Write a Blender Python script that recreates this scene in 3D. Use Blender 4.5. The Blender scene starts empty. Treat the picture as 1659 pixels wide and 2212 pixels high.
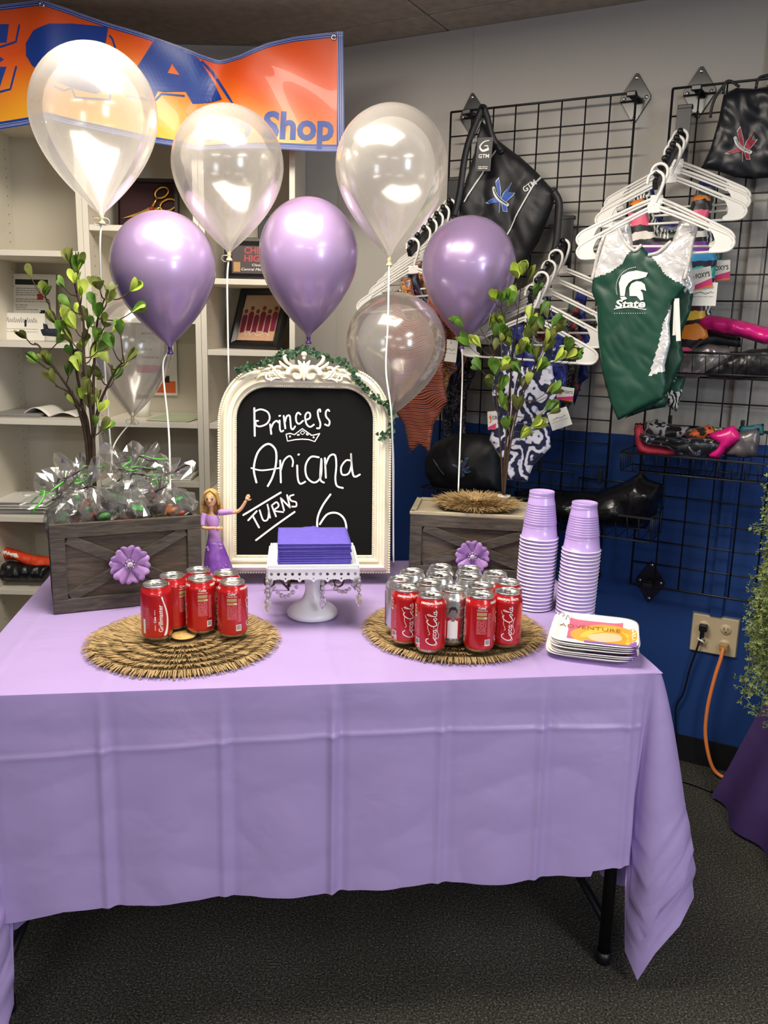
import bpy, bmesh, math, random
import numpy as np
from math import sin, cos, pi, radians, sqrt, atan2
from mathutils import Vector, Matrix, noise
from mathutils.geometry import delaunay_2d_cdt

# ------------------------------------------------------------------ camera, light, exposure
SC = bpy.context.scene
COL = SC.collection
IMW, IMH = 1659, 2212
FPX, PITCH, ROLL, CAMZ = 1839.5, 0.2109, 0.0225, 1.42
cam_data = bpy.data.cameras.new('camera')
cam_data.sensor_fit = 'HORIZONTAL'
cam_data.sensor_width = 36.0
cam_data.lens = FPX / IMW * 36.0
cam_data.clip_start = 0.02
cam = bpy.data.objects.new('camera', cam_data)
cam.matrix_world = (Matrix.Translation((0, 0, CAMZ)) @ Matrix.Rotation(pi / 2 - PITCH, 4, 'X')
                    @ Matrix.Rotation(ROLL, 4, 'Z'))
COL.objects.link(cam)
SC.camera = cam
SC.view_settings.view_transform = 'Standard'
SC.view_settings.look = 'None'
SC.view_settings.gamma = 1.0
SC.view_settings.use_curve_mapping = False
SC.view_settings.exposure = 0.48
SC.cycles.max_bounces = 10
SC.cycles.transparent_max_bounces = 24
SC.cycles.caustics_reflective = False
SC.cycles.caustics_refractive = False

world = bpy.data.worlds.new('room_ambient')
SC.world = world
world.use_nodes = True
world.node_tree.nodes['Background'].inputs[0].default_value = (0.92, 0.95, 1.0, 1)
world.node_tree.nodes['Background'].inputs[1].default_value = 0.17

def area(name, loc, sx, sy, power, color, rot=(0, 0, 0)):
    l = bpy.data.lights.new(name, 'AREA')
    l.shape = 'RECTANGLE'; l.size = sx; l.size_y = sy; l.energy = power; l.color = color
    o = bpy.data.objects.new(name, l)
    o.location = loc; o.rotation_euler = rot
    COL.objects.link(o)
    return o
WARM = (1.0, 0.92, 0.80); COOL = (1.0, 0.97, 0.93)
WA = 0.489
# the lit troffers of the shop's ceiling: one above the table, the others behind the camera
area('ceiling_lamp', (-0.38, 1.74, 2.385), 1.20, 0.60, 41, WARM, (0, 0, -WA))
area('ceiling_lamp', (1.55, -0.2, 2.385), 0.60, 1.2, 30, COOL)
area('ceiling_lamp', (-1.3, -1.6, 2.385), 1.2, 0.60, 34, COOL)
area('ceiling_lamp', (0.6, -3.2, 2.385), 1.2, 0.60, 34, COOL)
# daylight from the shop window behind the camera on the right
area('window_daylight', (3.2, -2.8, 1.5), 0.9, 1.5, 46, (0.72, 0.84, 1.0), (radians(90), 0, radians(48)))

# ------------------------------------------------------------------ photograph geometry helpers
def ray(px, py):
    u = (px - 829.5) / FPX; v = (py - 1106) / FPX
    c, s = cos(ROLL), sin(ROLL)
    u, v = u * c + v * s, -u * s + v * c
    return Vector((u, cos(PITCH) - v * sin(PITCH), -(v * cos(PITCH) + sin(PITCH))))
CAMP = Vector((0, 0, CAMZ))
def at_z(px, py, z):
    d = ray(px, py); return CAMP + d * ((z - CAMZ) / d.z)
def at_y(px, py, y):
    d = ray(px, py); return CAMP + d * (y / d.y)
def on_plane(px, py, o, n):
    d = ray(px, py); return CAMP + d * ((o - CAMP).dot(n) / d.dot(n))

class Frame:
    """A local coordinate frame: x right, y up, z towards the viewer."""
    def __init__(self, o, x, y):
        self.o = Vector(o); self.x = Vector(x).normalized()
        y = Vector(y); self.y = (y - self.x * y.dot(self.x)).normalized(); self.n = self.x.cross(self.y)
        self.m = Matrix.Translation(self.o) @ Matrix((self.x, self.y, self.n)).transposed().to_4x4()
    def loc(self, px, py, off=0.0):
        p = on_plane(px, py, self.o + self.n * off, self.n) - self.o
        return Vector((p.dot(self.x), p.dot(self.y)))

# table frame: u along the front edge, v towards the back
TZ = 0.735
FR = Vector((0.572, 1.668, 0)); TU = Vector((0.990, 0.139, 0)).normalized(); TV = Vector((-TU.y, TU.x, 0))
def TP(u, v, z=TZ):
    p = FR + TU * u + TV * v; return Vector((p.x, p.y, z))
# wall with the gridwall panels: s along the grid, off = distance in front of the grid
WA = 0.489
WE = Vector((cos(WA), -sin(WA), 0)); WN = Vector((-sin(WA), -cos(WA), 0)); W0 = Vector((0.1942, 3.066, 0))
def WP(s, z, off=0.0):
    p = W0 + WE * s + WN * off; return Vector((p.x, p.y, z))
def wallf(s, z, off, yaw=0.0):
    x = WE * cos(yaw) + WN * sin(yaw)
    return Frame(WP(s, z, off), x, (0, 0, 1))

# ------------------------------------------------------------------ materials
def lin(c):
    if isinstance(c, str):
        c = c.lstrip('#'); c = tuple(int(c[i:i + 2], 16) / 255 for i in (0, 2, 4))
    return tuple((x / 12.92 if x <= 0.04045 else ((x + 0.055) / 1.055) ** 2.4) for x in c[:3]) + (1.0,)
MATS = {}
def mat(name, color=None, rough=0.5, metal=0.0, **kw):
    m = bpy.data.materials.new(name); m.use_nodes = True
    b = m.node_tree.nodes['Principled BSDF']
    if color is not None: b.inputs['Base Color'].default_value = lin(color)
    b.inputs['Roughness'].default_value = rough
    b.inputs['Metallic'].default_value = metal
    for k, v in kw.items(): b.inputs[k].default_value = v
    MATS[name] = m
    return m
def nd(m, t, **kw):
    n = m.node_tree.nodes.new(t)
    for k, v in kw.items(): setattr(n, k, v)
    return n
def lk(m, a, b): m.node_tree.links.new(a, b)
def bsdf(m): return m.node_tree.nodes['Principled BSDF']
def coords(m, kind='Object', scale=(1, 1, 1), rot=(0, 0, 0)):
    t = nd(m, 'ShaderNodeTexCoord'); mp = nd(m, 'ShaderNodeMapping')
    mp.inputs['Scale'].default_value = scale; mp.inputs['Rotation'].default_value = rot
    lk(m, t.outputs[kind], mp.inputs['Vector']); return mp.outputs['Vector']
def ramp(m, fac, stops, mode='LINEAR'):
    r = nd(m, 'ShaderNodeValToRGB'); cr = r.color_ramp; cr.interpolation = mode
    while len(cr.elements) < len(stops): cr.elements.new(0.5)
    for e, (p, c) in zip(cr.elements, stops): e.position = p; e.color = lin(c)
    lk(m, fac, r.inputs['Fac']); return r.outputs['Color']
def noise_tex(m, vec, scale, detail=3, dist=0.0):
    n = nd(m, 'ShaderNodeTexNoise'); n.inputs['Scale'].default_value = scale
    n.inputs['Detail'].default_value = detail; n.inputs['Distortion'].default_value = dist
    lk(m, vec, n.inputs['Vector']); return n.outputs['Fac']
def add_bump(m, fac, strength=0.3, dist=0.01):
    b = nd(m, 'ShaderNodeBump'); b.inputs['Strength'].default_value = strength
    b.inputs['Distance'].default_value = dist
    lk(m, fac, b.inputs['Height']); lk(m, b.outputs['Normal'], bsdf(m).inputs['Normal'])
def var_mat(name, c1, c2, scale=20, rough=0.6, bump=0.0, stretch=(1, 1, 1), lo=0.3, hi=0.7, dist=0.002, **kw):
    m = mat(name, c1, rough, **kw)
    v = coords(m, 'Object', stretch)
    f = noise_tex(m, v, scale, 4)
    lk(m, ramp(m, f, [(lo, c1), (hi, c2)]), bsdf(m).inputs['Base Color'])
    if bump: add_bump(m, f, bump, dist)
    return m

# ------------------------------------------------------------------ mesh building
class MB:
    def __init__(s): s.v = []; s.f = []; s.mi = []; s.sm = []
    def add(s, verts, faces, mi=0, smooth=True, tf=None):
        b = len(s.v)
        for p in verts:
            p = Vector(p)
            s.v.append(tf @ p if tf is not None else p)
        for f in faces:
            s.f.append(tuple(b + i for i in f)); s.mi.append(mi); s.sm.append(smooth)
        return s
    def box(s, c, d, mi=0, tf=None, bevel=0.0):
        cx, cy, cz = c; x, y, z = d[0] / 2, d[1] / 2, d[2] / 2
        if bevel <= 0:
            v = [(cx + i * x, cy + j * y, cz + k * z) for k in (-1, 1) for j in (-1, 1) for i in (-1, 1)]
            f = [(0, 2, 3, 1), (4, 5, 7, 6), (0, 1, 5, 4), (2, 6, 7, 3), (0, 4, 6, 2), (1, 3, 7, 5)]
            return s.add(v, f, mi, False, tf)
        bm = bmesh.new(); bmesh.ops.create_cube(bm, size=1.0)
        for q in bm.verts: q.co = Vector((q.co.x * 2 * x, q.co.y * 2 * y, q.co.z * 2 * z))
        bmesh.ops.bevel(bm, geom=list(bm.edges), offset=min(bevel, x * .98, y * .98, z * .98), segments=2, affect='EDGES', profile=0.5)
        bm.verts.index_update()
        v = [q.co + Vector(c) for q in bm.verts]; f = [[q.index for q in g.verts] for g in bm.faces]
        bm.free()
        return s.add(v, f, mi, False, tf)
    def lathe(s, prof, seg=32, mi=0, tf=None, smooth=True, cap0=False, cap1=False, a0=0, a1=2 * pi, mis=None):
        full = abs(a1 - a0 - 2 * pi) < 1e-6
        n = seg if full else seg + 1
        v = []
        for r, z in prof:
            for i in range(n):
                a = a0 + (a1 - a0) * i / seg; v.append((r * cos(a), r * sin(a), z))
        for j in range(len(prof) - 1):
            f = []
            for i in range(seg):
                k = (i + 1) % n if full else i + 1
                f.append((j * n + i, j * n + k, (j + 1) * n + k, (j + 1) * n + i))
            if j == 0:
                base = len(s.v); s.add(v, f, mis[j] if mis else mi, smooth, tf)
            else:
                for q in f:
                    s.f.append(tuple(base + t for t in q)); s.mi.append(mis[j] if mis else mi); s.sm.append(smooth)
        if cap0: s.f.append(tuple(base + i for i in range(n))[::-1]); s.mi.append(mis[0] if mis else mi); s.sm.append(False)
        if cap1:
            o = base + (len(prof) - 1) * n
            s.f.append(tuple(o + i for i in range(n))); s.mi.append(mis[-1] if mis else mi); s.sm.append(False)
        return s
    def tube(s, pts, r, seg=8, mi=0, closed=False, tf=None, caps=True, flat=None):
        pts = [Vector(p) for p in pts]; n = len(pts)
        rs = r if isinstance(r, (list, tuple)) else [r] * n
        tg = []
        for i in range(n):
            a = pts[i - 1] if (i > 0 or closed) else pts[i]; b = pts[(i + 1) % n] if (i < n - 1 or closed) else pts[i]
            t = b - a; tg.append(t.normalized() if t.length > 1e-9 else Vector((0, 0, 1)))
        up = Vector((0, 0, 1)) if abs(tg[0].z) < 0.9 else Vector((1, 0, 0))
        nrm = (up - tg[0] * up.dot(tg[0])).normalized()
        v = []
        for i in range(n):
            if i: nrm = (nrm - tg[i] * nrm.dot(tg[i])); nrm = nrm.normalized() if nrm.length > 1e-6 else tg[i].orthogonal().normalized()
            bn = tg[i].cross(nrm)
            for k in range(seg):
                a = 2 * pi * k / seg
                fl = 1.0 if flat is None else flat
                v.append(pts[i] + nrm * (cos(a) * rs[i]) + bn * (sin(a) * rs[i] * fl))
        f = []
        m = n if closed else n - 1
        for i in range(m):
            j = (i + 1) % n
            for k in range(seg):
                l = (k + 1) % seg
                f.append((i * seg + k, i * seg + l, j * seg + l, j * seg + k))
        if caps and not closed:
            f.append(tuple(range(seg))[::-1]); f.append(tuple((n - 1) * seg + k for k in range(seg)))
        return s.add(v, f, mi, True, tf)
    def ball(s, c, r, seg=12, rings=8, mi=0, tf=None, scale=(1, 1, 1)):
        v = [(c[0], c[1], c[2] + r * scale[2])]; f = []
        for j in range(1, rings):
            t = pi * j / rings
            for i in range(seg):
                a = 2 * pi * i / seg
                v.append((c[0] + r * scale[0] * sin(t) * cos(a), c[1] + r * scale[1] * sin(t) * sin(a), c[2] + r * scale[2] * cos(t)))
        v.append((c[0], c[1], c[2] - r * scale[2]))
        for i in range(seg):
            k = (i + 1) % seg
            f.append((0, 1 + i, 1 + k)); b = 1 + (rings - 2) * seg; f.append((len(v) - 1, b + k, b + i))
            for j in range(rings - 2): f.append((1 + j * seg + i, 1 + (j + 1) * seg + i, 1 + (j + 1) * seg + k, 1 + j * seg + k))
        return s.add(v, f, mi, True, tf)
    def flat(s, vf, fn, mi=0, smooth=False):
        """a 2D (verts, faces) pattern mapped into space by fn(x, y)"""
        return s.add([fn(x, y) for x, y in vf[0]], vf[1], mi, smooth)
    def slab(s, vf, thick, mi=0, tf=None, z=0.0, smooth=False):
        """a 2D pattern extruded to a thickness, z .. z+thick"""
        V, F = vf; n = len(V)
        v = [(x, y, z + thick) for x, y in V] + [(x, y, z) for x, y in V]
        f = [tuple(q) for q in F] + [tuple(n + i for i in q[::-1]) for q in F]
        cnt = {}
        for q in F:
            for i in range(len(q)):
                e = (q[i], q[(i + 1) % len(q)])
                if (e[1], e[0]) in cnt: cnt.pop((e[1], e[0]))
                else: cnt[e] = 1
        f += [(b, a, n + a, n + b) for a, b in cnt]
        return s.add(v, f, mi, smooth, tf)
    def grid(s, nu, nv, fn, mi=0, smooth=True, closed_u=False, mif=None):
        v = [fn(i / nu if closed_u else i / (nu - 1), j / (nv - 1)) for j in range(nv) for i in range(nu)]
        b = len(s.v); s.v += [Vector(p) for p in v]
        for j in range(nv - 1):
            for i in range(nu if closed_u else nu - 1):
                k = (i + 1) % nu
                s.f.append((b + j * nu + i, b + j * nu + k, b + (j + 1) * nu + k, b + (j + 1) * nu + i))
                s.mi.append(mif(i, j) if mif else mi); s.sm.append(smooth)
        return s
    def build(s, name, mats, parent=None, m=None, bevel=0, solid=0, sub=0, merge=False):
        me = bpy.data.meshes.new(name)
        me.from_pydata([tuple(p) for p in s.v], [], s.f)
        if not isinstance(mats, (list, tuple)): mats = [mats]
        for q in mats: me.materials.append(q)
        me.polygons.foreach_set('material_index', s.mi)
        me.polygons.foreach_set('use_smooth', s.sm)
        me.update()
        o = bpy.data.objects.new(name, me); COL.objects.link(o)
        if parent is not None: o.parent = parent
        if m is not None: o.matrix_world = m if parent is None else o.matrix_world; 
        if m is not None and parent is not None: o.matrix_local = m
        if solid:
            q = o.modifiers.new('thickness', 'SOLIDIFY'); q.thickness = solid; q.offset = 0
        if bevel:
            q = o.modifiers.new('edge', 'BEVEL'); q.width = bevel; q.segments = 2; q.limit_method = 'ANGLE'; q.angle_limit = radians(40)
        if sub:
            q = o.modifiers.new('round', 'SUBSURF'); q.levels = sub; q.render_levels = sub
        return o

def tag(o, label, cat, group=None):
    o['label'] = label; o['category'] = cat
    if group: o['group'] = group
    return o
def thing(name, label, cat, m=None, group=None):
    o = bpy.data.objects.new(name, None); COL.objects.link(o)
    o.empty_display_size = 0.02
    if m is not None: o.matrix_world = m
    return tag(o, label, cat, group)
def struct(o): o['kind'] = 'structure'; return o
def dup(root, m, label, group=None):
    r = root.copy(); COL.objects.link(r); r.matrix_world = m; r['label'] = label
    if group: r['group'] = group
    for ch in list(root.children):
        c = ch.copy(); COL.objects.link(c); c.parent = r
        for g in list(ch.children):
            d = g.copy(); COL.objects.link(d); d.parent = c
    return r
def TR(x, y, z, rz=0.0): return Matrix.Translation((x, y, z)) @ Matrix.Rotation(rz, 4, 'Z')

# ------------------------------------------------------------------ 2D drawing
def smooth_pts(pts, n=6, closed=False):
    P = [Vector(p) for p in pts]; out = []; N = len(P)
    rng = range(N if closed else N - 1)
    for i in rng:
        p0 = P[i - 1] if (i > 0 or closed) else P[i]; p1 = P[i]; p2 = P[(i + 1) % N]
        p3 = P[(i + 2) % N] if (i + 2 < N or closed) else p2
        for k in range(n):
            t = k / n
            out.append(0.5 * ((2 * p1) + (p2 - p0) * t + (2 * p0 - 5 * p1 + 4 * p2 - p3) * t * t + (3 * p1 - p0 - 3 * p2 + p3) * t ** 3))
    if not closed: out.append(P[-1])
    return out
def stroke(pts, w, n=6, smooth=True, closed=False):
    """a pen stroke: ribbon of width w with round ends -> (verts, faces)"""
    P = smooth_pts([Vector((p[0], p[1])) for p in pts], n, closed) if smooth and len(pts) > 2 else [Vector((p[0], p[1])) for p in pts]
    if closed: P = P + [P[0]]
    V = []; F = []; N = len(P)
    ws = w if isinstance(w, (list, tuple)) else None
    for i in range(N):
        t = (P[min(i + 1, N - 1)] - P[max(i - 1, 0)])
        t = t.normalized() if t.length > 1e-12 else Vector((1, 0))
        ww = (ws[0] + (ws[1] - ws[0]) * i / (N - 1)) if ws else w
        nn = Vector((-t.y, t.x)) * ww / 2
        V += [P[i] + nn, P[i] - nn]
    for i in range(N - 1): F.append((2 * i, 2 * i + 1, 2 * i + 3, 2 * i + 2))
    if not closed:
        for e, (c, s_) in enumerate(((P[0], P[0] - P[1]), (P[-1], P[-1] - P[-2]))):
            if s_.length < 1e-12: continue
            a0 = atan2(s_.y, s_.x); ww = (ws[e] if ws else w) / 2; b = len(V)
            V.append(c)
            for k in range(7): V.append(c + Vector((cos(a0 - pi / 2 + pi * k / 6), sin(a0 - pi / 2 + pi * k / 6))) * ww)
            F += [(b, b + 1 + k, b + 2 + k) for k in range(6)]
    return [(p.x, p.y) for p in V], F
def inside(pts, loops):
    x, y = pts[:, 0], pts[:, 1]; r = np.zeros(len(pts), bool)
    for L in loops:
        L = np.asarray(L); a = L; b = np.roll(L, -1, 0)
        for (x1, y1), (x2, y2) in zip(a, b):
            if y1 == y2: continue
            c = ((y1 > y) != (y2 > y)) & (x < (x2 - x1) * (y - y1) / (y2 - y1) + x1); r ^= c
    return r
def bdist(pts, loops):
    d = np.full(len(pts), 1e9)
    for L in loops:
        a = np.asarray(L); b = np.roll(a, -1, 0)
        for p, q in zip(a, b):
            e = q - p; l2 = max(e @ e, 1e-18)
            t = np.clip(((pts - p) @ e) / l2, 0, 1)[:, None]
            d = np.minimum(d, np.hypot(*((pts - p - t * e).T)))
    return d
def resample(L, step):
    out = []
    N = len(L)
    for i in range(N):
        p, q = np.asarray(L[i], float), np.asarray(L[(i + 1) % N], float)
        n = max(1, int(math.ceil(np.hypot(*(q - p)) / step)))
        for k in range(n): out.append(p + (q - p) * k / n)
    return np.array(out)
def fill(loops, step=None, jitter=0.0):
    """triangulate an outline with holes; step adds inner points"""
    loops = [np.array([(p[0], p[1]) for p in L], float) for L in loops]
    if step: loops = [resample(L, step) for L in loops]
    pts = []; edges = []
    for L in loops:
        b = len(pts); pts += [tuple(p) for p in L]; edges += [(b + i, b + (i + 1) % len(L)) for i in range(len(L))]
    if step:
        A = np.concatenate(loops); lo, hi = A.min(0), A.max(0)
        gx = np.arange(lo[0] + step / 2, hi[0], step); gy = np.arange(lo[1] + step / 2, hi[1], step)
        if len(gx) and len(gy):
            G = np.array([(x + (step / 2 if j % 2 else 0), y) for j, y in enumerate(gy) for x in gx])
            G = G[inside(G, loops)]
            if len(G):
                G = G[bdist(G, loops) > 0.45 * step]; pts += [tuple(p) for p in G]
    V, E, F, *_ = delaunay_2d_cdt([Vector(p) for p in pts], edges, [], 0, 1e-7)
    V = np.array([(p.x, p.y) for p in V]); C = np.array([V[list(f)].mean(0) for f in F])
    ok = inside(C, loops)
    F2 = []
    for f, k in zip(F, ok):
        if not k: continue
        a, b, c = V[f[0]], V[f[1]], V[f[2]]
        F2.append(tuple(f) if (b[0] - a[0]) * (c[1] - a[1]) - (b[1] - a[1]) * (c[0] - a[0]) > 0 else tuple(f)[::-1])
    return [tuple(p) for p in V], F2
def move2(vf, dx=0, dy=0, s=1.0, rot=0.0, sy=None, shear=0.0):
    c, q = cos(rot), sin(rot); sy = s if sy is None else sy
    def g(x, y):
        x, y = (x + shear * y) * s, y * sy
        return (x * c - y * q + dx, x * q + y * c + dy)
    return [g(x, y) for x, y in vf[0]], vf[1]
def cat2(*vfs):
    V = []; F = []
    for v, f in vfs:
        b = len(V); V += list(v); F += [tuple(b + i for i in q) for q in f]
    return V, F
_TX = {}
def text2(body, bold=0.0, res=3):
    """lettering as flat triangles, cap height about 0.7, left aligned; returns (verts, faces), width"""
    k = (body, bold, res)
    if k not in _TX:
        cu = bpy.data.curves.new('letters', 'FONT'); cu.body = body; cu.size = 1.0; cu.resolution_u = res; cu.offset = bold
        ob = bpy.data.objects.new('letters', cu)
        me = bpy.data.meshes.new_from_object(ob)
        V = [(p.co.x, p.co.y) for p in me.vertices]; F = [tuple(p.vertices) for p in me.polygons]
        F2 = []
        for f in F:
            a, b, c = V[f[0]], V[f[1]], V[f[2]]
            F2.append(f if (b[0] - a[0]) * (c[1] - a[1]) - (b[1] - a[1]) * (c[0] - a[0]) > 0 else f[::-1])
        bpy.data.objects.remove(ob); bpy.data.curves.remove(cu); bpy.data.meshes.remove(me)
        _TX[k] = (V, F2)
    V, F = _TX[k]
    return (V, F), (max(p[0] for p in V) if V else 0)
def text_box(body, x0, y0, x1, y1, bold=0.0, shear=0.0):
    """lettering stretched into a box"""
    (V, F), _ = text2(body, bold)
    V = [(x + shear * y, y) for x, y in V]
    ax, bx = min(p[0] for p in V), max(p[0] for p in V); ay, by = min(p[1] for p in V), max(p[1] for p in V)
    return [(x0 + (x - ax) / (bx - ax) * (x1 - x0), y0 + (y - ay) / (by - ay) * (y1 - y0)) for x, y in V], F
def rect2(x0, y0, x1, y1, nx=1, ny=1):
    V = [(x0 + (x1 - x0) * i / nx, y0 + (y1 - y0) * j / ny) for j in range(ny + 1) for i in range(nx + 1)]
    F = [(j * (nx + 1) + i, j * (nx + 1) + i + 1, (j + 1) * (nx + 1) + i + 1, (j + 1) * (nx + 1) + i) for j in range(ny) for i in range(nx)]
    return V, F
def disc2(x, y, r, n=14, ry=None):
    ry = r if ry is None else ry
    return [(x, y)] + [(x + r * cos(2 * pi * i / n), y + ry * sin(2 * pi * i / n)) for i in range(n)], [(0, 1 + i, 1 + (i + 1) % n) for i in range(n)]

def refine(vf, maxlen):
    """split long triangles so flat lettering can follow a curved surface"""
    bm = bmesh.new(); vs = [bm.verts.new((x, y, 0)) for x, y in vf[0]]
    for q in vf[1]:
        try: bm.faces.new([vs[i] for i in q])
        except ValueError: pass
    bmesh.ops.triangulate(bm, faces=bm.faces)
    for _ in range(4):
        es = [e for e in bm.edges if e.calc_length() > maxlen]
        if not es: break
        bmesh.ops.subdivide_edges(bm, edges=es, cuts=1); bmesh.ops.triangulate(bm, faces=bm.faces)
    bm.verts.index_update()
    out = [(v_.co.x, v_.co.y) for v_ in bm.verts], []
    for q in bm.faces:
        i = [v_.index for v_ in q.verts]; a, c, d = [out[0][k] for k in i[:3]]
        out[1].append(tuple(i) if (c[0] - a[0]) * (d[1] - a[1]) - (c[1] - a[1]) * (d[0] - a[0]) > 0 else tuple(i[::-1]))
    bm.free(); return out

class Pillow:
    """soft goods cut from an outline: front and back skins meeting at the seam"""
    def __init__(s, outline, thick, step, reach=None, back=1.0, wrinkle=0.0, wscale=18.0, holes=(), seed=0.0, power=0.5, warp=None):
        s.loops = [resample([(p[0], p[1]) for p in L], step) for L in [outline, *holes]]
        s.thick = thick; s.back = back; s.wr = wrinkle; s.ws = wscale; s.seed = seed; s.power = power; s.warp = warp
        s.V, s.F = fill(s.loops, step)
        A = np.array(s.V); s.D = bdist(A, s.loops); s.reach = reach or max(s.D.max(), 1e-6)
    def h(s, x, y, d=None):
        if d is None: d = float(bdist(np.array([[x, y]]), s.loops)[0])
        t = min(d / s.reach, 1.0); g = (1 - (1 - t) ** 2) ** s.power
        w = 0
        if s.wr:
            n1 = noise.noise(Vector((x * s.ws + s.seed, y * s.ws * .6, s.seed))); n2 = noise.noise(Vector((x * s.ws * 1.9 + y * s.ws - s.seed, y * s.ws * 1.3, s.seed + 4)))
            w = s.wr * (abs(n1) * .9 + abs(n2) * .5 - .28)
        return max(s.thick * g + w * min(1, t * 3), s.thick * g * .2)
    def off(s, x, y): return s.warp(x, y) if s.warp else 0.0
    def front(s, x, y, lift=0.0006): return Vector((x, y, s.h(x, y) + lift + s.off(x, y)))
    def into(s, mb, mif=None, mib=None):
        V, F = s.V, s.F; n = len(V)
        v = [(x, y, s.h(x, y, d) + s.off(x, y)) for (x, y), d in zip(V, s.D)]
        edge = [d < 1e-7 for d in s.D]; idx = []; vb = []
        for i, ((x, y), d) in enumerate(zip(V, s.D)):
            if edge[i]: idx.append(i)
            else:
                idx.append(n + len(vb)); vb.append((x, y, -s.h(x, y, d) * s.back + s.off(x, y)))
        b = len(mb.v); mb.v += [Vector(p) for p in v + vb]
        for f in F:
            c = (sum(V[i][0] for i in f) / 3, sum(V[i][1] for i in f) / 3)
            mb.f.append(tuple(b + i for i in f)); mb.mi.append(mif(*c) if mif else 0); mb.sm.append(True)
            q = tuple(b + idx[i] for i in f[::-1])
            mb.f.append(q); mb.mi.append(mib(*c) if mib else (mif(*c) if mif else 0)); mb.sm.append(True)
        return mb
def mirror_x(pts): return pts + [(-x, y) for x, y in reversed(pts) if abs(x) > 1e-6]
ORD = ['topmost', 'second', 'third', 'fourth', 'fifth', 'sixth', 'seventh', 'eighth', 'ninth', 'tenth', 'eleventh', 'twelfth', 'thirteenth',
       'fourteenth', 'fifteenth', 'sixteenth', 'seventeenth', 'eighteenth', 'nineteenth', 'twentieth', 'twenty-first', 'twenty-second', 'twenty-third', 'twenty-fourth']
# ------------------------------------------------------------------ shared materials
M = {}
M['white_plastic'] = mat('white_plastic', 'ece9e2', 0.35)
M['black_plastic'] = mat('black_plastic', '15151a', 0.4)
M['black_wire'] = mat('black_wire', '18181b', 0.42)
M['chrome'] = mat('chrome', 'd8d8d8', 0.2, 1.0)
M['alu'] = mat('brushed_aluminium', 'd6d4cf', 0.28, 1.0)
M['gold'] = mat('gold', 'cfa44a', 0.25, 1.0)
M['white_paper'] = mat('white_paper', 'ebe8e0', 0.7)
M['ink'] = mat('black_ink', '1b1b1d', 0.6)
M['grey_ink'] = mat('grey_ink', '8f8d8a', 0.7)
M['white_ink'] = mat('white_ink', 'f2f0ea', 0.5)
M['red_ink'] = mat('red_ink', 'b02a2f', 0.5)
M['blue_ink'] = mat('blue_ink', '2b57b0', 0.5)
M['orange_ink'] = mat('orange_ink', 'e8702f', 0.6)
M['pink_ink'] = mat('pink_ink', 'd63a78', 0.6)
M['melamine'] = mat('cream_melamine', 'e6dfcf', 0.42)

# ------------------------------------------------------------------ room shell
mf = mat('charcoal_carpet', '35342f', 1.0, **{'Specular IOR Level': 0.1})
v = coords(mf, 'Object')
n1 = noise_tex(mf, v, 210, 6, 0.0); n2 = noise_tex(mf, coords(mf, 'Object', (1, 1, 1)), 3.2, 3)
mx = nd(mf, 'ShaderNodeMix', data_type='RGBA', blend_type='MULTIPLY'); mx.inputs[0].default_value = 0.55
lk(mf, ramp(mf, n1, [(0.34, '282725'), (0.50, '45443e'), (0.62, '625f57'), (0.72, '98937f')]), mx.inputs[6])
lk(mf, ramp(mf, n2, [(0.3, 'b8b8b0'), (0.7, 'ffffff')]), mx.inputs[7])
lk(mf, mx.outputs[2], bsdf(mf).inputs['Base Color'])
add_bump(mf, n1, 0.9, 0.006)
b = MB(); b.box((0, 0.4, -0.05), (7.4, 8.0, 0.1)); struct(b.build('floor', mf))

mw = mat('painted_wall', 'b5b0a9', 0.75)
vz = nd(mw, 'ShaderNodeTexCoord'); sx = nd(mw, 'ShaderNodeSeparateXYZ'); lk(mw, vz.outputs['Object'], sx.inputs[0])
wob = noise_tex(mw, coords(mw, 'Object'), 30, 2)
ad = nd(mw, 'ShaderNodeMath', operation='MULTIPLY_ADD'); lk(mw, wob, ad.inputs[0]); ad.inputs[1].default_value = 0.006; lk(mw, sx.outputs[2], ad.inputs[2])
gt = nd(mw, 'ShaderNodeMath', operation='GREATER_THAN'); lk(mw, ad.outputs[0], gt.inputs[0]); gt.inputs[1].default_value = 1.101
mx = nd(mw, 'ShaderNodeMix', data_type='RGBA'); lk(mw, gt.outputs[0], mx.inputs[0])
mx.inputs[6].default_value = lin('0b3878'); mx.inputs[7].default_value = lin('b5b0a9')
lk(mw, mx.outputs[2], bsdf(mw).inputs['Base Color'])
add_bump(mw, noise_tex(mw, coords(mw, 'Object'), 160, 2), 0.12, 0.002)
CZ = 2.407
def wall_box(name, s0, s1, o0, o1, z0, z1, m):
    b = MB(); cs = [WP(s, z, o) for z in (z0, z1) for (s, o) in ((s0, o0), (s1, o0), (s1, o1), (s0, o1))]
    b.add(cs, [(0, 1, 2, 3), (4, 7, 6, 5), (0, 4, 5, 1), (1, 5, 6, 2), (2, 6, 7, 3), (3, 7, 4, 0)][::1], 0, False)
    o = b.build(name, m); fixn(o); return o
def fixn(o):
    bm = bmesh.new(); bm.from_mesh(o.data); bmesh.ops.recalc_face_normals(bm, faces=bm.faces); bm.to_mesh(o.data); bm.free()
struct(wall_box('wall_right', -0.478, 3.3, -0.06, -0.18, 0, CZ, mw))
b = MB(); b.box((-1.62, 3.40, CZ / 2), (2.84, 0.11, CZ)); struct(b.build('wall_back', mw))
b = MB(); b.box((-3.05, 0.4, CZ / 2), (0.1, 6.0, CZ)); struct(b.build('wall_left', mw))
mbase = mat('black_vinyl_base', '141416', 0.5)
struct(wall_box('baseboard_right', -0.45, 3.2, -0.052, -0.0598, 0, 0.092, mbase))
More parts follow.
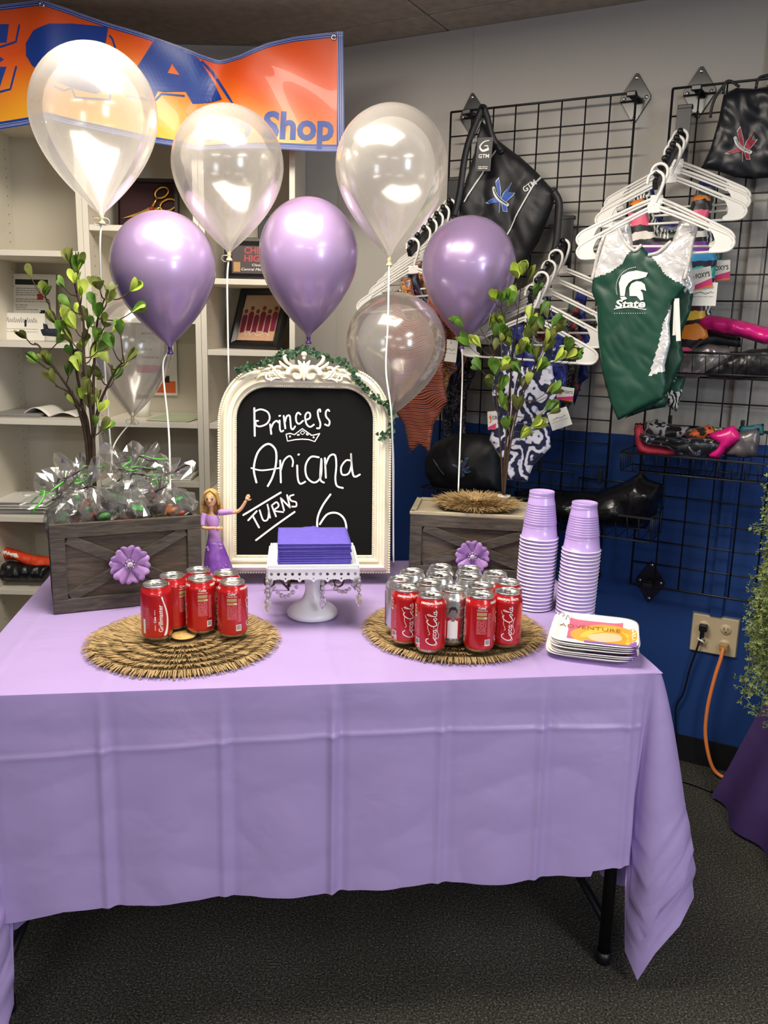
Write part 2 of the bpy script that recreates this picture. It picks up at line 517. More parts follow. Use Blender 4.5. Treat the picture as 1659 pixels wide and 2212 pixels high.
# painted cable raceway rising from the outlet
struct(wall_box('trim_1', 0.968, 1.004, -0.046, -0.0598, 0.53, 2.40, mw))
# wall panel seam
struct(wall_box('trim_2', 0.045, 0.049, -0.0585, -0.0598, 1.10, 2.40, mw))

# ceiling of lay-in panels with dark joints, square to the gridwall wall
mc = var_mat('ceiling_panel', 'b3a99b', 'a0968a', 30, 0.9, 0.15)
mgap = mat('ceiling_joint', '2b2621', 0.9)
b = MB()
b.box((0, 0.4, CZ + 0.07), (7.4, 8.0, 0.1), 1)
TL, TWD = 1.219, 0.6095
for i in range(-5, 7):
    for j in range(-4, 11):
        s0 = -0.05 + i * TL; o0 = 0.10 + j * TWD
        g = 0.0022 if (i + j) % 3 else 0.0035
        c = WP(s0 + TL / 2, CZ, o0 - TWD / 2)
        if abs(c.x) > 3.1 or c.y > 4.0 or c.y < -3.4: continue
        tilt = 0.004 if (i * 7 + j * 3) % 5 == 0 else 0.0
        tf = Matrix.Translation((c.x, c.y, CZ + 0.011)) @ Matrix.Rotation(-WA, 4, 'Z') @ Matrix.Rotation(tilt, 4, 'X')
        b.box((0, 0, 0), (TL - 2 * g, TWD - 2 * g, 0.020), 0, tf, bevel=0.003)
struct(b.build('ceiling', [mc, mgap]))

# ------------------------------------------------------------------ table and its cloth
TLEN, TDEP = 1.38, 0.885
m_tab = mat('grey_table_plastic', '8d8c88', 0.5); m_leg = mat('dark_steel_tube', '2c2c2e', 0.4, 0.8)
tm = Matrix.Translation(TP(-TLEN / 2, TDEP / 2, 0)) @ Matrix.Rotation(atan2(TU.y, TU.x), 4, 'Z')
tb = thing('folding_table', 'rectangular folding table hidden under the lavender plastic tablecloth', 'table', tm)
b = MB(); b.box((0, 0, TZ - 0.024), (TLEN - .01, TDEP - .01, 0.036), 0, None, 0.008); b.build('tabletop', m_tab, tb)
for sx_ in (-1, 1):
    for sy_ in (-1, 1):
        x = sx_ * (TLEN / 2 - 0.034); y = sy_ * (TDEP / 2 - 0.052)
        b = MB(); b.tube([(x, y, TZ - 0.043), (x, y, 0.012)], 0.014, 12); b.lathe([(0.0165, 0.0), (0.0165, 0.03)], 12, 1, Matrix.Translation((x, y, 0)), cap0=True, cap1=True)
        b.build('leg', [m_leg, M['black_plastic']], tb)
    b = MB(); x = sx_ * (TLEN / 2 - 0.034); b.tube([(x, -TDEP / 2 + .06, 0.10), (x, TDEP / 2 - .06, 0.10)], 0.010, 10); b.build('crossbar', m_leg, tb)

m_cloth = mat('lavender_plastic_film', 'bfa7df', 0.36)
bsdf(m_cloth).inputs['Coat Weight'].default_value = 0.15
bsdf(m_cloth).inputs['Coat Roughness'].default_value = 0.25
tr = nd(m_cloth, 'ShaderNodeBsdfTranslucent'); tr.inputs[0].default_value = lin('bfa7df')
ms = nd(m_cloth, 'ShaderNodeMixShader'); ms.inputs[0].default_value = 0.18
lk(m_cloth, bsdf(m_cloth).outputs[0], ms.inputs[1]); lk(m_cloth, tr.outputs[0], ms.inputs[2])
lk(m_cloth, ms.outputs[0], m_cloth.node_tree.nodes['Material Output'].inputs['Surface'])
add_bump(m_cloth, noise_tex(m_cloth, coords(m_cloth, 'Object', (1, 1, 1)), 9, 3, 0.4), 0.22, 0.02)

CRU = [-1.335, -1.115, -0.888, -0.672, -0.452, -0.243, -0.055]       # packing creases across the cloth
def ridge(x, w): return max(0.0, 1 - abs(x) / w)
def crease_u(u):
    h = 0.0
    for k, c in enumerate(CRU): h += (0.0065 if k != 3 else 0.010) * (ridge(u - c, 0.013) - .45 * ridge(u - c - .020, .014)) * (1 if k % 2 else 0.8)
    return h
# plan outline of the hanging cloth: (u, v) at the table edge, (u, v) near the hem, hem drop
R_ = 0.012
def hemnoise(a): return 0.008 * noise.noise(Vector((a * 5.0, 3.1, 0))) + 0.004 * noise.noise(Vector((a * 17.0, 1.1, 0)))
path = []      # entries: (top uv, hem uv, drop, crumple)
for i in range(331):                                               # front panel, left to right
    u = -1.33 + 1.30 * i / 330
    billow = -0.012 - 0.012 * sin(pi * ((u * 4.55) % 1.0)) ** 2
    path.append(((u, -R_), (u * 1.0, billow - 0.012), 0.448 + hemnoise(u) - 0.012 * (u > -.12) + 0.03 * max(0, (-1.2 - u) / .13), 0.0))
corner_r = [((-.022, -R_), (-.030, -.012), .452, .2), ((-.016, -R_), (-.022, .014), .50, .5), ((-.008, -R_ * .9), (-.012, .016), .59, .8),
            ((-.003, -R_ * .8), (-.014, -.004), .665, 1.0), ((.002, -R_ * .6), (.006, -.034), .718, 1.0), ((.006, -R_ * .4), (.034, -.046), .64, 1.0),
            ((.008, -R_ * .2), (.078, -.040), .575, 1.0), ((.010, 0.0), (.122, -.010), .53, 1.0), ((.011, .008), (.136, .028), .50, 1.0), ((.012, .018), (.112, .078), .55, 1.0),
            ((.012, .035), (.070, .115), .60, .8), ((.012, .06), (.024, .15), .61, .5), ((.012, .09), (.0, .18), .605, .3)]
path += corner_r
for i in range(1, 33):
    vv = 0.09 + (TDEP - 0.09) * i / 32
    gk = math.exp(-((vv - .26) / .13) ** 2); path.append(((.012, vv), (.040 + .010 * sin(vv * 21) - .20 * gk, 0.18 + (TDEP - .18) * i / 32), 0.50 + .03 * sin(vv * 9) + .15 * gk, 0.1))
left = []
for (u, v0), (hu, hv), d, c in corner_r:
    left.append(((-TLEN - u, v0), (-TLEN - hu * .8 + .055, hv - .01), d, c))
left.reverse()
lpath = []
for i in range(24):
    vv = TDEP - (TDEP - .09) * i / 24
    lpath.append(((-TLEN - .012, vv), (-TLEN - .040 - .012 * sin(vv * 19), .18 + (vv - .09) / (TDEP - .09) * (TDEP - .18)), .50 + .03 * sin(vv * 8), .1))
link = [((-1.36, -R_), (-1.365, .0), .47, .1), ((-1.345, -R_), (-1.348, -.018), .47, .05)]
full = lpath + left + link + path
NT = 90
def drape(i, t):
    (u0, v0), (u1, v1), d, c = full[i]
    drop = t * d
    k = min(1.0, drop / 0.44)
    e = k ** 0.8
    u = u0 + (u1 - u0) * e; v = v0 + (v1 - v0) * e
    # roll over the table edge
    if drop < R_ * 1.6: pass
    front = (-1.34 < u0 < -0.02) and v0 < 0
    if front:
        v -= crease_u(u0) * min(1, drop * 9)
        v -= 0.0030 * ridge(drop - (0.118 + 0.012 * sin(u0 * 3)), 0.0065) - 0.0012 * ridge(drop - 0.075, 0.03)
        v -= 0.006 * abs(noise.noise(Vector((u0 * 6 + drop * 3, drop * 7 - u0 * 2, 2.0)))) * min(1, drop * 6)
    if c > 0.25:
        a = c * max(0.0, min(1.0, (drop - 0.30) / 0.12))
        q = noise.cell(Vector((u1 * 38 + 5, drop * 13.0, v1 * 30))) - 0.5
        w = noise.noise(Vector((u1 * 22, drop * 16, v1 * 22)))
        u += a * 0.020 * abs(w); v += a * -0.020 * abs(w)
    p = TP(u, v); return Vector((p.x, p.y, max(TZ + 0.0028 - drop, 0.012)))
b = MB()
NP = len(full)
b.grid(NP, NT, lambda a, t: drape(min(NP - 1, round(a * (NP - 1))), t ** 1.1))
def top(a, c):
    u = -TLEN - .012 + (TLEN + .024) * a; v = -R_ + (TDEP + R_) * c
    z = TZ + 0.0028 + (crease_u(u) * 0.16 + .0012) * min(1, (v + R_) * 25) - .0012 + 0.0006 * noise.noise(Vector((u * 7, v * 7, 0)))
    z += 0.0016 * ridge(v - 0.30, 0.012)
    p = TP(u, v); return Vector((p.x, p.y, z))
b.grid(331, 40, top)
cl = b.build('tablecloth', m_cloth)
tag(cl, 'lavender plastic tablecloth with packing creases draped over the table', 'tablecloth')
CT = TZ + 0.0045            # height of the cloth's upper surface
# ------------------------------------------------------------------ bookcases along the back wall
YF, YB = 2.972, 3.338
M['hole_shade'] = mat('hole_shadow', '3a352c', 0.8)  # colour of flat discs that paint the shade inside the shelf-pin holes
M['backer'] = mat('beige_backer', 'cfc8b8', 0.6)
def bookcase(x0, x1, ztop, shelves, label):
    m = Matrix.Translation(((x0 + x1) / 2, (YF + YB) / 2, 0))
    t = thing('bookcase', label, 'bookcase', m, 'white bookcases along the back wall')
    w = x1 - x0; d = YB - YF; th = 0.019
    for sgn in (-1, 1):
        b = MB(); b.box((sgn * (w / 2 - th / 2), 0, ztop / 2), (th, d, ztop), 0, None, 0.001)
        xi = sgn * (w / 2 - th - 0.0006)
        for yy in (-d / 2 + 0.05, d / 2 - 0.05):
            z = 0.3
            while z < ztop - .05:
                b.add([(xi, yy + 0.0026 * cos(a), z + 0.0026 * sin(a)) for a in [2 * pi * k / 8 * -sgn for k in range(8)]], [tuple(range(8))], 1, False); z += 0.032
        b.build('side_panel', [M['melamine'], M['hole_shade']], t)
    b = MB(); b.box((0, d / 2 - 0.003, ztop / 2), (w - 2 * th, 0.006, ztop - .02)); b.build('back_panel', M['backer'], t)
    b = MB(); b.box((0, 0, ztop - th / 2), (w - 2 * th, d - .008, th), 0, None, 0.001); b.build('top_panel', M['melamine'], t)
    for z in shelves:
        b = MB(); b.box((0, -0.004, z - th / 2), (w - 2 * th - .002, d - .014, th), 0, None, 0.001); b.build('shelf', M['melamine'], t)
    b = MB(); b.box((0, -d / 2 + .03, .04), (w - 2 * th, .018, .08)); b.build('toe_kick', M['melamine'], t)
    return t
XA, XB, XC, XD = -1.425, -1.026, -0.638, -0.318
bookcase(XA, XB - .001, 2.10, [1.655, 1.352, 1.086, 0.735, 0.462, 0.10], 'white bookcase at the left edge holding flyers and orange clothes')
bookcase(XB, XC - .001, 2.10, [1.742, 1.443, 1.086, 0.875, 0.462, 0.10], 'white bookcase with the gold scissors plaque, second from the left')
bookcase(XC, XD, 2.10, [1.577, 1.340, 1.086, 0.855, 0.462, 0.10], 'narrow white bookcase with two black picture frames, beside the grey wall')

def sheet(name, label, cat, fr, w, h, prints, mats, thick=0.0008, curl=0.0, group=None):
    """a printed paper leaning or lying: prints = [(vf, material index)], in local units, origin lower left"""
    b = MB()
    zf = lambda x, y: curl * (y / h) ** 2 + thick
    V, F = rect2(0, 0, w, h, 2, 8)
    b.add([(x, y, zf(x, y)) for x, y in V], F, 0); b.add([(x, y, zf(x, y) - thick) for x, y in V], [f[::-1] for f in F], 0)
    for vf, mi in prints: b.flat(vf, lambda x, y: (x, y, zf(x, y) + 0.0004), mi)
    o = b.build(name, mats); o.matrix_world = fr.m
    return tag(o, label, cat, group)
def textlines(x0, x1, ys, h=0.003, seed=0):
    r = random.Random(seed); out = []
    for y in ys:
        x = x0
        while x < x1:
            w = r.uniform(.004, .016)
            out.append(rect2(x, y, min(x + w, x1), y + h)); x += w + .002
            if r.random() < .04: break
    return cat2(*out)
PM = [M['white_paper'], M['ink'], M['grey_ink'], M['red_ink'], M['blue_ink'], M['orange_ink'], M['pink_ink'], M['melamine']]
def leanf(px, py, y, z, lean, yaw=0.0):
    p = at_y(px, py, y); p.z = z
    return Frame(p, (cos(yaw), sin(yaw), 0), (-sin(yaw) * -sin(lean), cos(yaw) * sin(lean), cos(lean)))
def leany(lean): return (0, sin(lean), cos(lean))
# flyers on the left bookcase
f = leanf(26, 735, 3.26, 1.3525, .16)
sheet('flyer', 'white flyer with a black header leaning behind the certificate on the left shelf', 'flyer', f, 0.165, 0.245,
      [(rect2(.012, .205, .135, .225), 1), (textlines(.015, .13, [.19, .182, .174, .166, .150, .142, .128, .120, .112, .09]), 2), (rect2(.095, .15, .118, .172), 3), (cat2(rect2(.108, .092, .125, .112), rect2(.104, .098, .13, .104)), 1), (textlines(.015, .12, [.06, .052, .03], .004, 3), 1)], PM)
f = leanf(-35, 738, 3.20, 1.3525, .20)
sheet('certificate', 'white certificate with script lettering leaning in front of the black-headed flyer', 'certificate', f, 0.225, 0.10,
      [(cat2(*[stroke([(.085 + .008 * k, .066), (.089 + .008 * k, .078 if k % 3 else .084), (.091 + .008 * k, .066), (.094 + .008 * k, .069)], .0012, 4) for k in range(14)]), 1), (textlines(.02, .2, [.04, .03, .02], .002, 8), 2), (rect2(.15, .05, .158, .075), 1)], PM)
def flatbook(name, label, cat, c, w, d, n, yaw, mats, group=None, step=0.0016, seed=1):
    r = random.Random(seed); t = thing(name, label, cat, TR(c[0], c[1], c[2], yaw), group)
    for k in range(n):
        b = MB(); b.box((r.uniform(-.006, .006), r.uniform(-.006, .006), step * (k + .5)), (w, d, step * .8), 0, Matrix.Rotation(r.uniform(-.04, .04), 4, 'Z'))
        b.build('sheet', mats[k % len(mats)], t)
    return t
p = at_y(35, 915, 3.12); flatbook('paper_pile', 'loose papers lying flat on the left shelf below the certificate', 'papers', (p.x, 3.14, 1.0865), .22, .24, 5, .15, [M['white_paper'], M['grey_ink'], M['white_paper']], step=.0024)
p = at_y(133, 915, 3.12)
t = thing('open_booklet', 'open white booklet curling beside the loose papers on the left shelf', 'booklet', TR(p.x - .01, 3.12, 1.0865, -.1))
for s_, nm in ((-1, 'page'), (1, 'page')):
    b = MB(); b.grid(14, 6, lambda a, c: (s_ * .10 * a, -.07 + .14 * c, .002 + .030 * sin(pi * min(1, a * .95)) * (1 if s_ < 0 else .55)))
    b.build(nm, M['white_paper'], t, solid=.002)
p = at_y(50, 1130, 3.08); flatbook('brochure_stack', 'thick stack of brochures on the lower left shelf', 'brochures', (p.x, 3.09, .7355), .225, .19, 12, .05, [M['white_paper'], mat('grey_cover', '807c76', .6), M['white_paper']], step=.0042, seed=4)
p = at_y(380, 912, 3.1); flatbook('leaflet_pile', 'few leaflets lying flat below the orange poster in the second bookcase', 'leaflets', (p.x + .005, 3.1, 1.0865), .15, .2, 4, -.12, [M['white_paper'], mat('pale_green_paper', 'b9c4a0', .7)], step=.002, seed=9)
p = at_y(377, 1042, 3.08); tt = flatbook('notecard_box', 'flat white card box with a dark panel on the low shelf behind the gift bags', 'box', (p.x, 3.08, .8755), .15, .16, 3, 0, [M['white_paper']], step=.008, seed=5)
b = MB(); b.box((0, -.075, .026), (.105, .02, .001)); b.box((0, -.03, .0248), (.10, .06, .001)); b.build('dark_panel', mat('dark_print', '4a4740', .6), tt)
# poster taped inside the second bookcase
f = Frame((at_y(297, 853, 3.315).x, 3.318, at_y(297, 853, 3.315).z), (1, 0, 0), (0, .02, 1))
sheet('poster', 'pale poster with an orange lower corner behind the left clear balloon', 'poster', f, .155, .265,
      [(rect2(.07, .01, .148, .055), 5), (rect2(.0, .085, .10, .115), 6), (textlines(.02, .14, [.23, .2, .17, .14], .008, 2), 2), (rect2(.09, .05, .125, .075), 1)], PM)
# magazine at the far left
f = leanf(-60, 903, 3.19, 1.0865, .15)
sheet('magazine', 'dark colourful magazine leaning at the left edge of the shelf', 'magazine', f, .135, .20,
      [(rect2(0, 0, .135, .2, 3, 3), 1), (rect2(.1, .1, .13, .19), 3), (text_box('TEEN', .02, .012, .128, .045, .02), 3), (rect2(.06, .06, .13, .09), 4)], PM)
# black figurine-like gloves and orange clothes
def lump(name, label, cat, m, outline, thick, mats, mif=None, seed=0, wr=.012, step=.008, group=None, ws=26):
    P = Pillow(outline, thick, step, wrinkle=wr, wscale=ws, seed=seed); b = MB(); P.into(b, mif)
    o = b.build(name, mats); o.matrix_world = m
    return tag(o, label, cat, group)
m_navyfab = var_mat('navy_fabric', '161a28', '232a3c', 60, .7, .3)
fr = leanf(114, 744, 3.10, 1.3835, -.35)
lump('glove', 'dark navy grip glove lying at the right end of the left shelf', 'glove', fr.m, [(-.035, -.012), (.03, -.016), (.036, .0), (.02, .016), (-.01, .014), (-.014, .030), (-.026, .034), (-.028, .014), (-.04, .01)], .014, [m_navyfab], None, 2, .006, .005)
m_or = mat('orange_cloth', 'e8481d', .6); m_bk = mat('black_satin', '0e0e11', .35)
p = at_y(55, 1270, 3.08)
fr = Frame((p.x, 3.05, .4665), (1, 0, 0), (0, .3, 1))
lump('folded_cloth', 'folded black cloth under the orange cloth on the bottom left shelf', 'cloth', fr.m @ Matrix.Translation((0.005, .04, .03)), [(-.085, -.035), (.10, -.035), (.12, .03), (.04, .03), (-.04, .04), (-.09, .02)], .03, [m_bk], None, 4, .02)
lump('folded_cloth', 'folded orange cloth with a white band on top of the black cloth', 'cloth', fr.m @ Matrix.Translation((0.0, .095, .015)), [(-.10, .02), (-.095, -.006), (-.02, -.012), (.06, -.055), (.14, -.04), (.13, .0), (.04, .01), (-.03, .03), (-.08, .04)], .028, [m_or, M['white_ink']], lambda x, y: 1 if (-.075 < x < .0 and -.004 < y - .0 + x * .25 < .008) else 0, 5, .02)

# gold scissors in a maroon shadow box
f = leanf(250, 478, 3.20, 1.7425, .10)
t = thing('shadow_box', 'dark maroon display box holding oversized gold scissors', 'display box', f.m)
mm = mat('maroon_velvet', '35161c', .8)
b = MB(); W_, H_ = .225, .185; b.box((W_ / 2, H_ / 2, -.012), (W_, H_, .004))
b.build('backing', mm, t)
b = MB()
for c, d in (((W_ / 2, .006, 0), (W_, .012, .026)), ((W_ / 2, H_ - .006, 0), (W_, .012, .026)), ((.006, H_ / 2, 0), (.012, H_ - .024, .026)), ((W_ - .006, H_ / 2, 0), (.012, H_ - .024, .026))): b.box(c, d)
b.build('frame', mat('dark_maroon_wood', '22100f', .5), t)
b = MB()
b.slab(fill([[(.02, .048), (.09, .075), (.125, .092), (.128, .082), (.09, .062)]]), .004, 0, None, -.008)
b.slab(fill([[(.03, .032), (.09, .052), (.13, .075), (.122, .085), (.09, .066)]]), .004, 0, None, -.009)
for (cx, cy, rx, ry, ro) in ((.165, .140, .026, .017, .5), (.188, .098, .030, .019, .35)):
    b.tube([(cx + rx * cos(a) * cos(ro) - ry * sin(a) * sin(ro), cy + rx * cos(a) * sin(ro) + ry * sin(a) * cos(ro), 0) for a in [2 * pi * k / 24 for k in range(24)]], .0042, 8, 0, True)
b.tube([(.122, .080, -.004), (.138, .104, -.002), (.150, .125, 0)], [.005, .0055, .005], 8); b.tube([(.122, .088, -.004), (.145, .083, -.002), (.163, .090, 0)], [.005, .0055, .005], 8)
b.ball((.128, .083, .002), .007, 12, 8, 1); b.build('scissors', [M['gold'], M['red_ink']], t)

# black frame with the red headline, and the leaning photograph of gymnasts
def picture(name, label, fr, w, h, bw, prints, mats, bg):
    t = thing(name, label, 'picture frame', fr.m)
    b = MB()
    pr = [(0, 0.002), (bw * .15, .014), (bw * .55, .016), (bw * .8, .010), (bw, .006)]
    for k in range(len(pr) - 1):
        (a0, z0), (a1, z1) = pr[k], pr[k + 1]
        L0 = [(a0, a0), (w - a0, a0), (w - a0, h - a0), (a0, h - a0)]; L1 = [(a1, a1), (w - a1, a1), (w - a1, h - a1), (a1, h - a1)]
        for i in range(4):
            j = (i + 1) % 4
            b.add([(*L0[i], z0), (*L0[j], z0), (*L1[j], z1), (*L1[i], z1)], [(0, 1, 2, 3)], 0, False)
    b.box((w / 2, h / 2, -.004), (w, h, .012)); b.build('moulding', mat('black_frame_wood', '100f10', .35), t)
    b = MB(); b.flat(rect2(bw * .98, bw * .98, w - bw * .98, h - bw * .98), lambda x, y: (x, y, .0032), 0)
    for i, (vf, mi) in enumerate(prints): b.flat(vf, lambda x, y: (x, y, .0036 + .00005 * i), mi)
    b.build('picture', [bg] + mats, t); return t
f = leanf(484, 598, 3.16, 1.5775, .12, .03)
picture('picture_frame', 'black picture frame with red block letters on the upper shelf of the narrow bookcase', f, .20, .155, .028,
        [(text_box('CHEER', .072, .098, .165, .122, .03), 1), (text_box('HIGH', .072, .070, .150, .094, .03), 1), (text_box('Class', .10, .055, .13, .063), 2), (text_box('Central Michigan', .062, .036, .165, .048, .0, .2), 2), (rect2(.034, .034, .058, .068), 3)],
        [M['red_ink'], M['white_ink'], mat('tan_photo', 'b58a55', .6)], mat('dark_maroon_print', '2a1216', .5))
f = leanf(622, 490, 3.22, 1.5775, .06); f = Frame((-.470, f.o.y, f.o.z), f.x, f.y)
b = MB(); b.box((.05, .15, 0), (.12, .17, .014), 0, None, .002); b.box((.05, .035, .0), (.12, .06, .014))
o = b.build('black_folder', mat('black_card', '121113', .5)); o.matrix_world = f.m; tag(o, 'black folder standing behind the red-lettered frame', 'folder')
f = Frame((-.586, 3.20, 1.341), (cos(.50), -sin(.50), 0), (sin(.50) * .36, cos(.50) * .36, .93))
gm = [mat('maroon_print', '7c1f3c', .5), mat('skin_print', 'd9a27c', .5), mat('hair_print', '6a4326', .5), mat('dusk_print', 'c9a98d', .5), M['blue_ink'], M['white_ink']]
pr = [(rect2(.03, .03, .19, .205), 4)]
for k in range(6):
    x = .045 + .027 * k; hh = .10 + .012 * (k % 2)
    pr += [(cat2(rect2(x - .007, .032, x - .001, hh * .62), rect2(x + .001, .032, x + .007, hh * .62)), 2),
           (fill([[(x - .010, hh * .6), (x + .010, hh * .6), (x + .012, hh + .03), (x - .012, hh + .03)]]), 1), (disc2(x, hh + .042, .0085), 3),
           (stroke([(x - .010, hh + .026), (x - .017, hh + .055)], .005), 2), (stroke([(x + .010, hh + .026), (x + .016, hh + .06)], .005), 2)]
pr += [(stroke([(.05, .052), (.06, .064), (.066, .05), (.08, .062), (.085, .05), (.10, .062), (.12, .05), (.15, .062), (.17, .052)], .0018), 6)]
picture('picture_frame', 'large black picture frame leaning with a photo of gymnasts in maroon leotards', f, .225, .235, .030, pr, gm, mat('beige_print', 'b7a68c', .5))
b = MB(); p = at_y(222, 612, 3.2); b.box((p.x, 3.2, 1.4435 + .10), (.07, .05, .20), 0, None, .004); o = b.build('black_box', M['black_plastic']); tag(o, 'tall black box standing behind the left plant in the second bookcase', 'box')
p = at_y(300, 905, 3.1)
b = MB(); b.lathe([(0.0, .001), (.026, .0), (.030, .06), (.0285, .06), (.025, .004), (0, .004)], 24, 0, TR(p.x, 3.15, 1.0865))
o = b.build('paper_cup', M['white_paper']); tag(o, 'white paper cup on the shelf under the left clear balloon', 'cup')

# ------------------------------------------------------------------ vinyl banner
YBN = 2.90
def bpx(px, py): p = at_y(px, py, YBN); return (p.x, p.z)
topl = [(-40, 24), (0, 18), (60, 10), (99, 8), (150, 22), (250, 58), (350, 92), (430, 117), (470, 125), (520, 117), (580, 97), (640, 84), (700, 77), (735, 74)]
botl = [(-40, 284), (0, 281), (70, 272), (103, 262), (200, 284), (335, 312), (420, 322), (600, 328), (745, 331)]
TL_ = [bpx(*p) for p in topl]; BL_ = [bpx(*p) for p in botl]
def interp(L, x):
    for (x0, y0), (x1, y1) in zip(L, L[1:]):
        if x <= x1: return y0 + (y1 - y0) * (x - x0) / (x1 - x0)
    return L[-1][1]
def bwave(x, z):
    g0 = bpx(100, 18); g1 = bpx(725, 85)
    w = .013 * sin((x - z * .6) * 11) + .005 * sin((x + z * 1.2) * 19 + 1)
    k = min(1, abs(x - g0[0]) * 4) * min(1, abs(x - g1[0]) * 5 + .15)
    dip = bpx(470, 125)
    ang = .03 * math.exp(-((x - dip[0] - (z - dip[1]) * .25) / .06) ** 2)
    rad = .010 * math.exp(-((x - g0[0]) / .05) ** 2)
    return YBN - .02 - w * k + ang - rad
XL, XR = BL_[0][0], BL_[-1][0]
m_ban = mat('banner_vinyl', 'f26a1e', .34)
bsdf(m_ban).inputs['Coat Weight'].default_value = .15
vz = nd(m_ban, 'ShaderNodeTexCoord'); sp = nd(m_ban, 'ShaderNodeSeparateXYZ'); lk(m_ban, vz.outputs['Object'], sp.inputs[0])
def mth(m, op, a, bv):
    n = nd(m, 'ShaderNodeMath', operation=op)
    for i, q in enumerate((a, bv)):
        if isinstance(q, (int, float)): n.inputs[i].default_value = q
        else: lk(m, q, n.inputs[i])
    return n.outputs[0]
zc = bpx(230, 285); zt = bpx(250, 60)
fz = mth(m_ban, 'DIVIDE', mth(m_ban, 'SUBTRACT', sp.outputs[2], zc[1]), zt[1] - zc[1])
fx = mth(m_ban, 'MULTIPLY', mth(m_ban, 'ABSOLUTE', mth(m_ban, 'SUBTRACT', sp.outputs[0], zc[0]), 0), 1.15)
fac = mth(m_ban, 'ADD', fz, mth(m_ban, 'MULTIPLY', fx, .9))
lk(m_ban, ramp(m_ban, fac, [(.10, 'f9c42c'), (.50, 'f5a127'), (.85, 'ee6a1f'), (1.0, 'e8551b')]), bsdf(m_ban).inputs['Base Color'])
m_bb = mat('banner_blue', '1d3f94', .36)
m_st = mat('white_stitching', 'c9cde0', .5)
bt = thing('banner', 'orange and blue vinyl shop banner hanging above the bookcases', 'banner')
b = MB()
def bpt(a, c, lift=0.0):
    x = XL + (XR - XL) * a; zt_, zb_ = interp(TL_, x), interp(BL_, x); z = zb_ + (zt_ - zb_) * c
    return Vector((x + (c * -.008 if a > .98 else 0), bwave(x, z) - lift, z))
b.grid(110, 26, lambda a, c: bpt(a, c))
def bsurf(x, z, lift=.0012): return Vector((x, bwave(x, z) - lift, z))
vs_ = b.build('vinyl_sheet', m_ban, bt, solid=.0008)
b = MB()
b.grid(110, 3, lambda a, c: bpt(a, .955 + .045 * c, .0014)); b.grid(110, 3, lambda a, c: bpt(a, .062 * c, .0014))
b.grid(3, 26, lambda a, c: bpt(.978 + .022 * a, c, .0014)); b.build('blue_border', m_bb, bt)
b = MB()
for cc in (.012, .022, .036, .965, .982, .993): b.grid(110, 2, lambda a, c: bpt(a, cc + .0032 * c, .0020))
for aa in (.984, .990, .995): b.grid(2, 26, lambda a, c: bpt(aa + .0012 * a, c, .0020))
b.build('stitching', m_st, bt)
for q in ((99, 18), (722, 86), (103, 268), (736, 320)):
    b = MB(); x, z = bpx(*q); p = bsurf(x, z, .003)
    b.lathe([(.004, 0), (.0055, .0018), (.009, .0012), (.0095, -.0005)], 16, 0, Matrix.Translation(p) @ Matrix.Rotation(pi / 2, 4, 'X'))
    b.build('grommet', M['chrome'], vs_)
b = MB()
def ltr(loops, lift=.0022): b.flat(fill([[bpx(*p) for p in L] for L in loops], .012), lambda x, z: bsurf(x, z, lift), 0)
ltr([[(238, 63), (200, 58), (160, 55), (115, 58), (80, 72), (62, 98), (62, 124), (76, 146), (100, 164), (130, 182), (172, 198), (214, 208), (226, 204), (234, 178), (206, 172), (172, 160), (140, 142), (128, 124), (134, 108), (152, 98), (184, 96), (232, 106)]])
ltr([[(343, 92), (385, 108), (430, 128), (458, 172), (479, 214), (415, 223), (402, 199), (357, 202), (345, 200), (338, 216), (322, 214), (297, 158), (316, 130)], [(376, 143), (391, 166), (366, 162)]])
ltr([[(-30, 60), (26, 57), (20, 96), (-30, 100)]]); ltr([[(-30, 128), (10, 128), (8, 138), (-30, 140)]]); ltr([[(-30, 150), (20, 148), (6, 192), (-30, 196)]])
def lin_(pts, w):
    P = [bpx(*q) for q in pts]
    out = []
    for (x0, y0), (x1, y1) in zip(P, P[1:]):
        n = max(2, int(sqrt((x1 - x0) ** 2 + (y1 - y0) ** 2) / .02)); out += [(x0 + (x1 - x0) * k / n, y0 + (y1 - y0) * k / n) for k in range(n)]
    b.flat(stroke(out + [P[-1]], w, 1, False), lambda x, z: bsurf(x, z, .0016), 0)
lin_([(242, 82), (248, 90), (260, 126), (234, 124)], .006)
lin_([(82, 168), (110, 186), (145, 200), (160, 194), (168, 214), (245, 222), (247, 206)], .006)
lin_([(437, 134), (456, 152), (504, 226), (430, 234)], .009); lin_([(282, 214), (338, 222), (352, 206), (398, 208)], .006)
lin_([(48, 60), (40, 94), (0, 108)], .006); lin_([(40, 148), (28, 196), (-10, 206)], .006); lin_([(12, 132), (-10, 146)], .005)
def btext(s, quad):
    (V, F), w = text2(s, .035); lo = min(p[1] for p in V); hi = .72
    (ax, ay), (bx, by), hgt = quad
    b.flat(refine(([bpx(ax + (bx - ax) * x / w + 0.06 * (y - .3) * hgt, ay + (by - ay) * x / w - y / .72 * hgt) for x, y in V], F), .012), lambda x, z: bsurf(x, z, .0022), 0)
btext('Pro', ((440, 300), (545, 302), 52)); btext('Shop', ((572, 303), (722, 304), 58))
b.build('lettering', m_bb, bt)
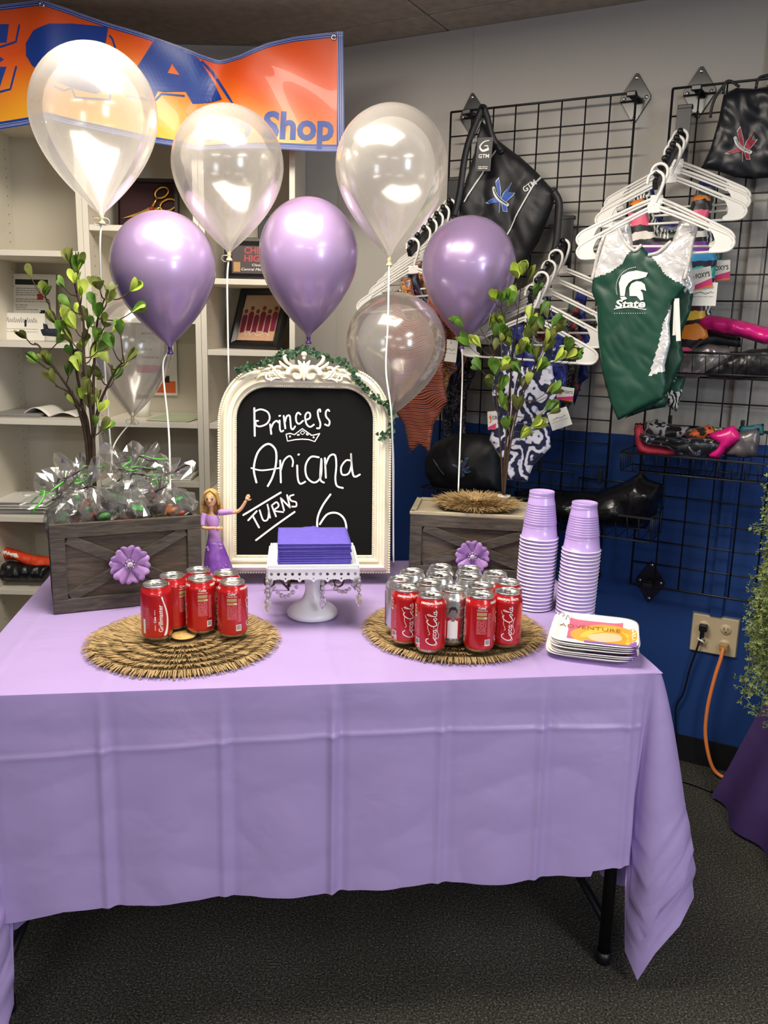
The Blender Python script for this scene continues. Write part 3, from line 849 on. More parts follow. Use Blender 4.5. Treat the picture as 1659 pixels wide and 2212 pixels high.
# ------------------------------------------------------------------ gridwall panels, brackets, hooks, baskets
CELL = .0762; GT = 2.1357; NR = 20; GB = GT - NR * CELL
def gridwall(s0, label):
    f = wallf(s0, GB, 0); t = thing('gridwall_panel', label, 'gridwall panel', f.m, 'black wire gridwall panels')
    W_, H_ = 8 * CELL, NR * CELL
    b = MB()
    for p, q in (((0, 0), (0, H_)), ((W_, 0), (W_, H_)), ((0, 0), (W_, 0)), ((0, H_), (W_, H_))): b.tube([(*p, 0), (*q, 0)], .0037, 8)
    b.build('outer_frame', M['black_wire'], t)
    b = MB()
    for k in range(1, 8): b.tube([(k * CELL, 0, 0), (k * CELL, H_, 0)], .0026, 6)
    for k in range(1, NR): b.tube([(0, k * CELL, -.0048), (W_, k * CELL, -.0048)], .0026, 6)
    b.build('wire_grid', M['black_wire'], t)
gridwall(0, 'black wire gridwall panel left of the corner gap, carrying the zip backpack')
gridwall(.7161, 'black wire gridwall panel at the right edge, carrying the drawstring bag and baskets')
m_brk = mat('black_bracket_enamel', '1b1b1e', .22)
def bracket(s, z, label, tilt=0.0, sil=False):
    f = wallf(s, z, -.0585); t = thing('wall_bracket', label, 'bracket', f.m @ Matrix.Rotation(tilt, 4, 'Z'), 'diamond gridwall brackets')
    D = fill([smooth_pts([(0, .075), (.047, .0), (0, -.075), (-.047, 0)], 1, True)])
    L = [(.004, .071), (.046, .006), (.046, -.006), (.004, -.071), (-.004, -.071), (-.046, -.006), (-.046, .006), (-.004, .071)]
    b = MB(); b.slab(fill([L]), .004); pl_ = b.build('plate', m_brk, t, bevel=.0012)
    for x, y in ((0, .058), (.034, 0), (0, -.058), (-.034, 0)):
        b = MB(); b.ball((x, y, .004), .006, 10, 6, 0, None, (1, 1, .55)); b.build('screw', M['chrome'], pl_)
    b = MB(); b.tube([(0, 0, .003), (0, 0, .050)], .011, 10); b.box((0, .0, .056), (.030, .016, .014), 0, None, .003); b.build('standoff', m_brk, t)
bracket(.055, 2.132, 'black diamond bracket at the top left of the backpack grid', .06)
bracket(.595, 2.134, 'black diamond bracket at the top right of the backpack grid')
bracket(.783, 2.132, 'black diamond bracket above the right clothes hook')
bracket(.770, .612, 'black diamond bracket at the bottom of the right grid, above the plates')
bracket(.560, .612, 'black diamond bracket partly hidden behind the right cup stack')

def faceout(s, z, label):
    f = wallf(s, z, 0); t = thing('clothes_hook', label, 'clothes hook', f.m, 'sloping black clothes hooks on the grid')
    b = MB(); b.box((0, -.02, .012), (.042, .165, .004), 0, None, .001); b.box((0, .068, .0), (.042, .012, .022), 0, None, .002); b.build('mount_plate', M['black_plastic'], t)
    b = MB(); A = Vector((0, -.015, .014)); B = Vector((0, -.200, .335))
    tf = Matrix.Translation((A + B) / 2) @ (B - A).to_track_quat('Z', 'Y').to_matrix().to_4x4()
    b.box((0, 0, 0), (.014, .026, (B - A).length), 0, tf, .002); arm_ = b.build('arm', M['black_plastic'], t)
    for k in range(7):
        p = A + (B - A) * (.10 + .145 * k); b = MB()
        b.tube([p + Vector((0, .008, 0)), p + Vector((0, .022, .002))], .004, 8); b.ball(p + Vector((0, .026, .002)), .0095, 14, 9); b.build('peg', M['black_plastic'], arm_)
    return f, A, B
HOOKS = {'R': faceout(.757, 2.013, 'right sloping clothes hook carrying the green leotard'),
         'M': faceout(.426, 1.715, 'middle sloping clothes hook behind the right plant'),
         'L': faceout(.026, 1.855, 'left sloping clothes hook behind the clear balloon')}
def peg(h, k):
    f, A, B = HOOKS[h]; return f.m @ (A + (B - A) * (.10 + .145 * k) + Vector((0, .012, .0)))

# ---- hangers: origin where the hook rests on the peg, x along the bar, y up, z forward
def hanger_mesh():
    parts = {}
    b = MB()
    hk = [(-.021, -.012, 0), (-.020, .002, 0), (-.013, .013, 0), (0, .018, 0), (.013, .014, 0), (.021, .003, 0), (.021, -.012, 0), (.014, -.034, 0), (.006, -.052, 0), (0, -.068, 0)]
    b.tube(smooth_pts(hk, 5), .0042, 10); parts['hook'] = b
    b = MB(); b.box((0, -.075, 0), (.034, .026, .007), 0, None, .003)
    for sg in (-1, 1):
        arm = [(sg * .008, -.070, 0), (sg * .06, -.092, 0), (sg * .12, -.120, 0), (sg * .175, -.146, 0), (sg * .200, -.160, 0), (sg * .210, -.176, 0), (sg * .202, -.192, 0), (sg * .185, -.197, 0), (sg * .15, -.197, 0)]
        b.tube(smooth_pts(arm, 4), .0040, 8)
        arm2 = [(sg * .012, -.080, 0), (sg * .06, -.101, 0), (sg * .12, -.129, 0), (sg * .150, -.144, 0)]
        b.tube(smooth_pts(arm2, 4), .0030, 8)
        pl = [(sg * .142, -.134), (sg * .198, -.161), (sg * .207, -.176), (sg * .200, -.190), (sg * .185, -.195), (sg * .148, -.194), (sg * .150, -.188), (sg * .160, -.182), (sg * .163, -.170), (sg * .156, -.152)]
        b.slab(fill([pl if sg > 0 else pl[::-1]]), .004, 0, None, -.002)
    b.tube([(-.17, -.197, 0), (.17, -.197, 0)], .0038, 8); parts['body'] = b
    return parts
HG = None
HGROUP = 'white plastic hangers on the grid hooks'
def hang(h, k, label, yaw=0.0, tilt=0.0, dz=0.0, fwd=0.0):
    global HG
    p = peg(h, k) + WN * fwd
    m = Frame(p + Vector((0, 0, dz)), WE * cos(yaw) + WN * sin(yaw), (0, 0, 1)).m @ Matrix.Rotation(tilt, 4, 'Z')
    if HG is None:
        HG = thing('clothes_hanger', label, 'hanger', m, HGROUP)
        for n_, q in hanger_mesh().items(): q.build(n_, M['white_plastic'], HG)
    else: dup(HG, m, label)
    return m

# ---- leotard fabrics
def fabric(name, vecscale=(1, 1, 1)): 
    m = mat(name, '808080', .38); bsdf(m).inputs['Sheen Weight'].default_value = .15; return m
m_green = var_mat('green_spandex', '143f30', '1a4a39', 14, .42, .05)
m_shine = mat('white_foil_spandex', 'e9e6e4', .18, .25); add_bump(m_shine, noise_tex(m_shine, coords(m_shine, 'Object'), 34, 2, .6), .6, .01)
m_elast = var_mat('white_elastic', 'e6e3dd', 'b9b6b0', 240, .6, .5)
m_swirl = fabric('swirl_print')
v = coords(m_swirl, 'Object', (1, 1, 1)); w = nd(m_swirl, 'ShaderNodeTexWave', wave_type='RINGS', rings_direction='SPHERICAL'); w.inputs['Scale'].default_value = 20; w.inputs['Distortion'].default_value = 18; w.inputs['Detail'].default_value = 1; w.inputs['Detail Scale'].default_value = .28
lk(m_swirl, v, w.inputs['Vector'])
lk(m_swirl, ramp(m_swirl, w.outputs['Fac'], [(0, '3a2024'), (.14, 'e08a45'), (.30, '5a2430'), (.40, 'd5584a'), (.56, 'e9b45a'), (.66, '4a222a'), (.76, 'e0724a'), (.88, 'cf4a80'), (.95, '2f181d')], 'CONSTANT'), bsdf(m_swirl).inputs['Base Color'])
m_palm = fabric('palm_print'); v = coords(m_palm, 'Object')
w = nd(m_palm, 'ShaderNodeTexWave', wave_type='BANDS'); w.inputs['Scale'].default_value = 5; w.inputs['Distortion'].default_value = 20; w.inputs['Detail'].default_value = 3; w.inputs['Detail Scale'].default_value = 1.6; lk(m_palm, v, w.inputs['Vector'])
n1 = noise_tex(m_palm, v, 15, 4, 1.6)
fc = mth(m_palm, 'ADD', mth(m_palm, 'MULTIPLY', w.outputs['Fac'], .5), mth(m_palm, 'MULTIPLY', n1, .62))
lk(m_palm, ramp(m_palm, fc, [(.0, '11142a'), (.54, '232a4e'), (.58, 'a9a7cf'), (.70, 'e7e6f2')], 'LINEAR'), bsdf(m_palm).inputs['Base Color'])
m_stripe = fabric('serape_stripes'); v = coords(m_stripe, 'Object'); sp = nd(m_stripe, 'ShaderNodeSeparateXYZ'); lk(m_stripe, v, sp.inputs[0])
nz = noise_tex(m_stripe, v, 25, 2)
f0 = mth(m_stripe, 'ADD', mth(m_stripe, 'MULTIPLY', sp.outputs[1], 2.6), mth(m_stripe, 'MULTIPLY', nz, .07))
f0 = mth(m_stripe, 'FRACT', f0, 0)
lk(m_stripe, ramp(m_stripe, f0, [(0, 'e8872a'), (.10, '2b1420'), (.14, 'f2c23c'), (.2, '3a1326'), (.26, 'd8377e'), (.4, '1d1a2a'), (.44, '35b3a0'), (.52, '2b2440'), (.56, '3a9ad0'), (.64, '7a3a9a'), (.7, '141219'), (.74, 'eae3da'), (.79, '1c1a1e'), (.84, 'eb5f7f'), (.93, '201820')], 'CONSTANT'), bsdf(m_stripe).inputs['Base Color'])
m_zebra = fabric('zebra_print'); v = coords(m_zebra, 'Object'); w = nd(m_zebra, 'ShaderNodeTexWave'); w.inputs['Scale'].default_value = 30; w.inputs['Distortion'].default_value = 12; w.inputs['Detail Scale'].default_value = 1.0; lk(m_zebra, v, w.inputs['Vector'])
nz = noise_tex(m_zebra, v, 14, 1)
zc_ = ramp(m_zebra, w.outputs['Fac'], [(0, '101310'), (.5, 'dfe3da')], 'CONSTANT'); gc_ = ramp(m_zebra, nz, [(0, '1b7a48'), (.5, '15503a')], 'LINEAR')
mx = nd(m_zebra, 'ShaderNodeMix', data_type='RGBA'); lk(m_zebra, ramp(m_zebra, nz, [(0, '000000'), (.56, 'ffffff')], 'CONSTANT'), mx.inputs[0]); lk(m_zebra, zc_, mx.inputs[6]); lk(m_zebra, gc_, mx.inputs[7]); lk(m_zebra, mx.outputs[2], bsdf(m_zebra).inputs['Base Color'])
def blobs(name, stops, scale, dist=.6, det=2):
    m = fabric(name); lk(m, ramp(m, noise_tex(m, coords(m, 'Object'), scale, det, dist), stops, 'CONSTANT'), bsdf(m).inputs['Base Color']); return m
m_galaxy = blobs('blue_galaxy_print', [(0, '1a1b52'), (.42, '24338c'), (.55, '3b2f7d'), (.62, '2b57b0'), (.72, 'c9cfe8')], 40)
m_star = blobs('navy_star_print', [(0, '0f1430'), (.55, '1a2450'), (.66, 'b5243a'), (.72, 'e8e6ee')], 34, .2, 1)
m_pais = blobs('paisley_print', [(0, '8a1f2a'), (.42, 'd9b25a'), (.5, 'b5482f'), (.58, '2c5a70'), (.66, 'e8d9c0')], 60, 1.2)
m_vine = blobs('black_vine_print', [(0, '131217'), (.54, 'a9a3a6'), (.60, '17161b'), (.70, '6d6a70')], 46, 2.2)
m_floral = blobs('red_floral_print', [(0, '20202c'), (.45, '9a2333'), (.56, '2a6a58'), (.64, '1c1d2b'), (.7, 'd9c4b4')], 36, 1)

def leo_outline(w=.15, h=.56, sh=.155):
    """tank leotard, origin at the middle of the shoulder line, y down negative; right half then mirrored"""
    R = [(0, -.115), (.03, -.105), (.05, -.07), (.062, -.02), (.068, .004), (sh * .72, -.004), (sh * .72 + .004, -.03), (sh * .68, -.09), (sh * .74, -.135), (w * .93, -.17), (w * .90, -.24), (w * .78, -.30), (w * .80, -.36), (w * .88, -.42), (w * .66, -.46), (w * .44, -.50), (w * .3, -h), (0, -h - .012)]
    R = [(x, y if y > -.30 or y < -h else -.30 + (y + .30) * (h - .30) / .26) for x, y in R]
    return [(x, y) for x, y in R] + [(-x, y) for x, y in reversed(R) if x > 0]
TAGM = [M['white_paper'], M['orange_ink'], M['pink_ink'], M['ink'], M['grey_ink']]
def swing_tag(parent, m, w, h, kind):
    b = MB(); b.slab(rect2(-w / 2, -h, w / 2, 0), .0008)
    z = .0012; fl = lambda x, y: (x, y, z)
    if kind == 'logo':
        b.flat(fill([[(-w / 2, -h), (w / 2, -h), (w / 2, -h * .58), (-w / 2, -h * .86)]]), fl, 2)
        b.flat(fill([[(-w / 2, -h), (w / 2, -h), (w / 2, -h * .9)]]), lambda x, y: (x, y, z + .0003), 1)
        b.flat(text_box("FOXY'S", -w * .12, -h * .48, w * .44, -h * .24, .02), fl, 3)
        fox = [(-.40, -.18), (-.36, -.30), (-.28, -.24), (-.24, -.10), (-.20, -.28), (-.17, -.40), (-.20, -.56), (-.30, -.64), (-.40, -.62), (-.30, -.56), (-.27, -.46), (-.34, -.40), (-.40, -.30)]
        b.flat(fill([[(x * w, y * h) for x, y in fox]]), fl, 1)
    elif kind == 'lined':
        b.flat(cat2(textlines(-w * .4, w * .4, [-h * .45, -h * .62], .0015, 3), disc2(0, -h * .15, .003)), fl, 4)
        b.flat(cat2(stroke([(-w * .3, -h * .5), (-w * .1, -h * .4), (w * .1, -h * .5), (w * .3, -h * .38)], .0012), stroke([(0, 0), (0, -h * .1)], .001)), fl, 3)
    o = b.build('swing_tag', TAGM, parent, m); return o
def leotard(hm, label, mats, scale=1.0, w=.15, h=.56, mif=None, thick=.009, seed=1.0, drop=-.126, yaw=0.0, extra=None, holes=()):
    m = hm @ Matrix.Translation((0, drop, 0)) @ Matrix.Rotation(yaw, 4, 'Y') @ Matrix.Scale(scale, 4)
    t = thing('leotard', label, 'leotard', m)
    P = Pillow(leo_outline(w, h), thick, .012, reach=.03, wrinkle=.012, wscale=18, seed=seed); b = MB(); P.into(b, mif)
    b.build('fabric', mats, t)
    return t, P

# right hook: three hangers at the back, two in front
h1 = hang('R', 0, 'white hanger nearest the grid on the right hook', .06); leotard(h1, 'blue galaxy leotard on the hanger nearest the grid, right hook', [m_galaxy], seed=3)
h2 = hang('R', 1, 'white hanger second from the grid on the right hook', .02, .03); t, P = leotard(h2, 'zebra and green leotard behind the striped one on the right hook', [m_zebra], seed=5, w=.16, h=.60)
swing_tag(t, Matrix.Translation((.135, -.21, .02)) @ Matrix.Rotation(.05, 4, 'Z'), .075, .055, 'logo')
h3 = hang('R', 2, 'white hanger carrying the serape-striped leotard', .0, .02, -.002); t, P = leotard(h3, 'serape-striped leotard in orange, pink and teal on the right hook', [m_stripe], seed=7, w=.155, h=.5)
h4 = hang('R', 5, 'white hanger just behind the green leotard', -.04, -.02, 0, .012)
h5 = hang('R', 6, 'foremost white hanger, carrying the green leotard', .05, .03, 0, .006)

# green team leotard: racerback cut with foil shoulders
GL = Frame(h5 @ Vector((0, -.12, .006)), (h5.to_3x3() @ Vector((1, 0, 0))), (0, 0, 1))
def gl(px, py): q = GL.loc(px, py); return (q.x, q.y)
og = [(1307, 508), (1338, 494), (1350, 520), (1372, 540), (1386, 530), (1402, 550), (1420, 545), (1450, 522), (1492, 500), (1501, 512), (1488, 575), (1478, 600), (1482, 620), (1452, 655), (1446, 700), (1448, 740), (1436, 790), (1440, 830), (1432, 862), (1380, 885), (1335, 908), (1318, 868), (1300, 800), (1292, 730), (1290, 660), (1278, 630), (1280, 606), (1286, 580)]
og = [gl(*p) for p in og]
t = thing('leotard', 'green team leotard with white foil shoulders and a white helmet emblem', 'leotard', GL.m)
P = Pillow(og, .012, .0052, reach=.03, wrinkle=.008, wscale=15, seed=2.2)
cl_ = [gl(*p) for p in ((1292, 598), (1320, 590), (1345, 572), (1362, 545), (1386, 527), (1404, 548), (1424, 572), (1440, 594), (1486, 622))]
xs = [q[0] for q in cl_]
def g_line(x):
    for (x0, y0), (x1, y1) in zip(cl_, cl_[1:]):
        if x0 <= x <= x1: return y0 + (y1 - y0) * (x - x0) / (x1 - x0)
    return cl_[0][1] if x < xs[0] else cl_[-1][1]
sd = [gl(*p) for p in ((1452, 655), (1420, 740), (1404, 810), (1440, 800))]
side = fill([[gl(*p) for p in ((1490, 640), (1456, 648), (1434, 700), (1425, 745), (1404, 812), (1436, 792), (1460, 740))]])
sl = np.array([gl(*p) for p in ((1500, 630), (1456, 648), (1434, 700), (1425, 745), (1404, 812), (1440, 800), (1470, 740))])
def gmi(x, y):
    if y > g_line(x): return 1
    if inside(np.array([[x, y]]), [sl])[0]: return 1
    return 0
b = MB(); P.into(b, gmi); b.build('fabric', [m_green, m_shine], t)
b = MB()
for seq in ([(1338, 494), (1350, 520), (1372, 542), (1386, 530)], [(1450, 522), (1425, 545), (1402, 552)], [(1307, 508), (1296, 540), (1286, 580), (1280, 604)], [(1498, 512), (1488, 570), (1480, 604)]):
    pts = smooth_pts([Vector(gl(*q)) for q in seq], 6); b.tube([(q.x, q.y, P.h(q.x, q.y) + .003) for q in pts], .005, 6)
b.build('elastic_trim', m_elast, t)
b = MB()
leg = [gl(*p) for p in ((1434, 800), (1422, 840), (1440, 862), (1434, 880), (1392, 888), (1345, 905), (1372, 880), (1400, 850))]
P2 = Pillow(leg, .014, .007, wrinkle=.016, wscale=40, seed=8, warp=lambda x, y: -.02); P2.into(b); b.build('leg_opening', [mat('dark_green_spandex', '103c2e', .45)], t)
b = MB()
def em(pts): b.flat(fill([[gl(*p) for p in pts]], .006), lambda x, y: P.front(x, y, .0026), 0)
em([(1343, 640), (1340, 612), (1346, 596), (1360, 588), (1378, 585), (1403, 590), (1398, 599), (1384, 603), (1371, 605), (1361, 612), (1355, 622), (1352, 640)])        # crest
em([(1363, 640), (1362, 622), (1367, 613), (1378, 608), (1388, 609), (1396, 615), (1399, 629), (1390, 626), (1386, 627), (1391, 634), (1393, 648), (1386, 650), (1378, 640)])
em([(1347, 650), (1342, 642), (1353, 641), (1358, 646)])
for k in range(22):
    a = pi * (1.02 - .58 * k / 21) + .25; q = gl(1378 + 44 * cos(a), 622 - 44 * sin(a) * 1.0)
    if q: b.flat(disc2(q[0], q[1], .0013, 8), lambda x, y: P.front(x, y, .0026), 0)
(V, F), w_ = text2('State', .03)
b.flat(([gl(1332 + 64 * x / w_ + 4 * y, 665 - 17 * y / .72 - 1 * x / w_) for x, y in V], F), lambda x, y: P.front(x, y, .0026), 0)
b.flat(stroke([gl(1330, 668), gl(1362, 664), gl(1398, 669)], .0022, 6), lambda x, y: P.front(x, y, .0026), 0)
for k in range(14): q = gl(1331 + 5.0 * k, 677); b.flat(disc2(q[0], q[1], .0012, 6), lambda x, y: P.front(x, y, .0026), 0)
b.build('helmet_emblem', M['white_ink'], t)
b = MB(); b.slab(rect2(-.008, -.15, .008, 0), .0008); b.build('price_ribbon', M['white_paper'], t, Matrix.Translation((*gl(1464, 645), .01)) @ Matrix.Rotation(.10, 4, 'Z') @ Matrix.Scale(.75, 4))
b = MB(); b.slab(rect2(-.006, -.13, .006, 0), .0008); b.build('price_ribbon', M['white_paper'], t, Matrix.Translation((*gl(1460, 650), .004)) @ Matrix.Rotation(.02, 4, 'Z') @ Matrix.Scale(.7, 4))
t2, P2 = leotard(h4, 'second green leotard with foil straps hanging behind the green team leotard', [m_shine, m_green], seed=12, w=.135, h=.44, mif=lambda x, y: 0 if y > -.19 else 1)
TGR = Frame(h4 @ Vector((0, -.2, -.03)), (h5.to_3x3() @ Vector((1, 0, 0))), (0, 0, 1))
q = TGR.loc(1508, 580); swing_tag(t2, t2.matrix_world.inverted() @ TGR.m @ Matrix.Translation((q.x, q.y, 0)) @ Matrix.Rotation(.16, 4, 'Z'), .066, .055, 'logo')
q = TGR.loc(1520, 610); swing_tag(t2, t2.matrix_world.inverted() @ TGR.m @ Matrix.Translation((q.x, q.y, -.006)) @ Matrix.Rotation(-.03, 4, 'Z'), .072, .062, 'lined')

# middle hook, behind the right plant
for k, (lab, mm_, sd_) in enumerate((('galaxy', m_galaxy, 21), ('red floral', m_floral, 22), ('black vine', m_vine, 23), ('blue starry', m_galaxy, 24), ('palm', m_palm, 25))):
    kk = (0, 1.4, 2.8, 4.2, 5.8)[k]
    hm = hang('M', kk, ['white hanger nearest the grid on the middle hook', 'white hanger second from the grid on the middle hook', 'third white hanger of the middle hook', 'white hanger just behind the palm-print leotard', 'foremost white hanger of the middle hook, carrying the palm-print leotard'][k], .08 - .03 * k, .05 - .02 * k)
    t, P = leotard(hm, ['blue leotard deepest on the middle hook', 'red floral leotard on the middle hook', 'black and grey leotard in the middle of the middle hook', 'blue leotard just behind the palm-print leotard', 'navy and white palm-print leotard behind the right plant'][k], [mm_], seed=sd_, w=.15, h=.46 if k < 4 else .57, scale=.74, drop=-.136)
    if k == 4:
        swing_tag(t, Matrix.Translation((.145, -.27, .015)) @ Matrix.Rotation(.42, 4, 'Z'), .085, .075, 'lined')
        swing_tag(t, Matrix.Translation((-.12, -.30, .012)) @ Matrix.Rotation(.12, 4, 'Z') @ Matrix.Rotation(.8, 4, 'Y'), .055, .075, 'logo')
    if k == 3: swing_tag(t, Matrix.Translation((.14, -.245, .01)) @ Matrix.Rotation(-.08, 4, 'Z'), .07, .055, 'logo')
# left hook, behind the balloons
names_l = ['black vine', 'galaxy', 'paisley', 'star', 'zebra', 'swirl']
for k, (mm_, kk) in enumerate(((m_vine, 0), (m_galaxy, 1), (m_pais, 2), (m_star, 3), (m_pais, 4), (m_swirl, 5.7))):
    hm = hang('L', kk, ['white hanger nearest the grid on the left hook', 'white hanger second from the grid on the left hook', 'third white hanger from the grid on the left hook', 'fourth white hanger from the grid on the left hook', 'white hanger just behind the swirl leotard', 'foremost white hanger of the left hook, carrying the swirl leotard'][k], .05 - .01 * k, .07)
    t, P = leotard(hm, ['black and grey vine-print leotard nearest the grid on the left hook', 'blue leotard second on the left hook', 'red and gold paisley leotard behind the star-print one', 'navy leotard with star print under the clear balloon', 'paisley leotard just behind the swirl leotard', 'orange and black swirl-print leotard behind the low clear balloon'][k], [mm_], seed=31 + k, w=.15, h=(.70, .46, .44, .44, .46, .60)[k], scale=.8, drop=-.136)
    if k == 3:
        b = MB()
        for (cx, cy, r_) in ((.02, -.16, .03), (-.05, -.13, .018), (.07, -.2, .02), (.085, -.14, .018), (-.03, -.22, .02)):
            for rr, mi, lf in ((r_, 0, .001), (r_ * .7, 1, .0018)):
                L = [(cx + rr * (1 if j % 2 == 0 else .45) * sin(pi * j / 5 + .2), cy + rr * (1 if j % 2 == 0 else .45) * cos(pi * j / 5 + .2)) for j in range(10)]
                b.flat(fill([L[::-1]]), lambda x, y: P.front(x, y, lf), mi)
        b.build('star_motif', [M['white_ink'], M['blue_ink']], t)
    if k == 5:
        swing_tag(t, Matrix.Translation((.155, -.20, .0)) @ Matrix.Rotation(-.14, 4, 'Z'), .058, .085, 'lined')
    if k == 1: swing_tag(t, Matrix.Translation((.17, -.20, .0)) @ Matrix.Rotation(-.02, 4, 'Z'), .07, .085, 'lined')

# ---- bags
m_nylon = var_mat('black_nylon', '121216', '19191e', 40, .55, .25, (1, 1, 1), .3, .7, .004)
m_gloss = mat('black_glossy_bag', '0d0d10', .24); add_bump(m_gloss, noise_tex(m_gloss, coords(m_gloss, 'Object'), 12, 3, .6), .5, .02)
m_silv = mat('silver_reflective', 'c8c8c6', .35)
def emblem(b, cx, cy, s, rot, P, mi_a, mi_b):
    """crossed team mark with a ribbon across"""
    def put(vf, mi, lift=.002):
        b.flat(refine(move2(vf, cx, cy, s, rot), .008), lambda x, y: P.front(x, y, lift), mi)
    limbs = ([(-.10, -1.0), (-.16, -.2), (-.30, .75), (-.12, .95), (.0, .2)], [(.05, -.25), (.22, .10), (.62, .62), (.40, .10), (.75, .05), (.30, -.45)], [(-.12, -.1), (-1.0, -.35), (-.8, -.45), (-.1, -.45)], [(0, -.3), (.12, -.95), (.32, -1.0), (.3, -.4)])
    for L in limbs:
        cxm, cym = sum(p[0] for p in L) / len(L), sum(p[1] for p in L) / len(L)
        L2 = [(cxm + (x - cxm) * 1.22, cym + (y - cym) * 1.1) for x, y in L]
        put(fill([L2]), mi_b, .0030); put(fill([L]), mi_a, .0038)
    put(stroke([(-.45, .42), (-.34, .05), (-.05, -.32), (.38, -.62)], .20), mi_b, .0044); put(stroke([(-.40, .34), (-.30, .05), (-.03, -.28), (.34, -.56)], .06), 3, .0050)
BF = wallf(.06, 1.84, .05)
def bl(px, py): q = BF.loc(px, py); return (q.x, q.y)
bo = [(1040, 262), (1058, 275), (1072, 300), (1095, 318), (1125, 340), (1160, 372), (1185, 400), (1200, 415), (1196, 440), (1185, 470), (1165, 520), (1140, 560), (1120, 592), (1060, 585), (1000, 560), (970, 500), (995, 430), (1010, 380), (1025, 330), (1034, 290)]
t = thing('backpack', 'black zip backpack with a blue team emblem hanging from the grid', 'backpack', BF.m)
P = Pillow([bl(*p) for p in bo], .026, .010, reach=.03, wrinkle=.030, wscale=10, seed=4); b = MB(); P.into(b); b.build('body', [m_nylon], t)
b = MB(); s1 = [bl(*p) for p in ((1050, 238), (1025, 300), (1012, 350), (1002, 420), (990, 470))]
def strap(pts, w, zf):
    V, F = stroke(pts, w, 6); b.add([(x, y, zf(x, y)) for x, y in V], F)
strap(s1, .022, lambda x, y: .035); b.build('strap', [m_nylon], t, solid=.003); b = MB(); strap([bl(*p) for p in ((1054, 238), (1062, 262), (1072, 300), (1090, 330))], .02, lambda x, y: .035); b.build('strap', [m_nylon], t, solid=.003); b = MB()
strap([bl(*p) for p in ((1200, 415), (1212, 440), (1210, 480), (1206, 520), (1195, 570))], .022, lambda x, y: .02); b.build('strap', [m_nylon], t, solid=.003)
b = MB()
for a_, c_, w_ in (((1084, 318), (1012, 438), .005), ((1170, 384), (1102, 508), .005), ((1000, 440), (994, 478), .003)):
    A = Vector(bl(*a_)); B = Vector(bl(*c_)); b.flat(stroke([A.lerp(B, k / 10) for k in range(11)], w_, 1, False), lambda x, y: P.front(x, y, .004))
b.build('zip_piping', m_silv, t)
b = MB(); q = bl(1091, 424); emblem(b, q[0], q[1], .052, 0.05, P, 0, 1)
for (ax, ay), (bx, by) in (((1064, 362), (1070, 332)), ((1142, 420), (1166, 400))):
    A = Vector(bl(ax, ay)); B = Vector(bl(bx, by)); d_ = (B - A); (V, F), w_ = text2('GTM', .02)
    n_ = Vector((-d_.y, d_.x)).normalized(); sg = 1
    b.flat(([tuple(A + d_ * x / w_ + n_ * (y * .026)) for x, y in V], F), lambda x, y: P.front(x, y, .004), 1)
b.build('emblem', [M['blue_ink'], m_silv, m_nylon, M['ink']], t)
TG = wallf(.09, 1.95, .125); q0 = TG.loc(1037, 295); q1 = TG.loc(1066, 360)
b = MB(); b.slab(rect2(-.026, -.085, .026, .015), .001)
b.flat(text_box('GTM', -.018, -.046, .018, -.034, .02), lambda x, y: (x, y, .0016), 1); b.flat(cat2(stroke([(.014, .006), (-.004, .002), (-.016, -.012), (-.006, -.024), (.012, -.02)], (.002, .008), 6), stroke([(.012, -.018), (.010, -.010), (.0, -.010)], .003, 4)), lambda x, y: (x, y, .0016), 1)
b.flat(textlines(-.016, .016, [-.078, -.073], .002, 2), lambda x, y: (x, y, .0016), 1)
qm = TG.loc(1048, 308); b.build('swing_tag', [M['black_plastic'], M['white_ink']], t, BF.m.inverted() @ TG.m @ Matrix.Translation((qm.x, qm.y, 0)) @ Matrix.Rotation(-.05, 4, 'Z'))
# drawstring bag with red emblem
BF = wallf(.87, 2.0, .035)
bo = [(1563, 205), (1590, 190), (1630, 192), (1672, 185), (1692, 230), (1705, 300), (1712, 365), (1660, 384), (1625, 387), (1588, 383), (1550, 370), (1514, 364), (1535, 320), (1552, 260)]
t = thing('drawstring_bag', 'dark drawstring bag with a red team emblem at the right edge', 'bag', BF.m)
P = Pillow([bl(*p) for p in bo], .014, .008, reach=.03, wrinkle=.022, wscale=14, seed=9); b = MB(); P.into(b); b.build('body', [mat('dark_navy_satin', '10131c', .38)], t)
b = MB()
for seq in ([(1563, 205), (1568, 182), (1580, 178), (1598, 190)], [(1572, 178), (1548, 210), (1538, 238), (1536, 256)], [(1634, 192), (1640, 172), (1659, 165), (1690, 160)]):
    b.tube(smooth_pts([(*bl(*q), .012) for q in seq], 5), .0042, 6)
b.build('drawstring', [m_nylon], t)
b = MB(); q = bl(1607, 312); emblem(b, q[0], q[1], .046, .15, P, 0, 1); b.build('emblem', [mat('crimson_print', '98203a', .5), m_silv, m_nylon, mat('dull_silver_print', '8f8388', .5)], t)

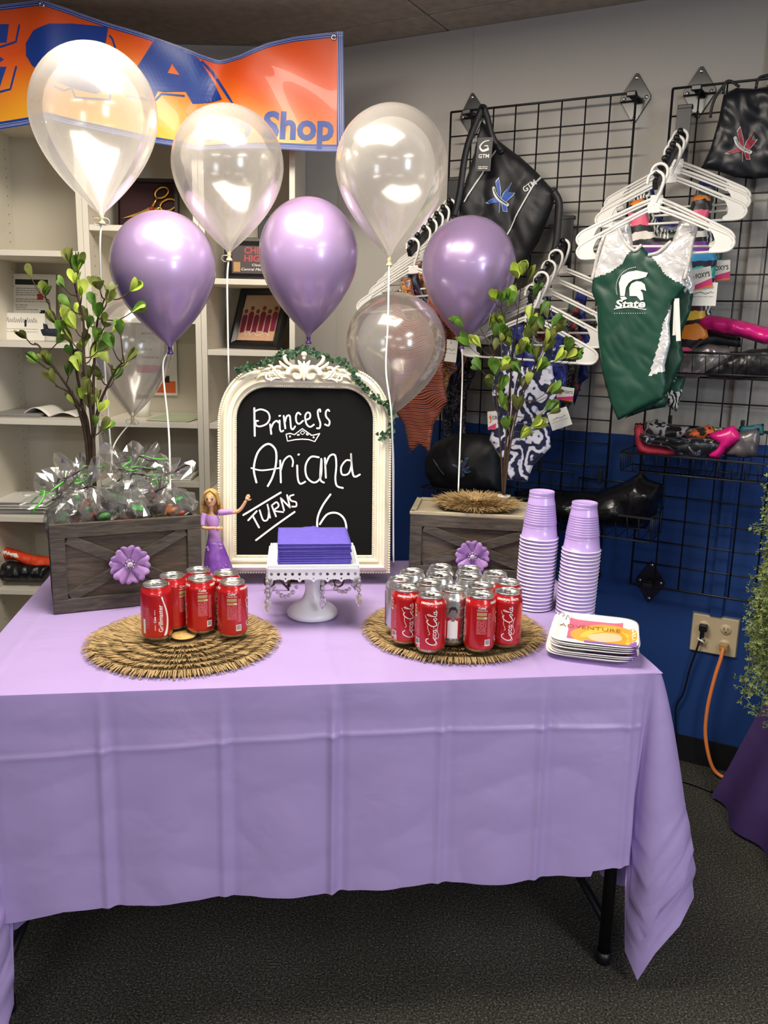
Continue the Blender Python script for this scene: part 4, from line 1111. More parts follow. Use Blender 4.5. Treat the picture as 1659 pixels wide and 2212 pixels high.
# ---- wire baskets
def basket(s0, s1, z, depth, h, label, back=.07):
    f = wallf(s0, z, .006); t = thing('wire_basket', label, 'wire basket', f.m)
    w = s1 - s0; b = MB(); r = .0024
    F0, F1 = .012, depth - .03
    b.tube([(0, h, 0), (0, h, depth), (w, h, depth), (w, h, 0)], .0034, 8, 0, True)
    b.tube([(0, 0, 0), (0, 0, F1), (w, 0, F1), (w, 0, 0)], r, 6, 0, True); b.tube([(0, h + back, 0), (w, h + back, 0)], .003, 6)
    n = max(3, int(w / .034))
    for k in range(n + 1):
        x = w * k / n; b.tube([(x, h + back, 0), (x, 0, 0), (x, 0, F1), (x, h, depth)], .0014, 5)
    for sx_ in (0, w):
        for k in range(1, 6): zz = depth * k / 6; b.tube([(sx_, h, zz), (sx_, 0, min(zz, F1))], .0014, 5)
    b.build('wire_frame', M['black_wire'], t)
    for x in (w * .25, w * .75):
        b = MB(); b.box((x, h + back + .012, .002), (.012, .045, .010), 0, None, .002); b.build('hanging_clip', M['black_wire'], t)
basket(.690, 1.115, 1.012, .185, .060, 'black wire basket of headbands on the right grid')
basket(.80, 1.20, 1.315, .19, .06, 'black wire basket with the pink garment on top, right grid', .05)
basket(.030, .50, .825, .19, .07, 'black wire basket holding the dark emblem bag behind the straw-topped crate')
basket(.52, .80, .80, .20, .08, 'black wire basket under the glossy black bag')
def soft(name, label, cat, fr, pts, thick, mats, seed=0, wr=.012, step=.009, mif=None, off=0, ws=20, reach=None):
    P = Pillow([(fr.loc(*p, off).x, fr.loc(*p, off).y) for p in pts], thick, step, wrinkle=wr, wscale=ws, seed=seed, reach=reach); b = MB(); P.into(b, mif)
    o = b.build(name, mats); o.matrix_world = fr.m @ Matrix.Translation((0, 0, off)); tag(o, label, cat); return o, P
m_hot = mat('hot_pink_satin', 'd81e7c', .28); add_bump(m_hot, noise_tex(m_hot, coords(m_hot, 'Object'), 20, 2, .4), .4, .01)
BK = wallf(.9, 1.06, .10)
soft('headband', 'silver and black headband at the left end of the headband basket', 'headband', BK, [(1390, 912), (1420, 905), (1455, 918), (1490, 922), (1490, 945), (1440, 950), (1395, 940)], .030, [blobs('silver_black_print', [(0, '1c1b1e'), (.48, 'b9b6b4'), (.62, '3a383b')], 24)], 1, off=-.02)
soft('headband', 'coral red headband peeking out at the left of the headband basket', 'headband', BK, [(1369, 925), (1384, 912), (1392, 935), (1395, 960), (1440, 968), (1478, 972), (1455, 984), (1400, 984), (1376, 975)], .024, [mat('coral_cloth', 'd23a50', .5)], 2, off=.03)
soft('headband', 'black floral headband lying across the front of the headband basket', 'headband', BK, [(1380, 935), (1420, 940), (1470, 950), (1500, 945), (1560, 950), (1562, 975), (1520, 988), (1470, 985), (1440, 966), (1400, 962), (1384, 950)], .030, [blobs('dark_floral_print', [(0, '0f0f13'), (.56, '31486e'), (.62, 'd9d2c6'), (.66, '121216'), (.72, '8a3040')], 46, .8)], 3, off=.05)
soft('headband', 'orange and green printed headband in the middle of the headband basket', 'headband', BK, [(1478, 930), (1530, 918), (1560, 925), (1570, 945), (1520, 955), (1482, 950)], .028, [blobs('orange_green_print', [(0, '26251a'), (.45, 'e8622a'), (.56, '4a4a30'), (.66, 'cdbb90')], 30)], 4, off=.0)
soft('headband', 'bright pink headband folded near the right of the headband basket', 'headband', BK, [(1526, 938), (1560, 928), (1585, 918), (1600, 940), (1602, 950), (1570, 970), (1550, 994), (1525, 985), (1552, 960)], .026, [m_hot], 5, off=.06)
soft('headband', 'grey metallic headband at the right end of the headband basket', 'headband', BK, [(1600, 932), (1640, 925), (1642, 950), (1634, 985), (1610, 990), (1560, 985), (1582, 960)], .024, [mat('grey_metallic_cloth', '6f6a6b', .3, .5)], 6, off=.055, wr=.02)
soft('card', 'teal backing card at the right end of the headband basket', 'card', BK, [(1596, 922), (1650, 915), (1650, 940), (1600, 942)], .002, [mat('teal_card', '1d5b66', .5)], 6, off=.01, wr=.0)
BK = wallf(1.0, 1.36, .10)
soft('garment', 'glossy hot pink garment lying on top of the upper basket', 'garment', BK, [(1502, 695), (1525, 680), (1560, 684), (1600, 692), (1650, 705), (1700, 715), (1720, 740), (1650, 744), (1600, 728), (1560, 722), (1520, 712)], .035, [m_hot], 7, wr=.022, off=.03)
soft('garment', 'silver grey garment inside the upper basket', 'garment', BK, [(1452, 775), (1490, 752), (1530, 742), (1575, 750), (1580, 775), (1540, 805), (1500, 818), (1458, 814)], .028, [mat('silver_lame', 'a8a2a0', .25, .6)], 8, wr=.024, off=.02)
soft('garment', 'black sequined garment filling the right of the upper basket', 'garment', BK, [(1520, 800), (1560, 775), (1620, 755), (1720, 748), (1730, 815), (1600, 822), (1530, 818)], .03, [var_mat('black_sequin', '131315', '2b2c2e', 90, .3, .6)], 9, wr=.02, off=.025)
soft('garment', 'matte black garment with a card tag at the left of the upper basket', 'garment', BK, [(1440, 705), (1480, 700), (1520, 712), (1600, 730), (1600, 750), (1540, 745), (1480, 765), (1442, 770)], .03, [m_nylon], 10, wr=.018, off=.0)
# dark bags low on the grid
BK = wallf(.25, 1.0, .11)
o, P = soft('bag', 'black bag with a blue team emblem lying in the low basket behind the crate', 'bag', BK, [(920, 985), (940, 955), (985, 935), (1040, 938), (1085, 955), (1090, 1010), (1090, 1062), (1000, 1068), (940, 1058), (918, 1020)], .07, [m_nylon], 11, wr=.02, off=.0, step=.014)
b = MB(); q = BK.loc(1020, 1004); emblem(b, q.x, q.y, .036, -.5, P, 0, 1); A = Vector(BK.loc(952, 988)); B = Vector(BK.loc(978, 1018)); b.flat(stroke([A.lerp(B, k / 6) for k in range(7)], .003, 1, False), lambda x, y: P.front(x, y, .004), 1)
e_ = b.build('emblem', [mat('dull_blue_print', '22406e', .5), mat('dull_grey_print', '8b9089', .5), m_nylon, M['ink']], o)
BK = wallf(.6, .90, .13)
o, P = soft('bag', 'glossy black bag on the low basket behind the cups', 'bag', BK, [(1110, 1062), (1160, 1052), (1230, 1060), (1290, 1062), (1345, 1042), (1385, 1020), (1400, 1035), (1432, 1046), (1430, 1075), (1418, 1110), (1395, 1142), (1340, 1138), (1270, 1142), (1200, 1130), (1130, 1125)], .08, [m_gloss], 13, wr=.03, off=.0, step=.013, ws=9)
b = MB(); (V, F), w_ = text2('GTM', .02); A = Vector(BK.loc(1290, 1088)); B = Vector(BK.loc(1294, 1112)); d_ = B - A; n_ = Vector((-d_.y, d_.x)).normalized()
b.flat(([tuple(A + d_ * x / w_ + n_ * (y * .014)) for x, y in V], F), lambda x, y: P.front(x, y, .004)); b.build('lettering', m_silv, o)

# ---- outlet, plugs and cords on the wall
OF = wallf(.9875, .465, -.0545)
t = thing('wall_outlet', 'beige double wall outlet on the blue wall right of the table', 'outlet', OF.m)
m_bei = mat('beige_plastic', 'cbb793', .4); m_slot = mat('slot_black', '16120e', .6)
b = MB(); b.box((0, 0, 0), (.142, .128, .008), 0, None, .003); cp_ = b.build('cover_plate', m_bei, t)
b = MB(); b.box((.0, .003, -.0035), (.148, .132, .003)); b.build('gasket', mat('chipped_paint_edge', '5d6f86', .7), t)
for x in (-.034, .034):
    for y in (-.026, .026):
        b = MB(); b.lathe([(.0, .0065), (.0165, .0065), (.018, .004)], 22, 0, Matrix.Translation((x, y, 0)))
        for dx, hh in ((-.006, .008), (.006, .007)): b.box((x + dx, y + .003, .0066), (.0022, hh, .0006), 1)
        b.lathe([(0, .0003), (.0024, .0)], 10, 1, Matrix.Translation((x, y - .008, .0068))); b.build('receptacle', [m_bei, m_slot], cp_)
t = thing('power_cord', 'thick orange extension cord plugged in at the lower right socket', 'cord', OF.m)
b = MB(); b.box((.034, -.029, .017), (.028, .026, .018), 0, None, .005); b.build('plug', mat('translucent_tan_plug', 'a98a52', .4), t)
OFI = OF.m.inverted()
b = MB(); oc = [WP(.9875 + .034, .436, -.028), WP(1.018, .40, -.02), WP(1.006, .33, -.015), WP(.995, .22, -.012), WP(1.0, .12, -.01), WP(1.035, .025, 0), WP(1.09, .008, .02), WP(1.18, .008, .06)]
b.tube(smooth_pts([OFI @ p for p in oc], 8), .0062, 10); b.build('cable', mat('orange_cable', 'f08a4a', .45), t)
t = thing('power_cord', 'thin black cord with a white tie plugged in at the upper left socket', 'cord', OF.m)
b = MB(); b.box((-.034, .024, .017), (.026, .024, .020), 0, None, .004); b.box((-.036, .002, .016), (.014, .026, .014), 0, None, .004); b.build('plug', M['black_plastic'], t)
b = MB(); b.tube([(-.048, -.016, .018), (-.034, -.02, .022), (-.026, -.028, .018)], .0035, 6); b.build('cable_tie', M['white_plastic'], t)
b = MB(); bc = [WP(.950, .468, -.036), WP(.944, .43, -.036), WP(.925, .34, -.040), WP(.912, .25, -.042), WP(.893, .19, -.044), WP(.900, .10, -.044), WP(.90, .03, -.03), WP(.88, .006, .05), WP(.90, .006, .10), WP(.97, .006, .10), WP(1.05, .006, .12)]
b.tube(smooth_pts([OFI @ p for p in bc], 6), .0034, 8); b.build('cable', M['black_plastic'], t)
# ------------------------------------------------------------------ wooden crates with flowers
m_wood = mat('weathered_grey_wood', '5b5247', .75)
v = coords(m_wood, 'Object', (3, 18, 18)); n_ = noise_tex(m_wood, v, 6, 5, .8)
lk(m_wood, ramp(m_wood, n_, [(.25, '2a251f'), (.5, '453e35'), (.75, '5b5246')]), bsdf(m_wood).inputs['Base Color']); add_bump(m_wood, n_, .35, .004)
m_panel = mat('weathered_brown_panel', '6a5c48', .75)
v = coords(m_panel, 'Object', (2.5, 20, 20)); n_ = noise_tex(m_panel, v, 5, 5, .8)
lk(m_panel, ramp(m_panel, n_, [(.25, '352d23'), (.55, '52473a'), (.8, '665b49')]), bsdf(m_panel).inputs['Base Color']); add_bump(m_panel, n_, .3, .004)
m_pale = var_mat('pale_wood_top', '9a8d74', 'b3a78d', 9, .7, .2, (2, 14, 14))
m_petal = var_mat('lilac_petal', '9a72b4', 'b48cc8', 40, .6, .1)
m_gem = mat('clear_gem', 'ffffff', .05, 0, **{'Transmission Weight': .6, 'IOR': 1.7})
def crate(label, m, W, D, H, lid):
    t = thing('wooden_crate', label, 'crate', m, 'grey wooden crates on the table'); th = .014
    def bx(name, c, d, mt): b = MB(); b.box(c, d, 0, None, .0015); return b.build(name, mt, t)
    bx('front_panel', (W / 2, .010, H / 2), (W - .01, .012, H - .006), m_panel); bx('back_panel', (W / 2, D - .008, H / 2), (W - .01, .012, H - .006), m_panel)
    bx('side_panel', (.008, D / 2, H / 2), (.012, D - .01, H - .006), m_wood); bx('side_panel', (W - .008, D / 2, H / 2), (.012, D - .01, H - .006), m_wood)
    bx('bottom_panel', (W / 2, D / 2, .008), (W - .04, D - .04, .012), m_panel)
    fw = .034
    for c, d in (((W / 2, 0, H - fw / 2), (W, .012, fw)), ((W / 2, 0, fw / 2), (W, .012, fw)), ((fw / 2, 0, H / 2), (fw, .012, H - 2 * fw)), ((W - fw / 2, 0, H / 2), (fw, .012, H - 2 * fw))): bx('frame_board', c, d, m_wood)
    for y0 in (D * .25, D * .75):
        pass
    ix, iz = W - 2 * fw, H - 2 * fw; L = sqrt(ix * ix + iz * iz) - .012
    for sg in (-1, 1):
        b = MB(); b.box((0, 0, 0), (L, .008, .026), 0, Matrix.Translation((W / 2, .000 + .001 * sg, H / 2)) @ Matrix.Rotation(sg * -atan2(iz, ix), 4, 'Y'), .001); b.build('cross_brace', m_wood, t)
    if lid:
        bx('lid', (W / 2, D / 2 - .002, H - .004), (W - .02, D - .022, .008), m_pale)
        for c, d in (((W / 2, .003, H + .004), (W + .004, .018, .009)), ((.006, D / 2, H + .004), (.016, D, .009)), ((W - .006, D / 2, H + .004), (.016, D, .009)), ((W / 2, D - .006, H + .004), (W, .014, .009))): bx('lid_rim', c, d, m_pale)
    return t
def flower(parent, x, z, R, seed=0):
    m = Matrix.Translation((x, -.008, z)) @ Matrix.Rotation(pi / 2, 4, 'X')
    b = MB(); b.lathe([(0, .0062), (.012, .006), (.014, .001), (0, .0005)], 20, 0, m); fl_ = b.build('fabric_flower', m_petal, parent)
    for lay, (rr, a0, zz, n) in enumerate(((R, .1, .002, 8),)):
        for k in range(n):
            a = a0 + 2 * pi * k / n; b = MB(); r_ = rr
            pts = [(0, .003), (r_ * .55, r_ * .27), (r_ * .86, r_ * .36), (r_ * 1.0, r_ * .24), (r_ * .95, r_ * .07), (r_ * .90, 0), (r_ * .95, -r_ * .07), (r_ * 1.0, -r_ * .24), (r_ * .86, -r_ * .36), (r_ * .55, -r_ * .27), (0, -.003)]
            pts = [(p.x, p.y) for p in smooth_pts(pts, 3)]
            V, F = fill([pts[::-1]], r_ * .18)
            b.add([(px_, py_, zz + .006 * (k % 2) + .012 * (px_ / r_) ** 2 - .16 * abs(py_) * (px_ / r_)) for px_, py_ in V], F)
            b.build('petal', m_petal, fl_, m @ Matrix.Rotation(a, 4, 'Z'), solid=.0008)
    b = MB(); b.lathe([(0, .009), (.004, .0085), (.0075, .004), (.006, 0)], 8, 0, m @ Matrix.Translation((0, 0, .008)), False); b.build('gem', m_gem, fl_)
    for k in range(8):
        a = 2 * pi * k / 8; b = MB(); b.ball((.0105 * cos(a), .0105 * sin(a), .010), .0022, 8, 6, 0, m); b.build('gem_bead', M['chrome'], fl_)
CL = TR(-.783, 1.934, CT, .411)
c1 = crate('dark grey wooden crate full of cellophane gift bags', CL, .354, .183, .218, False)
flower(c1, .178, .110, .048)
CR = TR(.074, 2.325, CT, -.134)
c2 = crate('grey wooden crate topped by a straw mat, right of the chalkboard', CR, .374, .205, .180, True)
flower(c2, .178, .070, .047)

# ------------------------------------------------------------------ straw mats
m_straw = var_mat('straw', '8f744a', 'b99c6a', 90, .8, .2); m_straw2 = var_mat('straw_core', '5d4a2a', '77603a', 60, .85, .3)
def straw_mat(label, m, R, rings, seed, thick=.012):
    r = random.Random(seed); t = thing('straw_mat', label, 'placemat', m, 'round straw mats')
    b = MB(); b.lathe([(0, thick * .45), (R * .93, thick * .30), (R * .95, .002), (0, .0005)], 48); b.build('base', m_straw2, t)
    b = MB()
    dr = R / (rings + .6)
    for k in range(rings):
        r0 = R - dr * (k + 1.25); r1 = R - dr * k
        if r0 < .02: break
        n = int(2 * pi * r1 / .0021)
        for i in range(n):
            a = 2 * pi * (i + r.uniform(-.5, .5)) / n; da = r.uniform(-.08, .08) * dr / r1 * 2
            e = r1 + r.uniform(-.003, .002) - (.004 if r.random() < .1 else 0) + (r.uniform(-.004, .004) if k == 0 else 0); w = r.uniform(.0018, .0030)
            z0 = thick * .38 + r.uniform(-.0005, .001); zm = thick * .74; z1 = thick * r.uniform(.84, 1.06) if k else thick * r.uniform(.05, .62)
            P = [Vector((r0 * cos(a), r0 * sin(a), z0)), Vector(((r0 + e) / 2 * cos(a + da * .5), (r0 + e) / 2 * sin(a + da * .5), zm)), Vector((e * cos(a + da), e * sin(a + da), z1))]
            s_ = Vector((-sin(a), cos(a), r.uniform(-.5, .5))) * w / 2
            b.add([P[0] - s_, P[0] + s_, P[1] - s_, P[1] + s_, P[2] - s_ * .6, P[2] + s_ * .6], [(0, 1, 3, 2), (2, 3, 5, 4)][::-1], 0, False)
    b.build('straw_fringe', m_straw, t)
    b = MB(); b.lathe([(0, thick * 1.12), (.024, thick * 1.1), (.027, thick * .9)], 30); b.build('center_knot', var_mat('straw_knot', 'b8904c', 'cfaa66', 120, .8, .3), t)
MT = .0155
p = TP(-.982, .243); straw_mat('round straw mat under the six red cans', TR(p.x, p.y, CT), .212, 7, 1, MT)
p = TP(-.372, .266); straw_mat('round straw mat under the cluster of red and silver cans', TR(p.x, p.y, CT), .214, 7, 2, MT)
t = thing('straw_mat', 'small shaggy straw mat on top of the right crate', 'placemat', TR(.266, 2.412, CT + .189), 'round straw mats')
r = random.Random(5)
b = MB(); b.lathe([(0, .016), (.09, .014), (.11, .002), (0, .0005)], 40); b.build('base', m_straw2, t)
b = MB()
for i in range(2600):
    a = r.uniform(0, 2 * pi); rr = .125 * sqrt(r.random()); L_ = r.uniform(.018, .038); da = r.uniform(-.35, .35); el = r.uniform(.0, .5) if rr < .1 else r.uniform(-.25, .3)
    z0 = .012 + .008 * (1 - rr / .125); P0 = Vector((rr * .85 * cos(a), rr * .85 * sin(a), z0)); d_ = Vector((cos(a + da) * cos(el), sin(a + da) * cos(el), sin(el))) * L_
    P1 = P0 + d_; P1.z = max(P1.z, .002); s_ = Vector((-sin(a), cos(a), r.uniform(-.6, .6))) * .0010
    b.add([P0 - s_, P0 + s_, P1 - s_ * .4, P1 + s_ * .4], [(0, 1, 3, 2)], 0, False)
b.build('straw_fringe', m_straw, t)
b = MB()
for k in range(3): b.tube([(.008 * (k + 1) * cos(q), .008 * (k + 1) * sin(q), .022 - .001 * k) for q in [2 * pi * j / 24 for j in range(24)]], .003, 6, 0, True)
b.build('center_knot', m_straw, t)

# ------------------------------------------------------------------ drink cans
m_cred = mat('red_can_paint', 'bb1619', .30, .25); bsdf(m_cred).inputs['Coat Weight'].default_value = .5
m_csil = mat('silver_can_paint', 'c9c9c9', .26, .85)
CANM = [m_cred, M['alu'], M['white_ink'], m_csil, M['blue_ink'], mat('can_pink_print', 'd77b80', .5), M['ink'], mat('can_red_print', 'c01f2c', .4), mat('can_skin_print', '77706c', .5), mat('gold_print', 'b59a68', .4)]
RC = .0331
def cyl(lift=.00018):
    return lambda x, y: Vector((( RC + lift) * sin(x / RC), -(RC + lift) * cos(x / RC), y))
def can_parts(kind):
    parts = {}
    pm = 0 if kind != 'silver' else 3
    b = MB(); prof = [(0, .004), (.020, .0025), (.0245, 0), (.0262, .0006), (.0275, .0035), (.0310, .0085), (.0328, .0118), (RC, .0150), (RC, .1005), (.0328, .1035), (.0315, .1075), (.0290, .1125), (.0272, .1155), (.0264, .1175), (.0266, .1188), (.0271, .1200), (.0271, .1212), (.0262, .1218), (.0252, .1212), (.0248, .1175)]
    mis = [1, 1, 1, 1, 1, pm, pm, pm, pm, pm, pm, pm, pm, 1, 1, 1, 1, 1, 1]
    b.lathe(prof, 48, 0, None, True, mis=mis)
    f = cyl()
    def wrapped(vf, x0, y0=0.0, s=1.0, rot=0.0, mi=2, sy=None): b.flat(refine(move2(vf, x0, y0, s, rot, sy), .006), f, mi)
    def neck(body, a0, mi=2, sc=.0062):
        (V, F), w = text2(body, .025); n0 = Vector((.0313, .1080)); n1 = Vector((.0285, .1135))
        def g(x, y):
            tt = y / .72 * .75 + .1; rr = n0.x + (n1.x - n0.x) * tt + .0004; zz = n0.y + (n1.y - n0.y) * tt; a = a0 + (x - w / 2) * sc / .030
            return Vector((rr * sin(a), -rr * cos(a), zz))
        b.flat(refine(([(x, y) for x, y in V], F), 1.0), g, mi)
    if kind == 'coke':
        S = .0092
        def script(x0):
            st = []
            C = [(2.0, 2.35), (1.6, 2.9), (.9, 2.7), (.3, 1.7), (.15, .75), (.55, .15), (1.2, .2), (1.75, .7)]
            st.append((C, .26)); st.append(([(1.15, .15), (.3, -.25), (-.1, .3)], .10))
            def o_(x): return [(x, 1.0), (x - .25, .95), (x - .38, .5), (x - .2, .12), (x + .08, .2), (x + .2, .6), (x + .05, .98)]
            st.append((o_(2.35), .17)); st.append(([(2.35, 1.0), (2.6, .95), (2.85, 1.1)], .08))
            st.append(([(3.45, .85), (3.3, 1.05), (3.0, .9), (2.92, .45), (3.1, .12), (3.5, .35)], .18)); st.append((o_(4.1), .17)); st.append(([(4.38, 1.05), (4.3, .5), (4.4, .15), (4.75, .4)], .18))
            st.append(([(4.85, .85), (5.12, .95)], .14))
            st.append(([(7.2, 2.5), (6.85, 2.85), (6.2, 2.5), (5.6, 1.6), (5.45, .75), (5.8, .15), (6.4, .2), (6.95, .7)], .26))
            st.append(([(6.2, 2.5), (5.0, 2.55), (3.9, 2.15), (3.3, 1.95), (3.0, 2.3)], .12)); st.append(([(7.2, 2.5), (7.6, 3.0), (8.5, 3.3)], .10))
            st.append((o_(7.55), .17)); st.append(([(8.15, .5), (8.5, 1.6), (8.85, 2.4), (8.72, 2.75), (8.45, 2.3), (8.3, 1.2), (8.35, .3), (8.65, .2), (8.9, .45)], .16))
            st.append((o_(9.25), .17)); st.append(([(9.55, 1.05), (9.45, .5), (9.55, .15), (9.95, .45)], .18))
            st.append(([(1.75, .7), (2.0, -.35), (2.9, -.62), (3.8, -.25), (5.0, -.15), (6.6, -.55)], .13))
            for P, w in st: wrapped(stroke(P, w, 5), x0 + .0125, .0200, .0077, pi / 2)
        for x0 in (0, RC * pi): script(x0); 
        for a in (0, pi): neck('ORIGINAL TASTE', a)
        for x0 in (RC * 1.75, RC * (1.75 + pi)):
            (T, w) = text2('Coke', .03); wrapped(T, x0 - .009, .103 - .004, .0075, 0); wrapped(text2('Nutrition Facts', .02)[0], x0 - .011, .0945, .0036, 0)
            wrapped(cat2(rect2(-.011, .084, .010, .0915, 4, 1), rect2(-.011, .0765, .010, .0820, 4, 1)), x0, 0, 1, 0, 9); wrapped(text2('140', .03)[0], x0 + .0025, .0775, .0055, 0)
            wrapped(textlines(-.011, .010, [.073 - .0024 * k for k in range(13)], .0011, 7), x0, 0, 1, 0, 5)
            wrapped(textlines(.0125, .020, [.088 - .0026 * k for k in range(20)], .0012, 11), x0, 0, 1, 0, 5)
            wrapped(rect2(.008, .018, .020, .032, 3, 1), x0); bars = [rect2(.0092 + .0011 * k, .0205, .0092 + .0011 * k + (.0004, .0007)[k % 2], .031) for k in range(9)]; b.flat(cat2(*[move2(q, x0, 0) for q in bars]), cyl(.0004), 6)
        for x0 in (-RC * .85,): wrapped(rect2(-.003, .018, .002, .026), x0, .006); wrapped(textlines(-.004, .004, [.012, .015, .018, .021], .0014, 5), x0, 0)
    elif kind == 'label':
        wrapped(text2('Grillmaster', .012)[0], .0085, .0215, .0132, pi / 2, 2); wrapped(text2('SHARE A', .01)[0], -.0065, .026, .0034, pi / 2, 2); wrapped(text2('Coke', .03)[0], -.0058, .043, .0062, pi / 2, 2); wrapped(text2('WITH A', .01)[0], -.0065, .060, .0034, pi / 2, 2)
        sw = [(.0105, .0130), (.0175, .0150), (.0212, .030), (.0225, .045), (.021, .062), (.017, .076), (.0125, .088), (.010, .099), (.0065, .099), (.0105, .086), (.0152, .071), (.0180, .055), (.0178, .042), (.0158, .028)]
        b.flat(refine(fill([[(x, y) for x, y in smooth_pts(sw, 3, True)]], .004), .006), f, 2)
        wrapped(rect2(-.036, .018, -.030, .050, 2, 1), 0, 0); wrapped(textlines(-.030, -.020, [.030 + .004 * k for k in range(12)], .0012, 4), 0, 0, 1, 0, 5)
    else:
        fig = 0.0
        wrapped(rect2(-.020, .062, .020, .0645, 8, 1), 0, 0, 1, 0, 7); wrapped(rect2(-.020, .057, .020, .060, 8, 1), 0, 0, 1, 0, 7)
        for L, mi, lf in (([(-.016, .020), (.016, .020), (.018, .055), (.008, .066), (-.008, .066), (-.018, .055)], 7, .0003), ([(-.011, .020), (.011, .020), (.011, .058), (.0, .064), (-.011, .058)], 2, .0005), ([(-.004, .058), (.004, .058), (.0045, .072), (-.0045, .072)], 8, .0006)):
            b.flat(refine(fill([L], .004), .006), cyl(lf), mi)
        b.flat(disc2(0, .078, .0075, 16, .0095), cyl(.0007), 8); b.flat(refine(fill([[(-.009, .074), (-.0085, .086), (-.003, .0905), (.005, .090), (.0095, .083), (.0085, .075), (.006, .083), (-.004, .084)]], .003), .006), cyl(.0009), 6)
        wrapped(text2('MICHAEL JACKSON', .03)[0], -.0285, .0145, .0062, 0, 6)
        for x0 in (RC * 2.0,):
            wrapped(text2('DIET', .04)[0], x0 - .013, .079, .0135, 0, 4); wrapped(text2('PEPSI', .04)[0], x0 - .016, .066, .0135, 0, 4)
            wrapped(rect2(-.018, .050, .018, .062, 8, 1), x0, 0, 1, 0, 7); wrapped(fill([smooth_pts([(-.016, .044), (-.005, .052), (.006, .046), (.017, .052), (.017, .040), (.006, .036), (-.005, .042), (-.016, .036)], 3, True)], .004), x0, 0, 1, 0, 2)
            for k in range(5): wrapped(rect2(-.018, .018 + .0052 * k, .018, .0212 + .0052 * k, 8, 1), x0, 0, 1, 0, 4)
        wrapped(textlines(-.009, .009, [.03 + .004 * k for k in range(14)], .0013, 3), RC * 4.0, 0, 1, 0, 6)
        wrapped(text2('MAX', .04)[0], RC * 4 - .012, .09, .01, 0, 4)
    parts['can_body'] = (b, CANM)
    b = MB(); b.lathe([(.0249, .1178), (.0236, .1152), (.0222, .1168), (.0150, .1172), (0, .1172)], 40)
    b.tube([(.0105 * cos(a) * .8, .0105 * sin(a) - .008, .1174) for a in [2 * pi * k / 20 for k in range(20)]], .0005, 5, 0, True); parts['lid'] = (b, M['alu'])
    b = MB(); L = [(.0078 * cos(a), .0115 * sin(a) + .0035) for a in [2 * pi * k / 20 for k in range(20)]]; Hh = [(.0042 * cos(a), .0042 * sin(a) + .0088) for a in [2 * pi * k / 12 for k in range(12)]]
    b.slab(fill([L, Hh]), .0010, 0, None, .1184); b.ball((0, 0, .1184), .0028, 10, 6, 0, None, (1, 1, .5)); parts['pull_tab'] = (b, M['chrome'])
    return parts
CANP = {}
def can(kind, x, y, rz, label, group):
    z = CT + MT + .0024
    if kind not in CANP:
        t = thing('drink_can', label, 'can', TR(x, y, z, rz), group)
        last = None
        for n_, (b, mt) in can_parts(kind).items():
            last = b.build(n_, mt, last if n_ == 'pull_tab' else t)
        CANP[kind] = t
    else: dup(CANP[kind], TR(x, y, z, rz), label, group)
ztop = CT + MT + .0024 + .1215
Lc = [(608, 448, 'label', .12, 'red can with a white swoosh and vertical lettering, front left on the left mat'),
      (735, 386, 'coke', -1.0, 'red can behind the lettered can, at the left rear of the left mat'),
      (940, 407, 'coke', -1.60, 'red can in the front middle of the left mat, script at its left edge'),
      (1180, 432, 'coke', -1.78, 'red can showing its nutrition panel, front right on the left mat'),
      (925, 346, 'coke', .9, 'red can at the back of the left mat, nearest the crate'),
      (1132, 365, 'coke', 2.2, 'red can at the back right of the left mat, by the doll')]
Rc = [(428, 383, 'coke', .10, 'red can with white script at the left end of the right mat front row'),
      (622, 437, 'coke', .05, 'red can with white script standing farthest forward on the right mat'),
      (807, 390, 'silver', .05, 'silver can printed with a person in a white shirt, between red cans'),
      (1038, 437, 'coke', -1.62, 'red can turned to its nutrition panel in front on the right mat'),
      (1253, 407, 'coke', .05, 'red can with white script at the right end of the front row'),
      (1260, 330, 'coke', -1.9, 'red can behind the right end of the front row'),
      (372, 303, 'silver', -1.75, 'silver can with blue lettering at the left of the right mat'),
      (608, 333, 'silver', 2.6, 'silver can directly behind the foremost red can of the right mat'),
      (1037, 360, 'silver', 1.2, 'silver can directly behind the red can showing its nutrition panel'),
      (465, 243, 'silver', 2.2, 'silver can at the left rear of the right mat'),
      (700, 275, 'silver', 3.0, 'silver can in the left middle of the right mat'),
      (933, 282, 'silver', .6, 'silver can in the right middle of the right mat'),
      (1152, 260, 'silver', 3.6, 'silver can at the right rear of the right mat'),
      (705, 205, 'silver', 2.0, 'silver can farthest back on the right mat, nearest the frame'),
      (938, 220, 'silver', 1.4, 'silver can farthest back on the right mat, below the lilac flower')]
def relax(pts, d=.0672):
    P = [Vector((p.x, p.y)) for p in pts]
    for _ in range(200):
        for i in range(len(P)):
            for j in range(i):
                e = P[i] - P[j]; l = e.length
                if l < d: e = e / l * (d - l) / 2; P[i] += e; P[j] -= e
    return P
for arr, sc_, ox, oy, grp in ((Lc, 480 / 1659, 160, 1130, 'cans on the left straw mat'), (Rc, 430 / 1659, 770, 1170, 'cans on the right straw mat')):
    P = relax([at_z(ox + q[0] * sc_, oy + q[1] * sc_, ztop) for q in arr])
    for q, p in zip(arr, P): can(q[2], p.x, p.y, q[3] + atan2(-p.x, p.y), q[4], grp)

